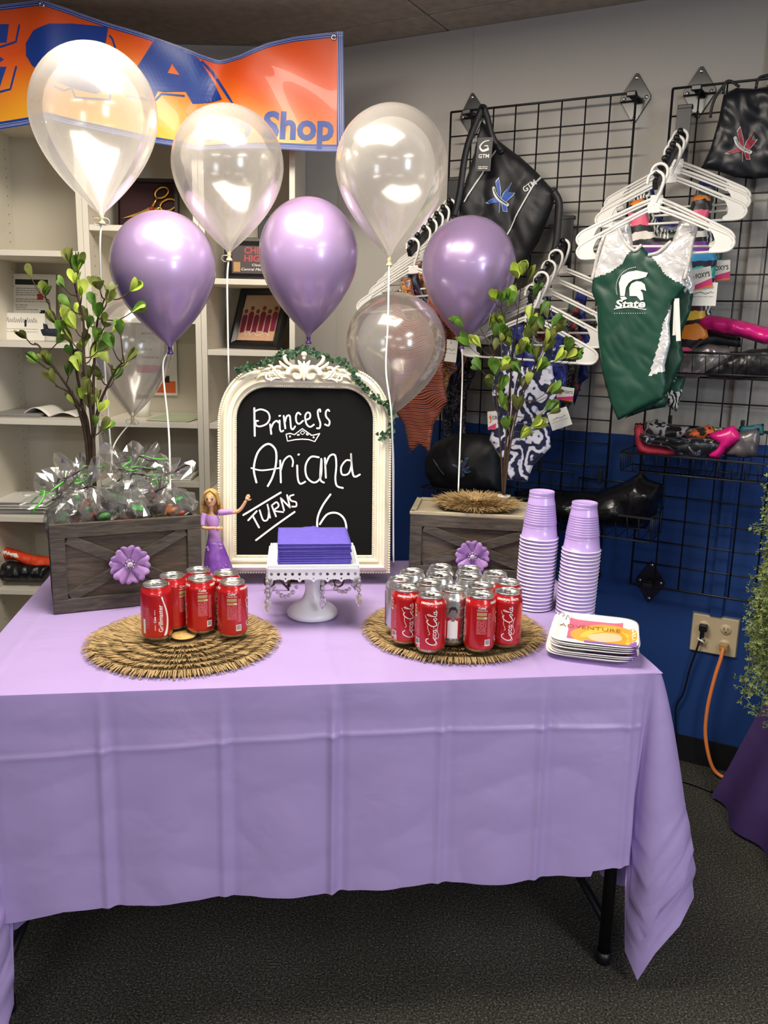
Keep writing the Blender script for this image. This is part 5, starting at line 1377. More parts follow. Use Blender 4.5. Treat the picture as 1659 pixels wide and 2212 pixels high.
# ------------------------------------------------------------------ arched chalkboard sign on its easel
LEAN = .16; YW = .080
bk = Vector((-sin(YW), cos(YW), 0))
BD = Frame((-.213, 2.236, .768), (cos(YW), sin(YW), 0), bk * sin(LEAN) + Vector((0, 0, cos(LEAN))))
t = thing('chalkboard_sign', 'cream arched ornate frame with a chalkboard of white birthday lettering', 'chalkboard', BD.m)
def bd(px, py): q = BD.loc(px, py, .006); return (q.x, q.y)
m_cream = var_mat('cream_paint', 'e9e0c6', 'efe7d2', 30, .42, .05)
ol, orr = bd(471, 1000)[0], bd(843, 1000)[0]; ot = bd(655, 796)[1]; il, ir = bd(510, 1000)[0], bd(804, 1000)[0]; it, ib = bd(660, 838)[1], bd(655, 1199)[1]
ol, orr = -.232, .232; 
cx_ = 0; il, ir = -.183, .183
def arch(l, r_, bt, tp, rx, ry, n=14):
    L = [(l, bt + (tp - ry - bt) * k / 10) for k in range(10)]
    L += [(l + rx - rx * cos(a), tp - ry + ry * sin(a)) for a in [pi / 2 * k / n for k in range(n)]]
    L += [(l + rx + (r_ - l - 2 * rx) * k / 8, tp) for k in range(8)]
    L += [(r_ - rx + rx * sin(a), tp - ry + ry * cos(a)) for a in [pi / 2 * k / n for k in range(n)]]
    L += [(r_, tp - ry + (bt - tp + ry) * k / 10) for k in range(10)]
    L += [(r_ + (l - r_) * k / 8, bt) for k in range(8)]
    return L
OUT = arch(ol, orr, 0.0, ot, .115, .150); INN = arch(il, ir, ib, it, .082, .085)
PR = [(0, 0, 0), (0, .010, 0), (.03, .016, 0), (.10, .014, 0), (.20, .022, 0), (.34, .030, 0), (.46, .026, 0), (.50, .020, 0), (.62, .019, 0), (.66, .024, 0), (.76, .023, 0), (.84, .014, 0), (.92, .011, 0), (1.0, .010, 0), (1.0, -.002, 0)]
b = MB(); N = len(OUT)
def fpt(q, i, z): return Vector((OUT[i][0] + (INN[i][0] - OUT[i][0]) * q, OUT[i][1] + (INN[i][1] - OUT[i][1]) * q, z))
V = [fpt(q, i, z) for q, z, _ in PR for i in range(N)]; F = []
for j in range(len(PR) - 1):
    for i in range(N): k = (i + 1) % N; F.append((j * N + i, (j + 1) * N + i, (j + 1) * N + k, j * N + k))
b.add(V, F); o = b.build('moulding', m_cream, t); fixn(o)
q_ = o.modifiers.new('edge', 'EDGE_SPLIT'); q_.split_angle = radians(35)
def beads(loop, r_, z, step):
    b = MB(); A = resample(loop, step)
    for x, y in A: b.ball((x, y, z), r_, 7, 5)
    return b
beads([fpt(.045, i, 0)[:2] for i in range(N)], .0034, .017, .0072).build('outer_beading', m_cream, t)
beads([fpt(.94, i, 0)[:2] for i in range(N)], .0028, .0125, .0060).build('inner_beading', m_cream, t)
b = MB(); b.flat(fill([INN[::-1]], .03), lambda x, y: (x, y, .003)); b.flat(fill([INN[::-1]]), lambda x, y: (x, y, .0)); b.build('blackboard', mat('black_chalkboard', '0e0e0d', .8, **{'Specular IOR Level': .15}), t)
b = MB(); b.slab(fill([[(p[0] * .97, p[1] * .985 + .004) for p in OUT][::-1]]), .006, 0, None, -.008); b.build('backing_board', mat('brown_backing', '5a4632', .8), t)
# crest of scrolls and leaves
b = MB(); c0 = bd(657, 810)
def spiral(cx, cy, r0, r1, a0, turns, z, sg=1, rad=.004):
    n = 26; pts = []; rr = []
    for k in range(n + 1): u = k / n; a = a0 + sg * 2 * pi * turns * u; r_ = r0 + (r1 - r0) * u; pts.append((cx + r_ * cos(a), cy + r_ * sin(a), z)); rr.append(rad * (.6 + .7 * u))
    b.tube(pts, rr, 7)
def leafblob(pts, r0, z):
    P = smooth_pts([(x, y, z) for x, y in pts], 5); n = len(P); b.tube(P, [max(.0008, r0 * sin(pi * (k + .8) / (n + .6))) for k in range(n)], 7)
for sg in (-1, 1):
    X = lambda dx: c0[0] + sg * dx
    spiral(X(.020), c0[1] - .002, .004, .024, .5 if sg > 0 else pi - .5, 1.1, .030, -sg, .0065)
    spiral(X(.070), c0[1] + .004, .003, .015, 1.0 if sg > 0 else pi - 1.0, 1.2, .028, sg, .0038)
    spiral(X(.094), c0[1] - .008, .002, .010, 4.0 if sg > 0 else pi - 4.0, 1.1, .027, -sg, .0032)
    leafblob([(X(.005), c0[1] + .002), (X(.008), c0[1] + .022), (X(.016), c0[1] + .036)], .0055, .032)
    leafblob([(X(.028), c0[1] + .020), (X(.045), c0[1] + .030), (X(.052), c0[1] + .044), (X(.046), c0[1] + .050)], .0055, .028)
    leafblob([(X(.036), c0[1] + .012), (X(.056), c0[1] + .022), (X(.066), c0[1] + .034)], .005, .028)
    leafblob([(X(.040), c0[1] - .008), (X(.060), c0[1] - .010), (X(.085), c0[1] + .018), (X(.096), c0[1] + .022)], .0045, .029)
    leafblob([(X(.056), c0[1] - .014), (X(.075), c0[1] - .012), (X(.090), c0[1] - .022)], .004, .028)
    leafblob([(X(.098), c0[1] - .004), (X(.115), c0[1] - .006), (X(.126), c0[1] - .016)], .0045, .027)
    leafblob([(X(.090), c0[1] + .012), (X(.106), c0[1] + .010), (X(.116), c0[1] + .002)], .004, .027)
leafblob([(c0[0], c0[1] - .020), (c0[0], c0[1] + .005), (c0[0], c0[1] + .034)], .0065, .034)
b.ball((c0[0], c0[1] + .052, .028), .008, 10, 7); b.ball((c0[0], c0[1] + .042, .030), .005, 8, 6)
b.build('crest_ornament', m_cream, t)
b = MB()
def ch(seq, w=.0046, closed=False, n=6):
    b.flat(stroke([bd(*q) for q in seq], w, n, True, closed), lambda x, y: (x, y, .0042), 0)
s4 = lambda L, ox=460, oy=760, s=400 / 1659: [(ox + x * s, oy + y * s) for x, y in L]
ch(s4([(370, 505), (372, 620), (374, 752)]), .0052); ch(s4([(378, 530), (430, 515), (490, 540), (508, 595), (480, 645), (420, 668), (385, 655), (384, 622), (404, 618)]))
ch(s4([(512, 650), (522, 735)]), .005); ch(s4([(518, 690), (540, 640), (570, 618), (586, 632)]))
ch(s4([(597, 615), (600, 690), (612, 714), (630, 706)]), .0045); ch(s4([(594, 574), (602, 572)]), .0045)
ch(s4([(634, 575), (648, 685)]), .005); ch(s4([(645, 630), (660, 580), (685, 570), (693, 610), (700, 680), (716, 694), (736, 668)]))
ch(s4([(784, 560), (762, 545), (744, 575), (748, 625), (772, 645), (806, 618)])); ch(s4([(826, 612), (868, 592), (868, 552), (844, 545), (826, 580), (838, 645), (870, 672), (904, 652)]))
ch(s4([(962, 535), (958, 515), (940, 530), (944, 580), (962, 640), (955, 682), (932, 684)])); ch(s4([(1042, 530), (1030, 518), (1012, 538), (1014, 580), (1044, 620), (1036, 660), (1004, 650)]))
ch(s4([(655, 738), (690, 730), (730, 742), (800, 688), (884, 748), (920, 742), (956, 732)]), .0032, n=1); ch(s4([(655, 738), (668, 800), (740, 786), (800, 782), (860, 786), (912, 804), (956, 732)]), .0032, n=1)
ch(s4([(802, 706), (824, 724), (802, 742), (782, 726)]), .0022, True, 1); ch(s4([(752, 745), (775, 738), (770, 748)]), .002, True, 2); ch(s4([(836, 730), (856, 742), (842, 746)]), .002, True, 2)
for q in ((690, 758), (902, 766)): ch(s4([(q[0] - 6, q[1]), (q[0], q[1] - 6), (q[0] + 6, q[1]), (q[0], q[1] + 6)]), .002, True)
s5 = lambda L: [(400 + x * 500 / 1418, 540 + y * 780 / 2212) for x, y in L]
ch(s5([(436, 1424), (420, 1340), (440, 1250), (480, 1200), (520, 1190), (555, 1230), (556, 1310), (535, 1390), (506, 1446)]), .0054); ch(s5([(405, 1336), (470, 1350), (575, 1336)]), .0042)
ch(s5([(582, 1290), (586, 1424)]), .005); ch(s5([(586, 1350), (605, 1290), (640, 1262), (660, 1290), (657, 1325)]), .0045)
ch(s5([(686, 1320), (690, 1400), (705, 1432), (735, 1420)]), .005); ch(s5([(693, 1254), (697, 1252)]), .005)
ch(s5([(818, 1270), (770, 1268), (738, 1320), (745, 1390), (790, 1425), (830, 1390), (836, 1290)]), .005); ch(s5([(834, 1280), (828, 1400), (850, 1425)]), .005)
ch(s5([(856, 1275), (862, 1395)]), .005); ch(s5([(858, 1320), (885, 1262), (918, 1258), (926, 1320), (920, 1400), (930, 1445), (966, 1458)]), .005)
ch(s5([(1015, 1290), (985, 1290), (956, 1330), (962, 1375), (1000, 1370), (1018, 1320), (1016, 1250)]), .0048); ch(s5([(1016, 1250), (1022, 1340), (1036, 1388), (1070, 1376)]), .0052)
for L, w in (([(356, 1624), (470, 1555), (585, 1486)], .0052), ([(434, 1778), (550, 1690), (670, 1605)], .0052), ([(386, 1656), (438, 1600)], .005), ([(415, 1632), (452, 1700)], .005),
             ([(456, 1595), (478, 1655), (505, 1650), (512, 1600), (505, 1565)], .0046), ([(504, 1560), (520, 1640)], .0046), ([(530, 1565), (556, 1632)], .0046), ([(530, 1565), (560, 1545), (572, 1570), (545, 1596), (600, 1606)], .0044),
             ([(585, 1520), (606, 1596)], .0046), ([(585, 1520), (642, 1578)], .0046), ([(642, 1578), (624, 1502)], .0046), ([(664, 1500), (640, 1510), (648, 1535), (678, 1545), (680, 1570), (655, 1572)], .0044)): ch(s5(L), w)
ch(s5([(890, 1498), (840, 1570), (810, 1650), (818, 1740), (870, 1790), (940, 1780), (985, 1720), (975, 1650), (930, 1612), (870, 1620), (825, 1680)]), .0054)
b.build('chalk_lettering', mat('white_chalk_ink', 'e9e9e6', .7), t)
# easel
m_brz = mat('bronze_iron', '4a3a2c', .35, .7)
t = thing('display_easel', 'small bronze scroll easel carrying the chalkboard sign', 'easel', Matrix.Translation((BD.o.x, BD.o.y, CT)) @ Matrix.Rotation(YW, 4, 'Z'))
for sg in (-1, 1):
    xx = sg * .100 + (.0)
    b = MB(); pts = [(xx, -.118 + .0, .040)]
    pts = []
    for k in range(24): u = k / 23; a = pi * .5 + 2 * pi * 1.15 * u; r_ = .006 + .015 * u; pts.append((xx + sg * (-.012 + r_ * cos(a)) , -.075, .024 + r_ * sin(a)))
    q_ = pts[-1]; pts += [(q_[0] - sg * .03, -.070, .003), (xx - sg * .055, -.050, .004), (xx - sg * .06, .0, .004)]
    b.tube(smooth_pts(pts, 2), .0030, 8); b.build('scroll_foot', m_brz, t)
    b = MB(); b.tube([(xx - sg * .06, .0, .004), (xx - sg * .06, -.040, .004), (xx - sg * .06, -.040, .020)], .003, 8); b.tube(smooth_pts([(xx - sg * .06, .012, .004), (xx - sg * .06, .022, .06), (xx - sg * .058, .060, .30)], 4), .003, 8); b.build('upright', m_brz, t)
b = MB(); b.tube([(-.04, 0, .004), (.04, 0, .004)], .003, 8); b.tube([(-.042, .060, .29), (.042, .060, .29)], .003, 8); b.tube([(0, .060, .29), (0, .155, .003)], .003, 8); b.build('crossbar', m_brz, t)

# ivy garland draped on the frame
m_ivy = var_mat('ivy_leaf', '23402a', '3c6140', 60, .55); m_vinestem = mat('ivy_stem', '3b3a22', .7)
def leaf_mesh(b, p, d, n, L, W, mi=0, fold=.25, heart=False):
    d = d.normalized(); s_ = d.cross(n)
    s_ = s_.normalized() if s_.length > 1e-6 else d.orthogonal().normalized(); n = s_.cross(d)
    prof = [(0, 0), (.18, .26), (.42, .46), (.68, .44), (.90, .24), (1.0, 0)] if not heart else [(0, 0), (-.08, .34), (.18, .50), (.40, .28), (.55, .36), (.78, .12), (1.0, 0)]
    V = [p + d * (L * x) + s_ * (W * y) + n * (fold * W * y) for x, y in prof] + [p + d * (L * x) - s_ * (W * y) + n * (fold * W * y) for x, y in prof[1:-1]]
    k = len(prof); F = []
    ctr = [p + d * (L * x) for x, y in prof[1:-1]]; V += ctr; c_ = k + k - 2
    for i in range(k - 3): F += [(1 + i, 2 + i, c_ + i + 1, c_ + i), (k + i, c_ + i, c_ + i + 1, k + i + 1)]
    F += [(0, 1, c_), (0, c_, k), (k - 2, k - 1, c_ + k - 3), (c_ + k - 3, k - 1, 2 * k - 3)]
    b.add(V, F, mi, True)
r = random.Random(11)
t = thing('ivy_garland', 'small-leaved green ivy garland draped over the chalkboard frame', 'garland', BD.m)
ivp = [(512, 802), (535, 796), (560, 790), (585, 792), (606, 778), (628, 782), (650, 770), (672, 772), (690, 782), (712, 788), (740, 798), (765, 810), (775, 832), (795, 850), (818, 866), (838, 880), (845, 900), (846, 925), (838, 940), (818, 946)]
P = smooth_pts([Vector((*BD.loc(q[0], q[1] - (14 if 580 < q[0] < 745 else 0), .03), .002 if 580 < q[0] < 745 else .034)) for q in ivp], 6); b = MB(); b.tube(P, .0012, 5); b.build('vine', m_vinestem, t)
b = MB()
for i, q in enumerate(P):
    for k in range(3 if i < 100 else 2):
        d = Vector((r.uniform(-1, 1), r.uniform(-.8, 1), r.uniform(-.1, .7))); L_ = r.uniform(.008, .015)
        leaf_mesh(b, q + Vector((r.uniform(-.006, .006), r.uniform(-.006, .010), r.uniform(0, .010))), d, Vector((r.uniform(-.3, .3), r.uniform(-.3, .3), 1)), L_, L_ * .9, 0, .2, True)
b.build('ivy_leaves', m_ivy, t)

# ------------------------------------------------------------------ cake stand with crystal drops
SY = .105; SH = .150
m_swhite = mat('white_enamel', 'e8e8ea', .3)
ST = TR(-.168, 1.968, CT, SY); t = thing('cake_stand', 'white square cake stand with hanging crystal drops', 'cake stand', ST)
b = MB(); b.lathe([(0, .0005), (.058, .0005), (.061, .004), (.061, .012), (.056, .018), (.046, .027), (.036, .033), (.026, .042), (.020, .054), (.0175, .066), (.019, .086), (.024, .098), (.028, .106), (.026, .110), (.030, .118), (.034, .138), (.0, .138)], 40)
b.build('pedestal', m_swhite, t)
for k in range(12):
    pass
b = MB(); b.box((0, 0, SH - .006), (.205, .205, .012), 0, None, .002)
for sg in (-1, 1): b.box((sg * .1005, 0, SH + .0015), (.005, .206, .006), 0, None, .0015); b.box((0, sg * .1005, SH + .0015), (.196, .005, .006), 0, None, .0015)
b.build('tray', m_swhite, t)
sk = []
n = 13; w = .206
edge = [(-w / 2, 0), (-w / 2, -.024)]
for k in range(n):
    x0 = -w / 2 + w * k / n; dx = w / n
    dep = -.032 if k % 2 == 0 else -.026
    edge += [(x0 + dx * .15, -.026), (x0 + dx * .35, dep + .002), (x0 + dx * .5, dep), (x0 + dx * .65, dep + .002), (x0 + dx * .85, -.026)]
edge += [(w / 2, -.024), (w / 2, 0)]
holes = []
for k in range(n):
    x0 = -w / 2 + w * (k + .5) / n
    holes.append([(x0 + .0036 * cos(a), -.0125 + .0040 * sin(a)) for a in [2 * pi * j / 10 for j in range(10)]])
    if k % 2 == 0: holes.append([(x0 + .0020 * cos(a), -.0235 + .0022 * sin(a)) for a in [2 * pi * j / 8 for j in range(8)]])
SK = fill([edge[::-1], *holes])
for k in range(4):
    b = MB(); b.slab(SK, .0016, 0); b.box((0, -.001, .0018), (w, .004, .002), 0)
    b.build('lace_skirt', m_swhite, t, Matrix.Rotation(k * pi / 2, 4, 'Z') @ Matrix.Translation((0, -.1035, SH - .004)) @ Matrix.Rotation(pi / 2, 4, 'X'))
m_cry = mat('crystal', 'f3eef3', .08, 0, **{'Transmission Weight': .75, 'IOR': 1.55})
def drop(x, y, z0, chain, big):
    b = MB(); z = z0
    for k in range(chain): b.ball((x, y, z), .0052, 9, 7); z -= .0108
    b.lathe([(0, z + .006), (.007, z - .002), (.0085, z - .012), (.006, z - .022), (0, z - .030)], 8, 0, Matrix.Translation((x, y, 0)), False) if big else b.ball((x, y, z), .007, 9, 7)
    b.build('crystal_drop', m_cry, t)
for x, y, ch_, bg in ((-.103, -.103, 4, 1), (.103, -.103, 3, 1), (-.104, .0, 4, 1), (-.104, .09, 4, 1), (.104, .02, 3, 1), (.02, -.106, 3, 1) if False else (.104, .09, 3, 1), (-.104, -.05, 3, 1)): drop(x * 1.01, y * 1.01, SH - .034, ch_, bg)
drop(.022, -.066, SH - .030, 5, 1)
for a_, c_, sag in (((-.098, -.104), (-.022, -.032), .050), ((.03, -.034), (.098, -.104), .040), ((-.104, -.09), (-.104, .0), .03), ((-.104, .0), (-.104, .09), .03), ((.104, -.09), (.104, .0), .03)):
    b = MB()
    for k in range(10):
        u = k / 9; b.ball((a_[0] + (c_[0] - a_[0]) * u, a_[1] + (c_[1] - a_[1]) * u, SH - .030 - sag * 4 * u * (1 - u)), .0046 if k % 3 else .0058, 8, 6)
    b.build('bead_strand', m_cry, t)

# napkins: every folded napkin of the stack
m_nap = var_mat('violet_napkin', '5d4fb0', '6656bb', 60, .85, .1)
NM = None; n_nap = 18; hN = .0027
for k in range(n_nap):
    r = random.Random(100 + k); z = CT + SH + .0015 + k * hN
    m = TR(-.166 + r.uniform(-.002, .002), 1.966 + r.uniform(-.002, .002), z, SY + .01 + r.uniform(-.015, .015))
    lab = 'violet paper napkin, %s from the top of the stack on the cake stand' % ORD[n_nap - 1 - k] if k < n_nap - 1 else 'topmost violet paper napkin with a raised fold, on the cake stand'
    top_ = k == n_nap - 1
    if NM is None or top_:
        b = MB()
        def nz(x, y, up):
            e = 1 - (2 * abs(x)) ** 6
            z_ = (hN * .92 if up else 0.0)
            if top_ and up: z_ += .0045 * math.exp(-((x - .02 + .05 * (y - .5)) / .045) ** 2) * max(0, y + .35) + .003 * math.exp(-((x + .08) / .05) ** 2) * max(0, y + .2)
            return z_
        def half(up): return lambda a, c: (.166 * (a - .5), .166 * (c - .5), nz(a - .5, c - .5, up) + (-.0004 if abs(a - .5) > .48 or abs(c - .5) > .48 else 0) * (1 if up else -1))
        b.grid(26, 16, half(True)); b.grid(26, 16, lambda a, c: half(False)(1 - a, c))
        ed = []
        o = b.build('paper_napkin', m_nap)
        bm = bmesh.new(); bm.from_mesh(o.data); bmesh.ops.bridge_loops(bm, edges=[e for e in bm.edges if e.is_boundary]); bm.to_mesh(o.data); bm.free()
        o.matrix_world = m; tag(o, lab, 'napkin', 'violet napkins stacked on the cake stand')
        if NM is None: NM = o
    else:
        o = NM.copy(); COL.objects.link(o); o.matrix_world = m; o['label'] = lab

# ------------------------------------------------------------------ stacked cups
m_cup = mat('lilac_cup_plastic', 'b59ad6', .25); m_cupin = mat('white_cup_inside', 'eeeaf4', .35)
def cup_mesh():
    b = MB(); H = .120; prof = []; mis = []
    def a(r_, z, m=0): prof.append((r_, z)); mis.append(m)
    rb, rt = .0465, .0300
    rad = lambda z: rb - (rb - rt) * z / H - .0012
    a(rad(.004) - .0012, .004, 1); a(rb + .0004, .0005, 1); a(rb + .0014, .0015, 1); a(rb + .0016, .0028, 1); a(rb + .0006, .0040, 0); a(rad(.005), .0052)
    a(rad(.036), .036)
    for k in range(9):
        z = .038 + .0058 * k; a(rad(z), z); a(rad(z) + .0010, z + .0014); a(rad(z) + .0010, z + .0034); a(rad(z), z + .0048)
    a(rad(.106), .106); a(rad(.107) - .0006, .107); a(rt + .0008, .110); a(rt + .0012, H - .003); a(rt + .0006, H - .0008); a(rt - .0015, H - .0006); a(rt - .003, H - .004); a(0, H - .0045)
    b.lathe(prof, 44, 0, None, True, mis=mis); return b
CUP = None
for (x, y, n, tl, name) in ((.386, 2.072, 21, (.004, .0), 'left'), (.482, 2.030, 19, (.006, .002), 'right')):
    for k in range(n):
        r = random.Random(k * 7 + n); z = CT + .0002 + k * .0090
        m = TR(x + tl[0] * k / n + r.uniform(-.0003, .0003), y + tl[1] * k / n, z, r.uniform(0, 6))
        lab = 'topmost upturned lilac cup of the %s cup stack, showing its ribbed side' % name if k == n - 1 else 'lilac cup showing only its white rim, %s from the top of the %s stack' % (ORD[n - 1 - k], name)
        if CUP is None:
            CUP = cup_mesh().build('plastic_cup', [m_cup, m_cupin]); CUP.matrix_world = m; tag(CUP, lab, 'cup', 'lilac cups in two stacks')
        else:
            o = CUP.copy(); COL.objects.link(o); o.matrix_world = m; o['label'] = lab; o['group'] = 'lilac cups in two stacks'

# ------------------------------------------------------------------ paper plates
PLM = [mat('white_plate_card', 'f0ece6', .35), mat('rose_print', 'd9607c', .45), mat('amber_print', 'f0a030', .4), mat('golden_print', 'f7c04a', .4), mat('peach_print', 'f5c39c', .45), mat('lilac_print', '8d62b0', .45), M['grey_ink'], mat('brown_print', '8a5a22', .5)]
def plate_mesh(printed=True):
    b = MB(); hw, hd = .094, .100
    def loop(s, inset=0.0):
        L = []
        n = 44
        for k in range(n):
            a = 2 * pi * k / n; c_, s_ = cos(a), sin(a); e = .36
            x = (abs(c_) ** e) * (1 if c_ >= 0 else -1); y = (abs(s_) ** e) * (1 if s_ >= 0 else -1)
            L.append((x * (hw * s), y * (hd * s)))
        return L
    rings = [(.70, .0010), (.80, .0018), (.86, .0085), (.93, .0115), (1.0, .0120), (1.0, .0113), (.93, .0107), (.86, .0076), (.80, .0009), (.70, .0002)]
    V = []; n = 44
    for s_, z in rings: V += [(x, y, z) for x, y in loop(s_)]
    F = []
    for j in range(len(rings) - 1):
        for i in range(n): k = (i + 1) % n; F.append((j * n + i, j * n + k, (j + 1) * n + k, (j + 1) * n + i)[::-1])
    F.append(tuple(range(n))); F.append(tuple((len(rings) - 1) * n + i for i in range(n))[::-1])
    b.add(V, F, 0, True)
    def pz(x, y):
        q = max(abs(x) / hw, abs(y) / hd); q = (abs(x / hw) ** 5.5 + abs(y / hd) ** 5.5) ** (1 / 5.5)
        for (s0, z0), (s1, z1) in zip(rings[:4], rings[1:5]):
            if q <= s0: return z0
            if q <= s1: return z0 + (z1 - z0) * (q - s0) / (s1 - s0)
        return rings[4][1]
    for k, (L, mi) in enumerate((([(-.058, -.050), (.060, -.050), (.060, .080), (-.058, .080)], 1),
                  (smooth_pts([(-.040, -.05), (-.052, -.01), (-.030, .03), (.005, .062), (.045, .066), (.075, .046), (.088, .01), (.086, -.05), (.06, -.07), (.03, -.06), (.0, -.064)], 4, True), 2),
                  (smooth_pts([(-.03, -.03), (-.02, .005), (.012, .04), (.045, .05), (.03, .025), (.0, .0), (-.014, -.03)], 4, True), 3),
                  (smooth_pts([(.056, .03), (.08, .0), (.08, -.04), (.066, -.05), (.07, -.01)], 4, True), 3),
                  (smooth_pts([(-.012, -.02), (.02, .008), (.052, .006), (.056, -.03), (.02, -.052), (-.006, -.044)], 4, True), 4),
                  ([(-.02, -.052), (.088, -.056), (.088, -.092), (-.02, -.092)], 5))):
        L = [(min(max(x, -hw * .985), hw * .985), min(max(y, -hd * .985), hd * .985)) for x, y in L]
        b.flat(refine(fill([L], .010), .012), lambda x, y: (x, y, pz(x, y) + .0004 + .00012 * k), mi)
    b.flat(refine(text_box('ADVENTURE', -.078, .020, .055, .042, -.01), .012), lambda x, y: (x, y, pz(x, y) + .0014), 7)
    b.flat(refine(cat2(stroke([(-.085, .07), (-.082, .085), (-.072, .082), (-.076, .07)], .002), stroke([(-.068, .068), (-.064, .082), (-.058, .07)], .002)), .012), lambda x, y: (x, y, pz(x, y) + .0014), 6)
    return b
PLT = None
for k in range(7):
    r = random.Random(60 + k)
    m = TR(.466 + .0015 * k + r.uniform(-.003, .003), 1.790 + r.uniform(-.003, .003), CT + .0004 + .0046 * k + (.004 if k > 2 else 0), -.255 + r.uniform(-.03, .03))
    lab = 'topmost printed paper plate with a pink panel and golden swirls' if k == 6 else 'printed paper plate, %s from the top of the plate pile' % ORD[6 - k]
    if PLT is None:
        PLT = plate_mesh().build('paper_plate', PLM); PLT.matrix_world = m; tag(PLT, lab, 'plate', 'printed paper plates in a pile')
    else:
        o = PLT.copy(); COL.objects.link(o); o.matrix_world = m; o['label'] = lab
# ------------------------------------------------------------------ balloons
def balloon_white():
    m = mat('clear_pearl_latex', 'efe9e0', .12)
    nt = m.node_tree; out = nt.nodes['Material Output']; p = bsdf(m)
    p.inputs['Coat Weight'].default_value = 1.0; p.inputs['Coat Roughness'].default_value = .06; p.inputs['Roughness'].default_value = .35
    tl = nd(m, 'ShaderNodeBsdfTranslucent'); tl.inputs[0].default_value = lin('f4efe6')
    m1 = nd(m, 'ShaderNodeMixShader'); m1.inputs[0].default_value = .45; lk(m, p.outputs[0], m1.inputs[1]); lk(m, tl.outputs[0], m1.inputs[2])
    tp = nd(m, 'ShaderNodeBsdfTransparent'); lw = nd(m, 'ShaderNodeLayerWeight'); lw.inputs[0].default_value = .35
    r_ = nd(m, 'ShaderNodeMapRange'); r_.inputs[1].default_value = 0; r_.inputs[2].default_value = 1; r_.inputs[3].default_value = .21; r_.inputs[4].default_value = .85; lk(m, lw.outputs['Facing'], r_.inputs[0])
    m2 = nd(m, 'ShaderNodeMixShader'); lk(m, r_.outputs[0], m2.inputs[0]); lk(m, tp.outputs[0], m2.inputs[1]); lk(m, m1.outputs[0], m2.inputs[2])
    gl_ = nd(m, 'ShaderNodeBsdfGlossy'); gl_.inputs[1].default_value = .16; gl_.inputs[0].default_value = (1, .97, .92, 1)
    fr_ = nd(m, 'ShaderNodeLayerWeight'); fr_.inputs[0].default_value = .22
    mr = nd(m, 'ShaderNodeMapRange'); mr.inputs[3].default_value = .09; mr.inputs[4].default_value = .45; lk(m, fr_.outputs['Fresnel'], mr.inputs[0])
    m3 = nd(m, 'ShaderNodeMixShader'); lk(m, mr.outputs[0], m3.inputs[0]); lk(m, m2.outputs[0], m3.inputs[1]); lk(m, gl_.outputs[0], m3.inputs[2])
    lk(m, m3.outputs[0], out.inputs['Surface'])
    return m
m_wb = balloon_white()
m_pb = mat('lilac_pearl_latex', 'b398c6', .32, .32); bsdf(m_pb).inputs['Coat Weight'].default_value = .8; bsdf(m_pb).inputs['Coat Roughness'].default_value = .12
m_knotw = mat('pale_latex', 'e6d9a8', .4); m_knotp = mat('deep_purple_latex', '4b2a7c', .35); m_rib = mat('white_curling_ribbon', 'e8e6e2', .3); 
def bprof(R, H, n=40):
    L = []
    for k in range(n + 1):
        t = k / n
        t = t if t > .02 else t
        f = sqrt(max(0, 1 - ((.40 - t) / .40) ** 2)) if t < .40 else max(.025, 1 - ((t - .40) / .60) ** 1.9)
        L.append((max(R * f, 0.0004), H * (.40 - t)))
    return L
def balloon(label, group, col, q, w, h, dm, tilt, ribbon, ringloops=0):
    Z = dm * FPX / w; d = ray(*q); p = CAMP + d * Z
    R = dm / 2; H = dm * h / w; m_ = Matrix.Translation(p) @ Matrix.Rotation(tilt, 4, 'Y')
    t = thing('balloon', label, 'balloon', m_, group)
    b = MB(); L = [(0.0003, H * .40)] + [(R * sin(a), 0) for a in ()] 
    prof = []
    for k in range(16): a = pi / 2 * (k + .3) / 16; prof.append((R * sin(a), H * .40 * cos(a)))
    for k in range(27): s_ = k / 26; prof.append((max(R * (1 - s_ ** 1.9), R * .035), -H * .60 * s_))
    b.lathe([(R * .005, H * .4)] + prof, 56); o = b.build('latex_skin', m_wb if col == 'w' else m_pb, t)
    b = MB(); zb = -H * .60
    b.lathe([(.004, zb + .003), (.006, zb - .003), (.0055, zb - .007), (.004, zb - .010), (.008, zb - .016), (.0095, zb - .019), (.006, zb - .020)], 14); b.build('knot', m_knotw if col == 'w' else m_knotp, t)
    if ribbon:
        mi = m_.inverted(); pts = [Vector((0, 0, zb - .009))] + [mi @ (CAMP + ray(*r_[:2]) * (r_[2] / ray(*r_[:2]).y)) for r_ in ribbon]
        P = smooth_pts(pts, 8); b = MB()
        side = mi.to_3x3() @ Vector((1, .15, 0)); V = []
        for i, c in enumerate(P): s_ = side.normalized() * .0022; V += [c - s_, c + s_]
        b.add(V, [(2 * i, 2 * i + 1, 2 * i + 3, 2 * i + 2) for i in range(len(P) - 1)]); b.build('ribbon', m_rib, t, solid=.0006)
        if ringloops:
            b = MB()
            for k in range(ringloops): b.tube([Vector((.010 * cos(a) * (1 if k == 0 else -1) + (.008 if k else -.010), .004 * sin(a), zb - .014 - .008 * sin(a))) for a in [2 * pi * j / 16 for j in range(16)]], .0011, 5, 0, True)
            b.build('ribbon_loop', m_rib, t)
    return p
BG, PG = 'clear pearl balloons', 'lilac balloons'
balloon('large clear balloon in front of the banner, the leftmost of the high ones', BG, 'w', (203, 245), 268, 350, .285, -.03, [(216, 540, 2.10), (221, 680, 2.15), (228, 820, 2.17), (243, 1015, 2.14)], 2)
balloon('clear balloon in the middle, its top overlapping the shop lettering', BG, 'w', (492, 356), 240, 305, .285, 0, [(491, 600, 2.31), (492, 700, 2.31), (494, 812, 2.315), (496, 900, 2.36), (505, 1190, 2.40)], 1)
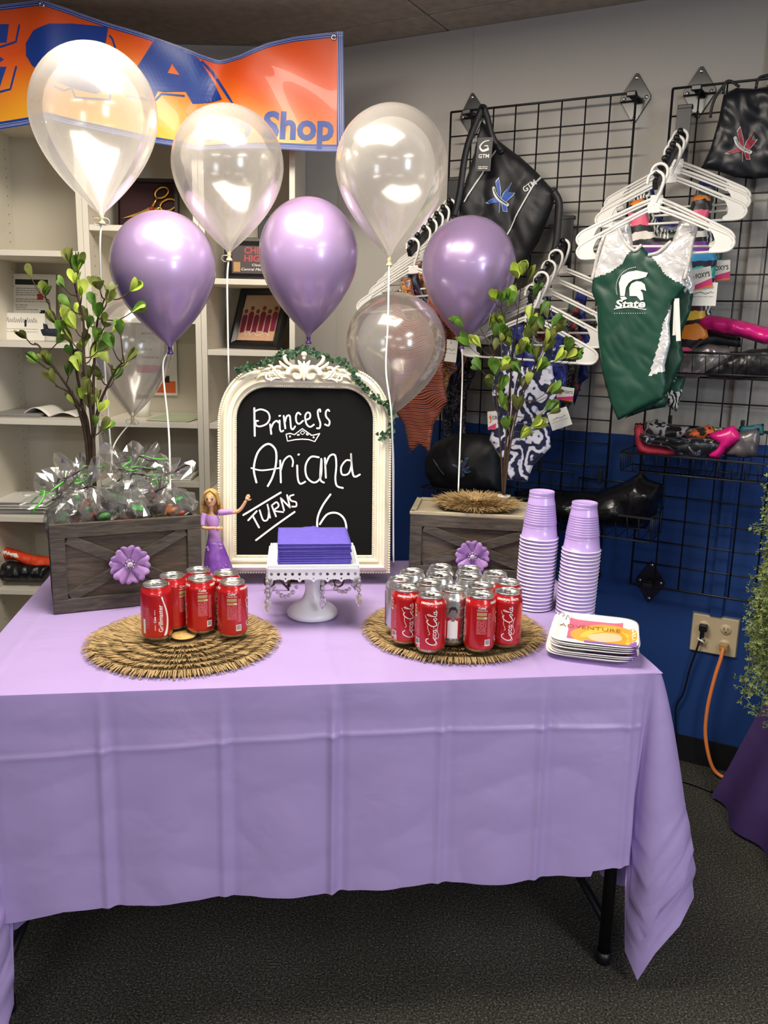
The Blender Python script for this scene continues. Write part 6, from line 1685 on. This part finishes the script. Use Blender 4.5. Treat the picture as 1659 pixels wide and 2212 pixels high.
balloon('clear balloon against the grey wall, right of the banner', BG, 'w', (846, 360), 243, 316, .285, .0, [(840, 600, 2.27), (838, 700, 2.22), (834, 800, 2.20), (846, 900, 2.18), (849, 1050, 2.22), (850, 1215, 2.26)], 0)
balloon('lilac balloon beside the left plant', PG, 'p', (353, 574), 224, 286, .27, -.05, [(352, 790, 2.29), (362, 900, 2.26), (366, 960, 2.20), (368, 1060, 2.12)], 0)
balloon('lilac balloon above the chalkboard frame', PG, 'p', (667, 548), 214, 292, .27, 0, None, 0)
balloon('lilac balloon in front of the black backpack', PG, 'p', (1013, 577), 203, 266, .28, .05, [(999, 800, 2.58), (996, 900, 2.48), (990, 1062, 2.40)], 0)
balloon('low clear balloon with the swirl leotard showing through', BG, 'w', (855, 740), 214, 264, .288, .04, [(850, 1000, 2.45), (849, 1200, 2.40)], 0)
balloon('low clear balloon in front of the shelves, behind the left plant', BG, 'w', (288, 745), 170, 262, .235, .05, [(247, 960, 2.40), (240, 1018, 2.36)], 2)
# ------------------------------------------------------------------ artificial branches
m_leafA = var_mat('green_fabric_leaf', '3f6f22', '76983a', 50, .45, .05); m_leafB = var_mat('olive_fabric_leaf', '4e5826', '7d823c', 50, .5, .05); m_leafC = var_mat('lime_fabric_leaf', 'a8c03f', 'c9d768', 50, .45, .05)
m_twig = var_mat('dark_brown_twig', '2f2118', '4a3522', 80, .8, .3)
def oval_leaf(b, p, d, n, L, mi):
    d = d.normalized(); s_ = d.cross(n); s_ = s_.normalized() if s_.length > 1e-5 else d.orthogonal().normalized(); n = s_.cross(d)
    W = L * .54; prof = [(0, .03), (.2, .16), (.45, .40), (.68, .52), (.86, .42), (.97, .18)]
    k = len(prof); V = []
    for x, y in prof:
        lift = n * (L * .30 * x * x)
        V += [p + d * (L * x) + lift + s_ * (W * y) + n * (W * y * .35), p + d * (L * x) + lift, p + d * (L * x) + lift - s_ * (W * y) + n * (W * y * .35)]
    V.append(p + d * L + n * (L * .30))
    F = []
    for i in range(k - 1): a = 3 * i; F += [(a, a + 1, a + 4, a + 3), (a + 1, a + 2, a + 5, a + 4)]
    a = 3 * (k - 1); F += [(a, a + 1, a + 3), (a + 1, a + 2, a + 3)]
    b.add(V, F, mi)
def branch_plant(t, m_, base_pts, clusters, y0, seed, leafL, nmain, thick):
    r = random.Random(seed); inv = m_.inverted()
    def loc(px, py, y): return inv @ (CAMP + ray(px, py) * (y / ray(px, py).y))
    mains = []
    for bp, mids in base_pts:
        pts = [loc(*bp[:2], y0 + bp[2])] + [loc(*q[:2], y0 + q[2]) for q in mids]; P = smooth_pts(pts, 6); mains.append(P)
        b = MB(); n = len(P); b.tube(P, [thick * (1.15 - .75 * k / n) for k in range(n)], 7); b.build('stem', m_twig, t)
    allp = [(q, i, k) for i, P in enumerate(mains) for k, q in enumerate(P)]
    bt_ = MB(); bl_ = MB()
    for cx, cy in clusters:
        tip = loc(cx, cy, y0 + r.uniform(-.045, .03))
        best = min(allp, key=lambda a: (a[0] - tip).length + (0.08 if a[0].z > tip.z - .015 else 0)); A = best[0]
        mid = A.lerp(tip, .55) + Vector((0, 0, -.15 * (tip - A).length)); d = (tip - mid)
        if d.length < 1e-4: d = Vector((0, 0, 1))
        if (tip - A).length > .008: bl_.tube(smooth_pts([A, mid, tip], 4), [thick * .45 - thick * .16 * k / 8 for k in range(9)], 5, 3)
        d = d.normalized(); mi = r.choices([0, 1, 2], [.42, .36, .22])[0]
        for k in range(r.choice((4, 4, 5, 6) if seed == 8 else (3, 3, 4, 5))):
            a = r.uniform(0, 2 * pi); o1 = d.orthogonal().normalized(); o2 = d.cross(o1)
            out = (o1 * cos(a) + o2 * sin(a)); dd = d * r.uniform(.5, 1.1) + out * r.uniform(.35, .9) + Vector((0, 0, .15))
            nn = (d - out * .5)
            oval_leaf(bl_, tip - d * .004, dd, nn, leafL * r.uniform(.8, 1.2), mi if r.random() < .75 else r.randrange(3))
    bl_.build('foliage', [m_leafA, m_leafB, m_leafC, m_twig], t)
cl_l = [(430, 80), (480, 100), (470, 130), (190, 170), (275, 275), (160, 540), (240, 690), (310, 705), (330, 810), (390, 225), (455, 200), (500, 280), (610, 240), (665, 260), (655, 320), (800, 250), (810, 380), (400, 440), (430, 350), (490, 390), (580, 350), (600, 410), (510, 560), (490, 620), (590, 560), (690, 500), (740, 520), (690, 600), (660, 690), (780, 680), (740, 720), (620, 790), (700, 790), (480, 740), (420, 770), (450, 940), (500, 910), (590, 930), (550, 970), (610, 990), (580, 1080), (620, 1100), (540, 880), (350, 570), (340, 450), (440, 560), (540, 480), (460, 480), (560, 660), (500, 700), (640, 470), (400, 520), (550, 780), (520, 820), (430, 640), (600, 620), (530, 430), (380, 400)]
q3 = lambda x, y: (x / 2.835, 540 + y / 2.835)
cl_l = [q3(*c) for c in cl_l]
y0 = 2.10
lm = Matrix.Translation(at_y(194, 1040, y0)); t = thing('artificial_branches', 'tall bunch of artificial green leafy branches standing in the left crate', 'plant', lm)
g = lambda x, y, d=0.0: (*q3(x, y), d)
bp = [(g(548, 1460), [g(530, 1180), g(490, 1000), g(440, 880), g(360, 760), g(250, 600), g(210, 570)]), (g(552, 1460, .02), [g(535, 1180, .02), g(505, 960, .03), g(470, 750, .03), g(430, 560, .02), g(320, 390, .0), g(300, 310)]),
      (g(575, 1460), [g(568, 1180), g(572, 960), g(575, 750), g(585, 560), g(600, 420), (*q3(640, 300), .0)]), (g(580, 1460, -.02), [g(572, 1150, -.02), g(545, 900, -.03), g(515, 660, -.02), g(510, 430, -.02), g(470, 260, -.01), g(455, 150, -.01)]),
      (g(570, 1460, .01), [g(572, 1180, .01), g(600, 980, .01), (*q3(650, 850), .0), (*q3(720, 720), -.01), (*q3(760, 690), -.01)]), (g(560, 1460), [g(548, 1160), g(520, 1000), g(430, 880), g(340, 830)])]
branch_plant(t, lm, bp, cl_l, y0, 3, .037, 5, .0044)
cl_r = [(790, 170), (815, 150), (850, 190), (650, 310), (690, 320), (770, 310), (730, 345), (890, 280), (450, 470), (490, 590), (560, 590), (650, 525), (620, 470), (700, 470), (690, 560), (740, 590), (780, 640), (800, 630), (650, 610), (860, 420), (930, 390), (970, 415), (940, 480), (1000, 470), (1030, 500), (970, 570), (950, 620), (880, 640), (900, 680), (560, 730), (650, 760), (690, 740), (760, 740), (810, 755), (910, 740), (1100, 620), (1090, 660), (1130, 670), (1020, 680), (630, 840), (690, 860), (700, 900), (820, 840), (850, 820), (970, 870), (1000, 880), (690, 960), (720, 980), (790, 980), (960, 980), (990, 1000), (880, 1080), (890, 1100), (810, 1150), (720, 1100), (720, 520), (840, 560), (900, 520), (870, 470)]
q5_ = lambda x, y: (840 + x / 2.836, 540 + y / 2.836)
cl_r = [q5_(*c) for c in cl_r]
y0 = 2.445
vb = at_z(1088, 1079, CT + .190); vb = Vector((vb.x * y0 / vb.y, y0, CT + .1905))
rm = Matrix.Translation(vb)
g = lambda x, y, d=0.0: (*q5_(x, y), d)
t = thing('bud_vase', 'tiny white vase behind the small straw mat on the right crate', 'vase', rm)
b = MB(); b.lathe([(0, 0), (.011, 0), (.012, .004), (.009, .008), (.011, .014), (.017, .020), (.0195, .024), (.018, .0245), (.012, .016), (0, .010)], 28); b.build('vase_body', mat('white_ceramic', 'f0ede6', .25), t)
t = thing('artificial_branches', 'slender artificial green leafy branches in the tiny white vase', 'plant', rm)
bp = [(g(698, 1500), [g(690, 1300), g(672, 1050), g(655, 850), g(640, 650), g(560, 480), g(500, 560)][:5]), (g(703, 1500, .01), [g(705, 1300, .01), g(735, 1050, .01), g(745, 850, .01), g(740, 640, .01), g(700, 400, .01), g(670, 330, .01)]), (g(706, 1500), [g(722, 1300), g(748, 1050), g(775, 850), g(830, 620), g(870, 420), g(885, 300)]),
      (g(708, 1500, -.01), [g(735, 1250, -.01), g(790, 980, -.01), g(850, 820, -.01), g(930, 620, -.01), g(990, 480, -.01)]), (g(706, 1500, .0), [g(730, 1200), g(800, 900), g(890, 740), g(1000, 690), g(1090, 660)]), (g(704, 1500), [g(712, 1250), g(735, 900), g(760, 650), g(790, 400), g(810, 200)])]
branch_plant(t, rm, bp, cl_r, y0, 8, .042, 5, .0026)

# ------------------------------------------------------------------ draped stand and trailing greenery at the right edge
m_pur = mat('dark_purple_cloth', '3a2359', .75); add_bump(m_pur, noise_tex(m_pur, coords(m_pur, 'Object'), 7, 3, .4), .3, .03)
t = thing('side_table', 'low table covered by the dark purple cloth at the right edge', 'table', TR(1.41, 2.05, 0))
b = MB(); b.box((0, 0, .60), (.28, .61, .03)); b.build('tabletop', m_tab, t)
for sx_ in (-1, 1):
    for sy_ in (-1, 1):
        b = MB(); b.tube([(sx_ * .11, sy_ * .27, .585), (sx_ * .11, sy_ * .27, 0)], .014, 10); b.build('leg', m_leg, t)
pth = []
TLc = [(1.262, 2.382), (1.262, 1.742), (1.555, 1.742)]; BTc = [(1.045, 2.43), (1.115, 1.62), (1.62, 1.62)]
for i in range(41): u = i / 40; pth.append((Vector(TLc[0]).lerp(Vector(TLc[1]), u), Vector(BTc[0]).lerp(Vector(BTc[1]), u)))
for i in range(1, 31): u = i / 30; pth.append((Vector(TLc[1]).lerp(Vector(TLc[2]), u), Vector(BTc[1]).lerp(Vector(BTc[2]), u)))
b = MB()
def dr(a, c):
    i = min(len(pth) - 1, round(a * (len(pth) - 1))); p0, p1 = pth[i]; q = p0.lerp(p1, c)
    w = .018 * c * sin(i * .55) + .012 * c * noise.noise(Vector((i * .2, c * 3, 1)))
    return Vector((q.x + w, q.y + w * .4, .618 - .606 * c))
b.grid(len(pth), 18, dr); b.add([(1.262, 1.742, .618), (1.555, 1.742, .618), (1.555, 2.36, .618), (1.262, 2.382, .618)], [(0, 1, 2, 3)])
o = b.build('tablecloth', m_pur); tag(o, 'dark purple cloth flaring down to the carpet at the right edge', 'tablecloth')
m_gv = var_mat('trailing_leaf', '5d6b35', '8f9a58', 70, .6); m_gv2 = mat('trailing_stem', '6f7a45', .7)
pm_ = TR(1.33, 1.98, .619); t = thing('trailing_plant', 'faux trailing plant with tiny pale green leaves hanging at the right edge', 'plant', pm_)
b = MB(); b.lathe([(0, 0), (.075, 0), (.10, .30), (.105, .34), (.095, .34), (.085, .29), (0, .28)], 28); b.build('pot', mat('grey_pot', '55534f', .6), t)
r = random.Random(21); bs = MB(); bf = MB(); inv = pm_.inverted()
def star(p, d, L):
    d = d.normalized(); o1 = d.orthogonal().normalized(); o2 = d.cross(o1)
    for k in range(4):
        a = pi / 2 * k + r.uniform(-.3, .3); e = (o1 * cos(a) + o2 * sin(a)) * .8 + d * .5; s_ = d.cross(e).normalized() * L * .22
        bf.add([p, p + e * L * .5 + s_, p + e * L, p + e * L * .5 - s_], [(0, 1, 2, 3)], 0)
ends = [(1664, 1150, 1.95), (1660, 1240, 1.98), (1640, 1340, 1.93), (1634, 1390, 1.9), (1655, 1440, 1.95), (1606, 1505, 1.93), (1642, 1545, 1.95), (1668, 1250, 1.9), (1660, 1340, 1.98), (1655, 1470, 1.92), (1675, 1150, 1.96), (1675, 1400, 1.9), (1690, 1500, 1.95), (1648, 1480, 2.0), (1638, 1450, 1.97), (1626, 1370, 1.94), (1652, 1400, 1.9), (1660, 1520, 1.92), (1668, 1120, 1.93), (1655, 1200, 1.95), (1650, 1290, 1.92), (1640, 1420, 1.9), (1632, 1500, 1.92), (1665, 1560, 1.94), (1648, 1380, 1.96), (1672, 1060, 1.95), (1620, 1460, 1.93), (1656, 1440, 1.88)]
for ex, ey, yy in ends:
    E_ = inv @ (CAMP + ray(ex, ey) * (yy / ray(ex, ey).y)); A = Vector((r.uniform(-.05, .05), r.uniform(-.05, .05), .30))
    top = Vector((min(A.x, E_.x * .5), E_.y * .4, max(.42, E_.z + .12))); mid = Vector((E_.x * .92, E_.y * .9, max(E_.z + .10, .28)))
    P = smooth_pts([A, top, mid, E_], 12); bs.tube(P, .0016, 5)
    for i in range(8, len(P)):
        for k in range(3):
            d = Vector((r.uniform(-1, 1), r.uniform(-1, .6), r.uniform(-.5, .6))); L_ = r.uniform(.012, .042); q = P[i] + d * L_; bs.tube([P[i], P[i].lerp(q, .5) + Vector((0, 0, .004)), q], .0009, 4, caps=False)
            for j in range(3): star(q + Vector((r.uniform(-.008, .008), r.uniform(-.008, .008), r.uniform(-.008, .008))), d + Vector((r.uniform(-.5, .5), r.uniform(-.5, .5), r.uniform(-.5, .5))), r.uniform(.006, .010))
bs.build('stems', m_gv2, t); bf.build('foliage', m_gv, t)
# ------------------------------------------------------------------ cellophane gift bags in the left crate
def cello():
    m = mat('cellophane', 'ffffff', .08); out = m.node_tree.nodes['Material Output']
    tp = nd(m, 'ShaderNodeBsdfTransparent'); tp.inputs[0].default_value = (.96, .96, .95, 1); g_ = nd(m, 'ShaderNodeBsdfGlossy'); g_.inputs[1].default_value = .07
    lw = nd(m, 'ShaderNodeLayerWeight'); lw.inputs[0].default_value = .3; mr = nd(m, 'ShaderNodeMapRange'); mr.inputs[3].default_value = .10; mr.inputs[4].default_value = .55; lk(m, lw.outputs['Fresnel'], mr.inputs[0])
    ms = nd(m, 'ShaderNodeMixShader'); lk(m, mr.outputs[0], ms.inputs[0]); lk(m, tp.outputs[0], ms.inputs[1]); lk(m, g_.outputs[0], ms.inputs[2]); df = nd(m, 'ShaderNodeBsdfDiffuse'); df.inputs[0].default_value = (.9, .9, .88, 1); mh = nd(m, 'ShaderNodeMixShader'); mh.inputs[0].default_value = .05; lk(m, ms.outputs[0], mh.inputs[1]); lk(m, df.outputs[0], mh.inputs[2]); lk(m, mh.outputs[0], out.inputs['Surface']); return m
m_cel = cello(); m_rg = mat('green_curling_ribbon', '55b83a', .35); m_rp = mat('plum_curling_ribbon', '3a2238', .4)
TRM = [mat('toffee_treat', 'a8622f', .4), mat('silver_foil', 'd0d0d0', .2, .9), mat('green_wrapper', '3f9a45', .3), mat('blue_wrapper', '5f7fb0', .35), mat('dark_wrapper', '3a2420', .4), mat('red_wrapper', 'b03a2a', .35)]
def gift(label, x, y, z, s, yaw, tilt, seed, nrib=3):
    r = random.Random(seed); m_ = CL @ Matrix.Translation((x, y, z)) @ Matrix.Rotation(yaw, 4, 'Z') @ Matrix.Rotation(tilt, 4, 'Y') @ Matrix.Diagonal((s * 1.5, s * 1.3, s * .98, 1))
    t = thing('gift_bag', label, 'gift bag', m_, 'cellophane gift bags in the left crate')
    prof = [(.004, -.045), (.034, -.044), (.045, -.030), (.047, -.005), (.042, .016), (.028, .034), (.012, .046), (.007, .052), (.012, .058), (.026, .072), (.038, .086), (.046, .100)]
    b = MB(); seg = 30; V = []
    for j, (rr, zz) in enumerate(prof):
        for i in range(seg):
            a = 2 * pi * i / seg; q = noise.noise(Vector((cos(a) * 2.2 + seed, sin(a) * 2.2, zz * 26))); q2 = noise.cell(Vector((a * 3.0 + seed, zz * 45, 0)))
            k = 1 + .40 * q + .14 * (q2 - .5); amp = .014 if j > 8 else .004
            V.append((rr * k * cos(a) * 1.05, rr * k * sin(a) * .8, zz + amp * sin(a * 5 + seed) * (1 if j > 8 else .3) + .004 * q))
    F = [(j * seg + i, j * seg + (i + 1) % seg, (j + 1) * seg + (i + 1) % seg, (j + 1) * seg + i) for j in range(len(prof) - 1) for i in range(seg)]
    b.add(V, F, 0, False); b.build('cellophane_wrap', m_cel, t)
    for k in range(6):
        b = MB(); c = Vector((r.uniform(-.022, .022), r.uniform(-.016, .016), -.034 + .011 * k * .8)); mt = TRM[r.randrange(6)]
        if k % 2: b.box((0, 0, 0), (r.uniform(.018, .034), r.uniform(.012, .022), r.uniform(.006, .012)), 0, Matrix.Translation(c) @ Matrix.Rotation(r.uniform(-.8, .8), 4, 'X') @ Matrix.Rotation(r.uniform(-1, 1), 4, 'Y') @ Matrix.Rotation(r.uniform(0, 3), 4, 'Z'), .002)
        else: b.ball(c, r.uniform(.008, .012), 12, 8, 0, None, (1, 1, .8))
        b.build('treat', mt, t)
    b = MB(); b.tube([(.008 * cos(a), .008 * sin(a), .052) for a in [2 * pi * k / 14 for k in range(14)]], .0024, 6, 0, True); tie = b.build('ribbon_tie', m_rp if seed % 2 else m_rg, t)
    for k in range(nrib):
        col = m_rg if k % 2 == 0 else m_rp; b = MB(); a = r.uniform(0, 2 * pi); P = [Vector((0, 0, .052))]; n = 9; rad = r.uniform(.010, .016); ln = r.uniform(.035, .075)
        for i in range(1, n): u = i / n; P.append(Vector((ln * u * cos(a) + rad * u * cos(a + 7 * u), ln * u * sin(a) * .7 + rad * u * sin(7 * u), .054 + .030 * sin(pi * u * 1.1) + rad * .8 * sin(9 * u) * u)))
        P = smooth_pts(P, 5); V = []
        for i, c in enumerate(P): V += [c - Vector((0, .0008, .0022)), c + Vector((0, .0008, .0022))]
        b.add(V, [(2 * i, 2 * i + 1, 2 * i + 3, 2 * i + 2) for i in range(len(P) - 1)]); b.build('curled_ribbon', col, tie, solid=.0005)
for args in (('cellophane gift bag in the left front corner of the crate, tipped left', .055, .078, .232, 1.0, .3, -.65, 1, 4), ('cellophane gift bag at the left rear of the crate, beside the branches', .080, .125, .245, 1.05, 1.2, -.2, 2, 4),
             ('cellophane gift bag lying at the left front of the crate with a bright foil fold', .112, .072, .240, 1.0, 2.2, .5, 3, 3), ('tallest cellophane gift bag, its clear top standing up mid crate', .205, .110, .262, 1.15, .8, .05, 4, 4),
             ('cellophane gift bag in the middle front of the crate with silver foil inside', .195, .072, .236, .98, 1.6, .25, 5, 4), ('cellophane gift bag at the right rear of the crate', .280, .120, .240, 1.0, .2, .25, 6, 4),
             ('cellophane gift bag at the right front of the crate, nearest the doll', .292, .078, .230, .95, 2.6, .55, 7, 4)): gift(*args)
b = MB(); r = random.Random(3)
for k in range(420):
    p = Vector((r.uniform(.03, .325), r.uniform(.03, .155), r.uniform(.150, .206))); d = Vector((r.uniform(-1, 1), r.uniform(-1, 1), r.uniform(-.4, .4))).normalized() * r.uniform(.012, .03)
    p.x = min(max(p.x, .05), .30); p.y = min(max(p.y, .045), .14)
    b.tube([p - d, p + Vector((0, 0, .004)), p + d], .0007, 4, caps=False)
b.box((.177, .092, .11), (.30, .13, .09))
o = b.build('packing_straw', var_mat('brown_packing_straw', '5a4a2a', '8a7443', 60, .9)); o.matrix_world = CL; tag(o, 'brown packing straw filling the left crate under the gift bags', 'straw'); o['kind'] = 'stuff'

# ------------------------------------------------------------------ fashion doll in a plain lilac gown
DF = Frame((-.425, 2.162, CT), (1, 0, 0), (0, 0, 1))
t = thing('fashion_doll', 'fashion doll in a long purple gown pointing at the chalkboard', 'doll', DF.m)
def dl(px, py, z=0.0): q = DF.loc(px, py); return Vector((q.x, q.y, z))
m_skin = mat('doll_skin', 'e3ad84', .45); m_hair = var_mat('light_brown_doll_hair', 'b08a4a', 'cfa862', 140, .5, .4, (1, 1, .2))
m_gown = var_mat('purple_gown_satin', '6d3a96', '8a57b4', 40, .4, .1); m_bod = mat('lilac_bodice_satin', 'b98acb', .35); m_gprint = mat('pale_gown_print', 'd9b9dc', .5)
hc = dl(456, 1076, .004)
b = MB(); b.ball(hc, .0185, 24, 18, 0, None, (.88, 1.10, .95))
b.ball(hc + Vector((0, -.0105, .004)), .0125, 18, 12, 0, None, (.92, .95, .95)); b.ball(hc + Vector((0, -.005, .0185)), .0026, 8, 6, 0, None, (.8, 1.2, 1))
for sg in (-1, 1): b.ball(hc + Vector((sg * .0155, -.002, -.001)), .0032, 8, 6, 0, None, (.5, 1.2, .9))
nk = dl(456, 1108); b.tube([hc + Vector((0, -.014, -.004)), nk + Vector((0, .004, -.002)), nk + Vector((0, -.010, -.001))], [.0055, .0055, .009], 12)
b.ball(nk + Vector((0, -.014, 0)), .014, 16, 10, 0, None, (1.35, .8, .7))
def arm(pts, rs): b.tube(smooth_pts(pts, 5), [rs[0] + (rs[1] - rs[0]) * k / (5 * (len(pts) - 1)) for k in range(5 * (len(pts) - 1) + 1)], 10)
sL, eL, wL, hL = dl(476, 1107), dl(515, 1103, .008), dl(533, 1080, .012), dl(538, 1070, .013)
arm([sL, eL, wL], (.0062, .0038)); 
def hand(w, dirv, up):
    dirv = dirv.normalized(); sd = dirv.cross(up).normalized()
    b.ball(w + dirv * .006, .0055, 10, 7, 0, None, (.9, .9, .9))
    for k, (o_, L_) in enumerate(((-.0042, .009), (-.0014, .0115), (.0014, .011), (.0042, .0085))):
        a0 = w + dirv * .008 + sd * o_; b.tube([a0, a0 + dirv * L_ * .6, a0 + dirv * L_ + up * -.0018], [.0016, .0015, .0011], 6)
    a0 = w + dirv * .004 + sd * .005; b.tube([a0, a0 + sd * .004 + dirv * .004, a0 + sd * .005 + dirv * .008], [.0018, .0016, .0012], 6)
hand(wL, hL - wL, Vector((0, 0, 1)))
sR, eR, wR = dl(440, 1111), dl(439, 1136, .012), dl(470, 1136, .024)
arm([sR, eR, wR], (.0062, .0038)); hand(wR, Vector((1, -.1, .0)), Vector((0, 0, 1)))
o = b.build('body', m_skin, t); q_ = o.modifiers.new('skin', 'REMESH'); q_.mode = 'VOXEL'; q_.voxel_size = .0011; q_.use_smooth_shade = True
q_ = o.modifiers.new('smooth', 'SMOOTH'); q_.factor = .5; q_.iterations = 3
b = MB(); fz = lambda x, y: .0178 * sqrt(max(.05, 1 - (x / .0168) ** 2 - (y / .021) ** 2)) + .0012
def face(vf, mi, lift=0.0): b.flat(vf, lambda x, y: hc + Vector((x, y, fz(x, y) + lift)), mi)
for sg in (-1, 1):
    face(disc2(sg * .0066, .001, .0034, 14, .0026), 0); face(disc2(sg * .0066 + .0004, .001, .0024, 12, .0024), 1, .0004); face(stroke([(sg * .0034, .0030), (sg * .0066, .0042), (sg * .0100, .0028)], .0007, 4), 1, .0006); face(stroke([(sg * .0036, .0066), (sg * .0066, .0080), (sg * .0098, .0068)], .0009, 4), 2, .0003)
face(stroke([(-.0036, -.0098), (0, -.0108), (.0036, -.0098)], .0013, 4), 3, .0006)
b.build('face_paint', [M['white_ink'], mat('dark_brown_eye', '2a1a12', .2), mat('brow_brown', '7a5730', .6), mat('lip_rose', 'c4736a', .4)], t)
b = MB(); b.ball(hc + Vector((0, .004, -.005)), .0205, 24, 16, 0, None, (1.02, 1.05, 1.0))
r = random.Random(2)
for k in range(64):
    a = pi * (1.02 + .96 * k / 63) ; sx_, sz_ = cos(a), sin(a)
    top = hc + Vector((sx_ * .012, .019, sz_ * .012 - .003)); mid = hc + Vector((sx_ * .0215, -.004, sz_ * .016 - .004)); low = hc + Vector((sx_ * (.026 + r.uniform(-.002, .003)), -.030 - r.uniform(0, .008), sz_ * .017 - .005)); end = low + Vector((-sx_ * .004, -.006, 0))
    b.tube(smooth_pts([top, mid, low, end], 4), [.0030] * 10 + [.0026, .002, .001], 6)
for sg in (-1, 1):
    for k in range(7): b.tube(smooth_pts([hc + Vector((sg * .001 * k * .3, .0228 - .0006 * k, .008 - .001 * k)), hc + Vector((sg * (.011 + .0004 * k), .0165, .0115 - .0015 * k)), hc + Vector((sg * .0175, .004, .0075 - .002 * k)), hc + Vector((sg * .0205, -.016, .004 - .002 * k))], 4), [.0026] * 12 + [.0015], 6)
b.build('hair', m_hair, t)
b = MB(); w_ = dl(462, 1150); bz = dl(470, 1252)
secs = [(dl(458, 1112).y, .0155, .010, dl(458, 1112).x), (dl(458, 1122).y, .0185, .0145, dl(459, 1122).x), (dl(458, 1134).y, .0150, .0120, dl(461, 1134).x), (w_.y, .0142, .0115, w_.x), (dl(0, 1158).y, .0185, .015, w_.x + .001)]
def ring(secs, seg, ruf=0.0):
    V = []
    for j, (y_, rx, rz, xc) in enumerate(secs):
        for i in range(seg):
            a = 2 * pi * i / seg; k = 1 + ruf * j / len(secs) * sin(a * 9)
            V.append((xc + rx * k * cos(a), y_, -rz * k * sin(a)))
    F = [(j * seg + i, j * seg + (i + 1) % seg, (j + 1) * seg + (i + 1) % seg, (j + 1) * seg + i)[::-1] for j in range(len(secs) - 1) for i in range(seg)]
    return V, F
V, F = ring(secs, 28); b.add(V, F); o = b.build('bodice', m_bod, t); fixn(o)
b = MB(); sk_ = [(dl(0, 1155).y, .0165, .0135, w_.x), (dl(0, 1165).y, .0215, .018, w_.x + .002), (dl(0, 1185).y, .0285, .025, w_.x + .004), (dl(0, 1210).y, .0355, .031, w_.x + .008), (dl(0, 1235).y, .0415, .035, w_.x + .011), (.0006, .0450, .037, w_.x + .012)]
V, F = ring(sk_, 54, .06); b.add(V, F); o = b.build('skirt', m_gown, t, solid=.001); fixn(o)
b = MB()
for k in range(16):
    u = r.random(); y_ = sk_[1][0] * (1 - u) + .006; j = u; rx = .0215 + (.045 - .0215) * u; xc = w_.x + .002 + .010 * u; a = (pi * .5 + (.75 if k % 2 else -.75)) + r.uniform(-.15, .15)
    c = Vector((xc + rx * 1.05 * cos(a), y_, (.018 + .019 * u) * 1.05 * sin(a)))
    for q in range(4): b.ball(c + Vector((.0022 * cos(q * 1.57), .0022 * sin(q * 1.57), .0004)), .0015, 6, 4, 0, None, (1, 1, .5))
b.build('skirt_print', m_gprint, t)
b = MB(); b.tube(smooth_pts([sL + Vector((-.004, 0, 0)), sL.lerp(eL, .35), sL.lerp(eL, .75)], 4), [.0085, .0085, .0085, .0082, .008, .0075, .0072, .007, .0062], 12)
b.build('sleeve', m_bod, t); b = MB(); b.tube(smooth_pts([sR + Vector((.004, .002, 0)), sR.lerp(eR, .4), sR.lerp(eR, .95)], 4), [.0085, .0085, .0085, .0082, .008, .0075, .0072, .007, .0062], 12); b.build('sleeve', m_bod, t)
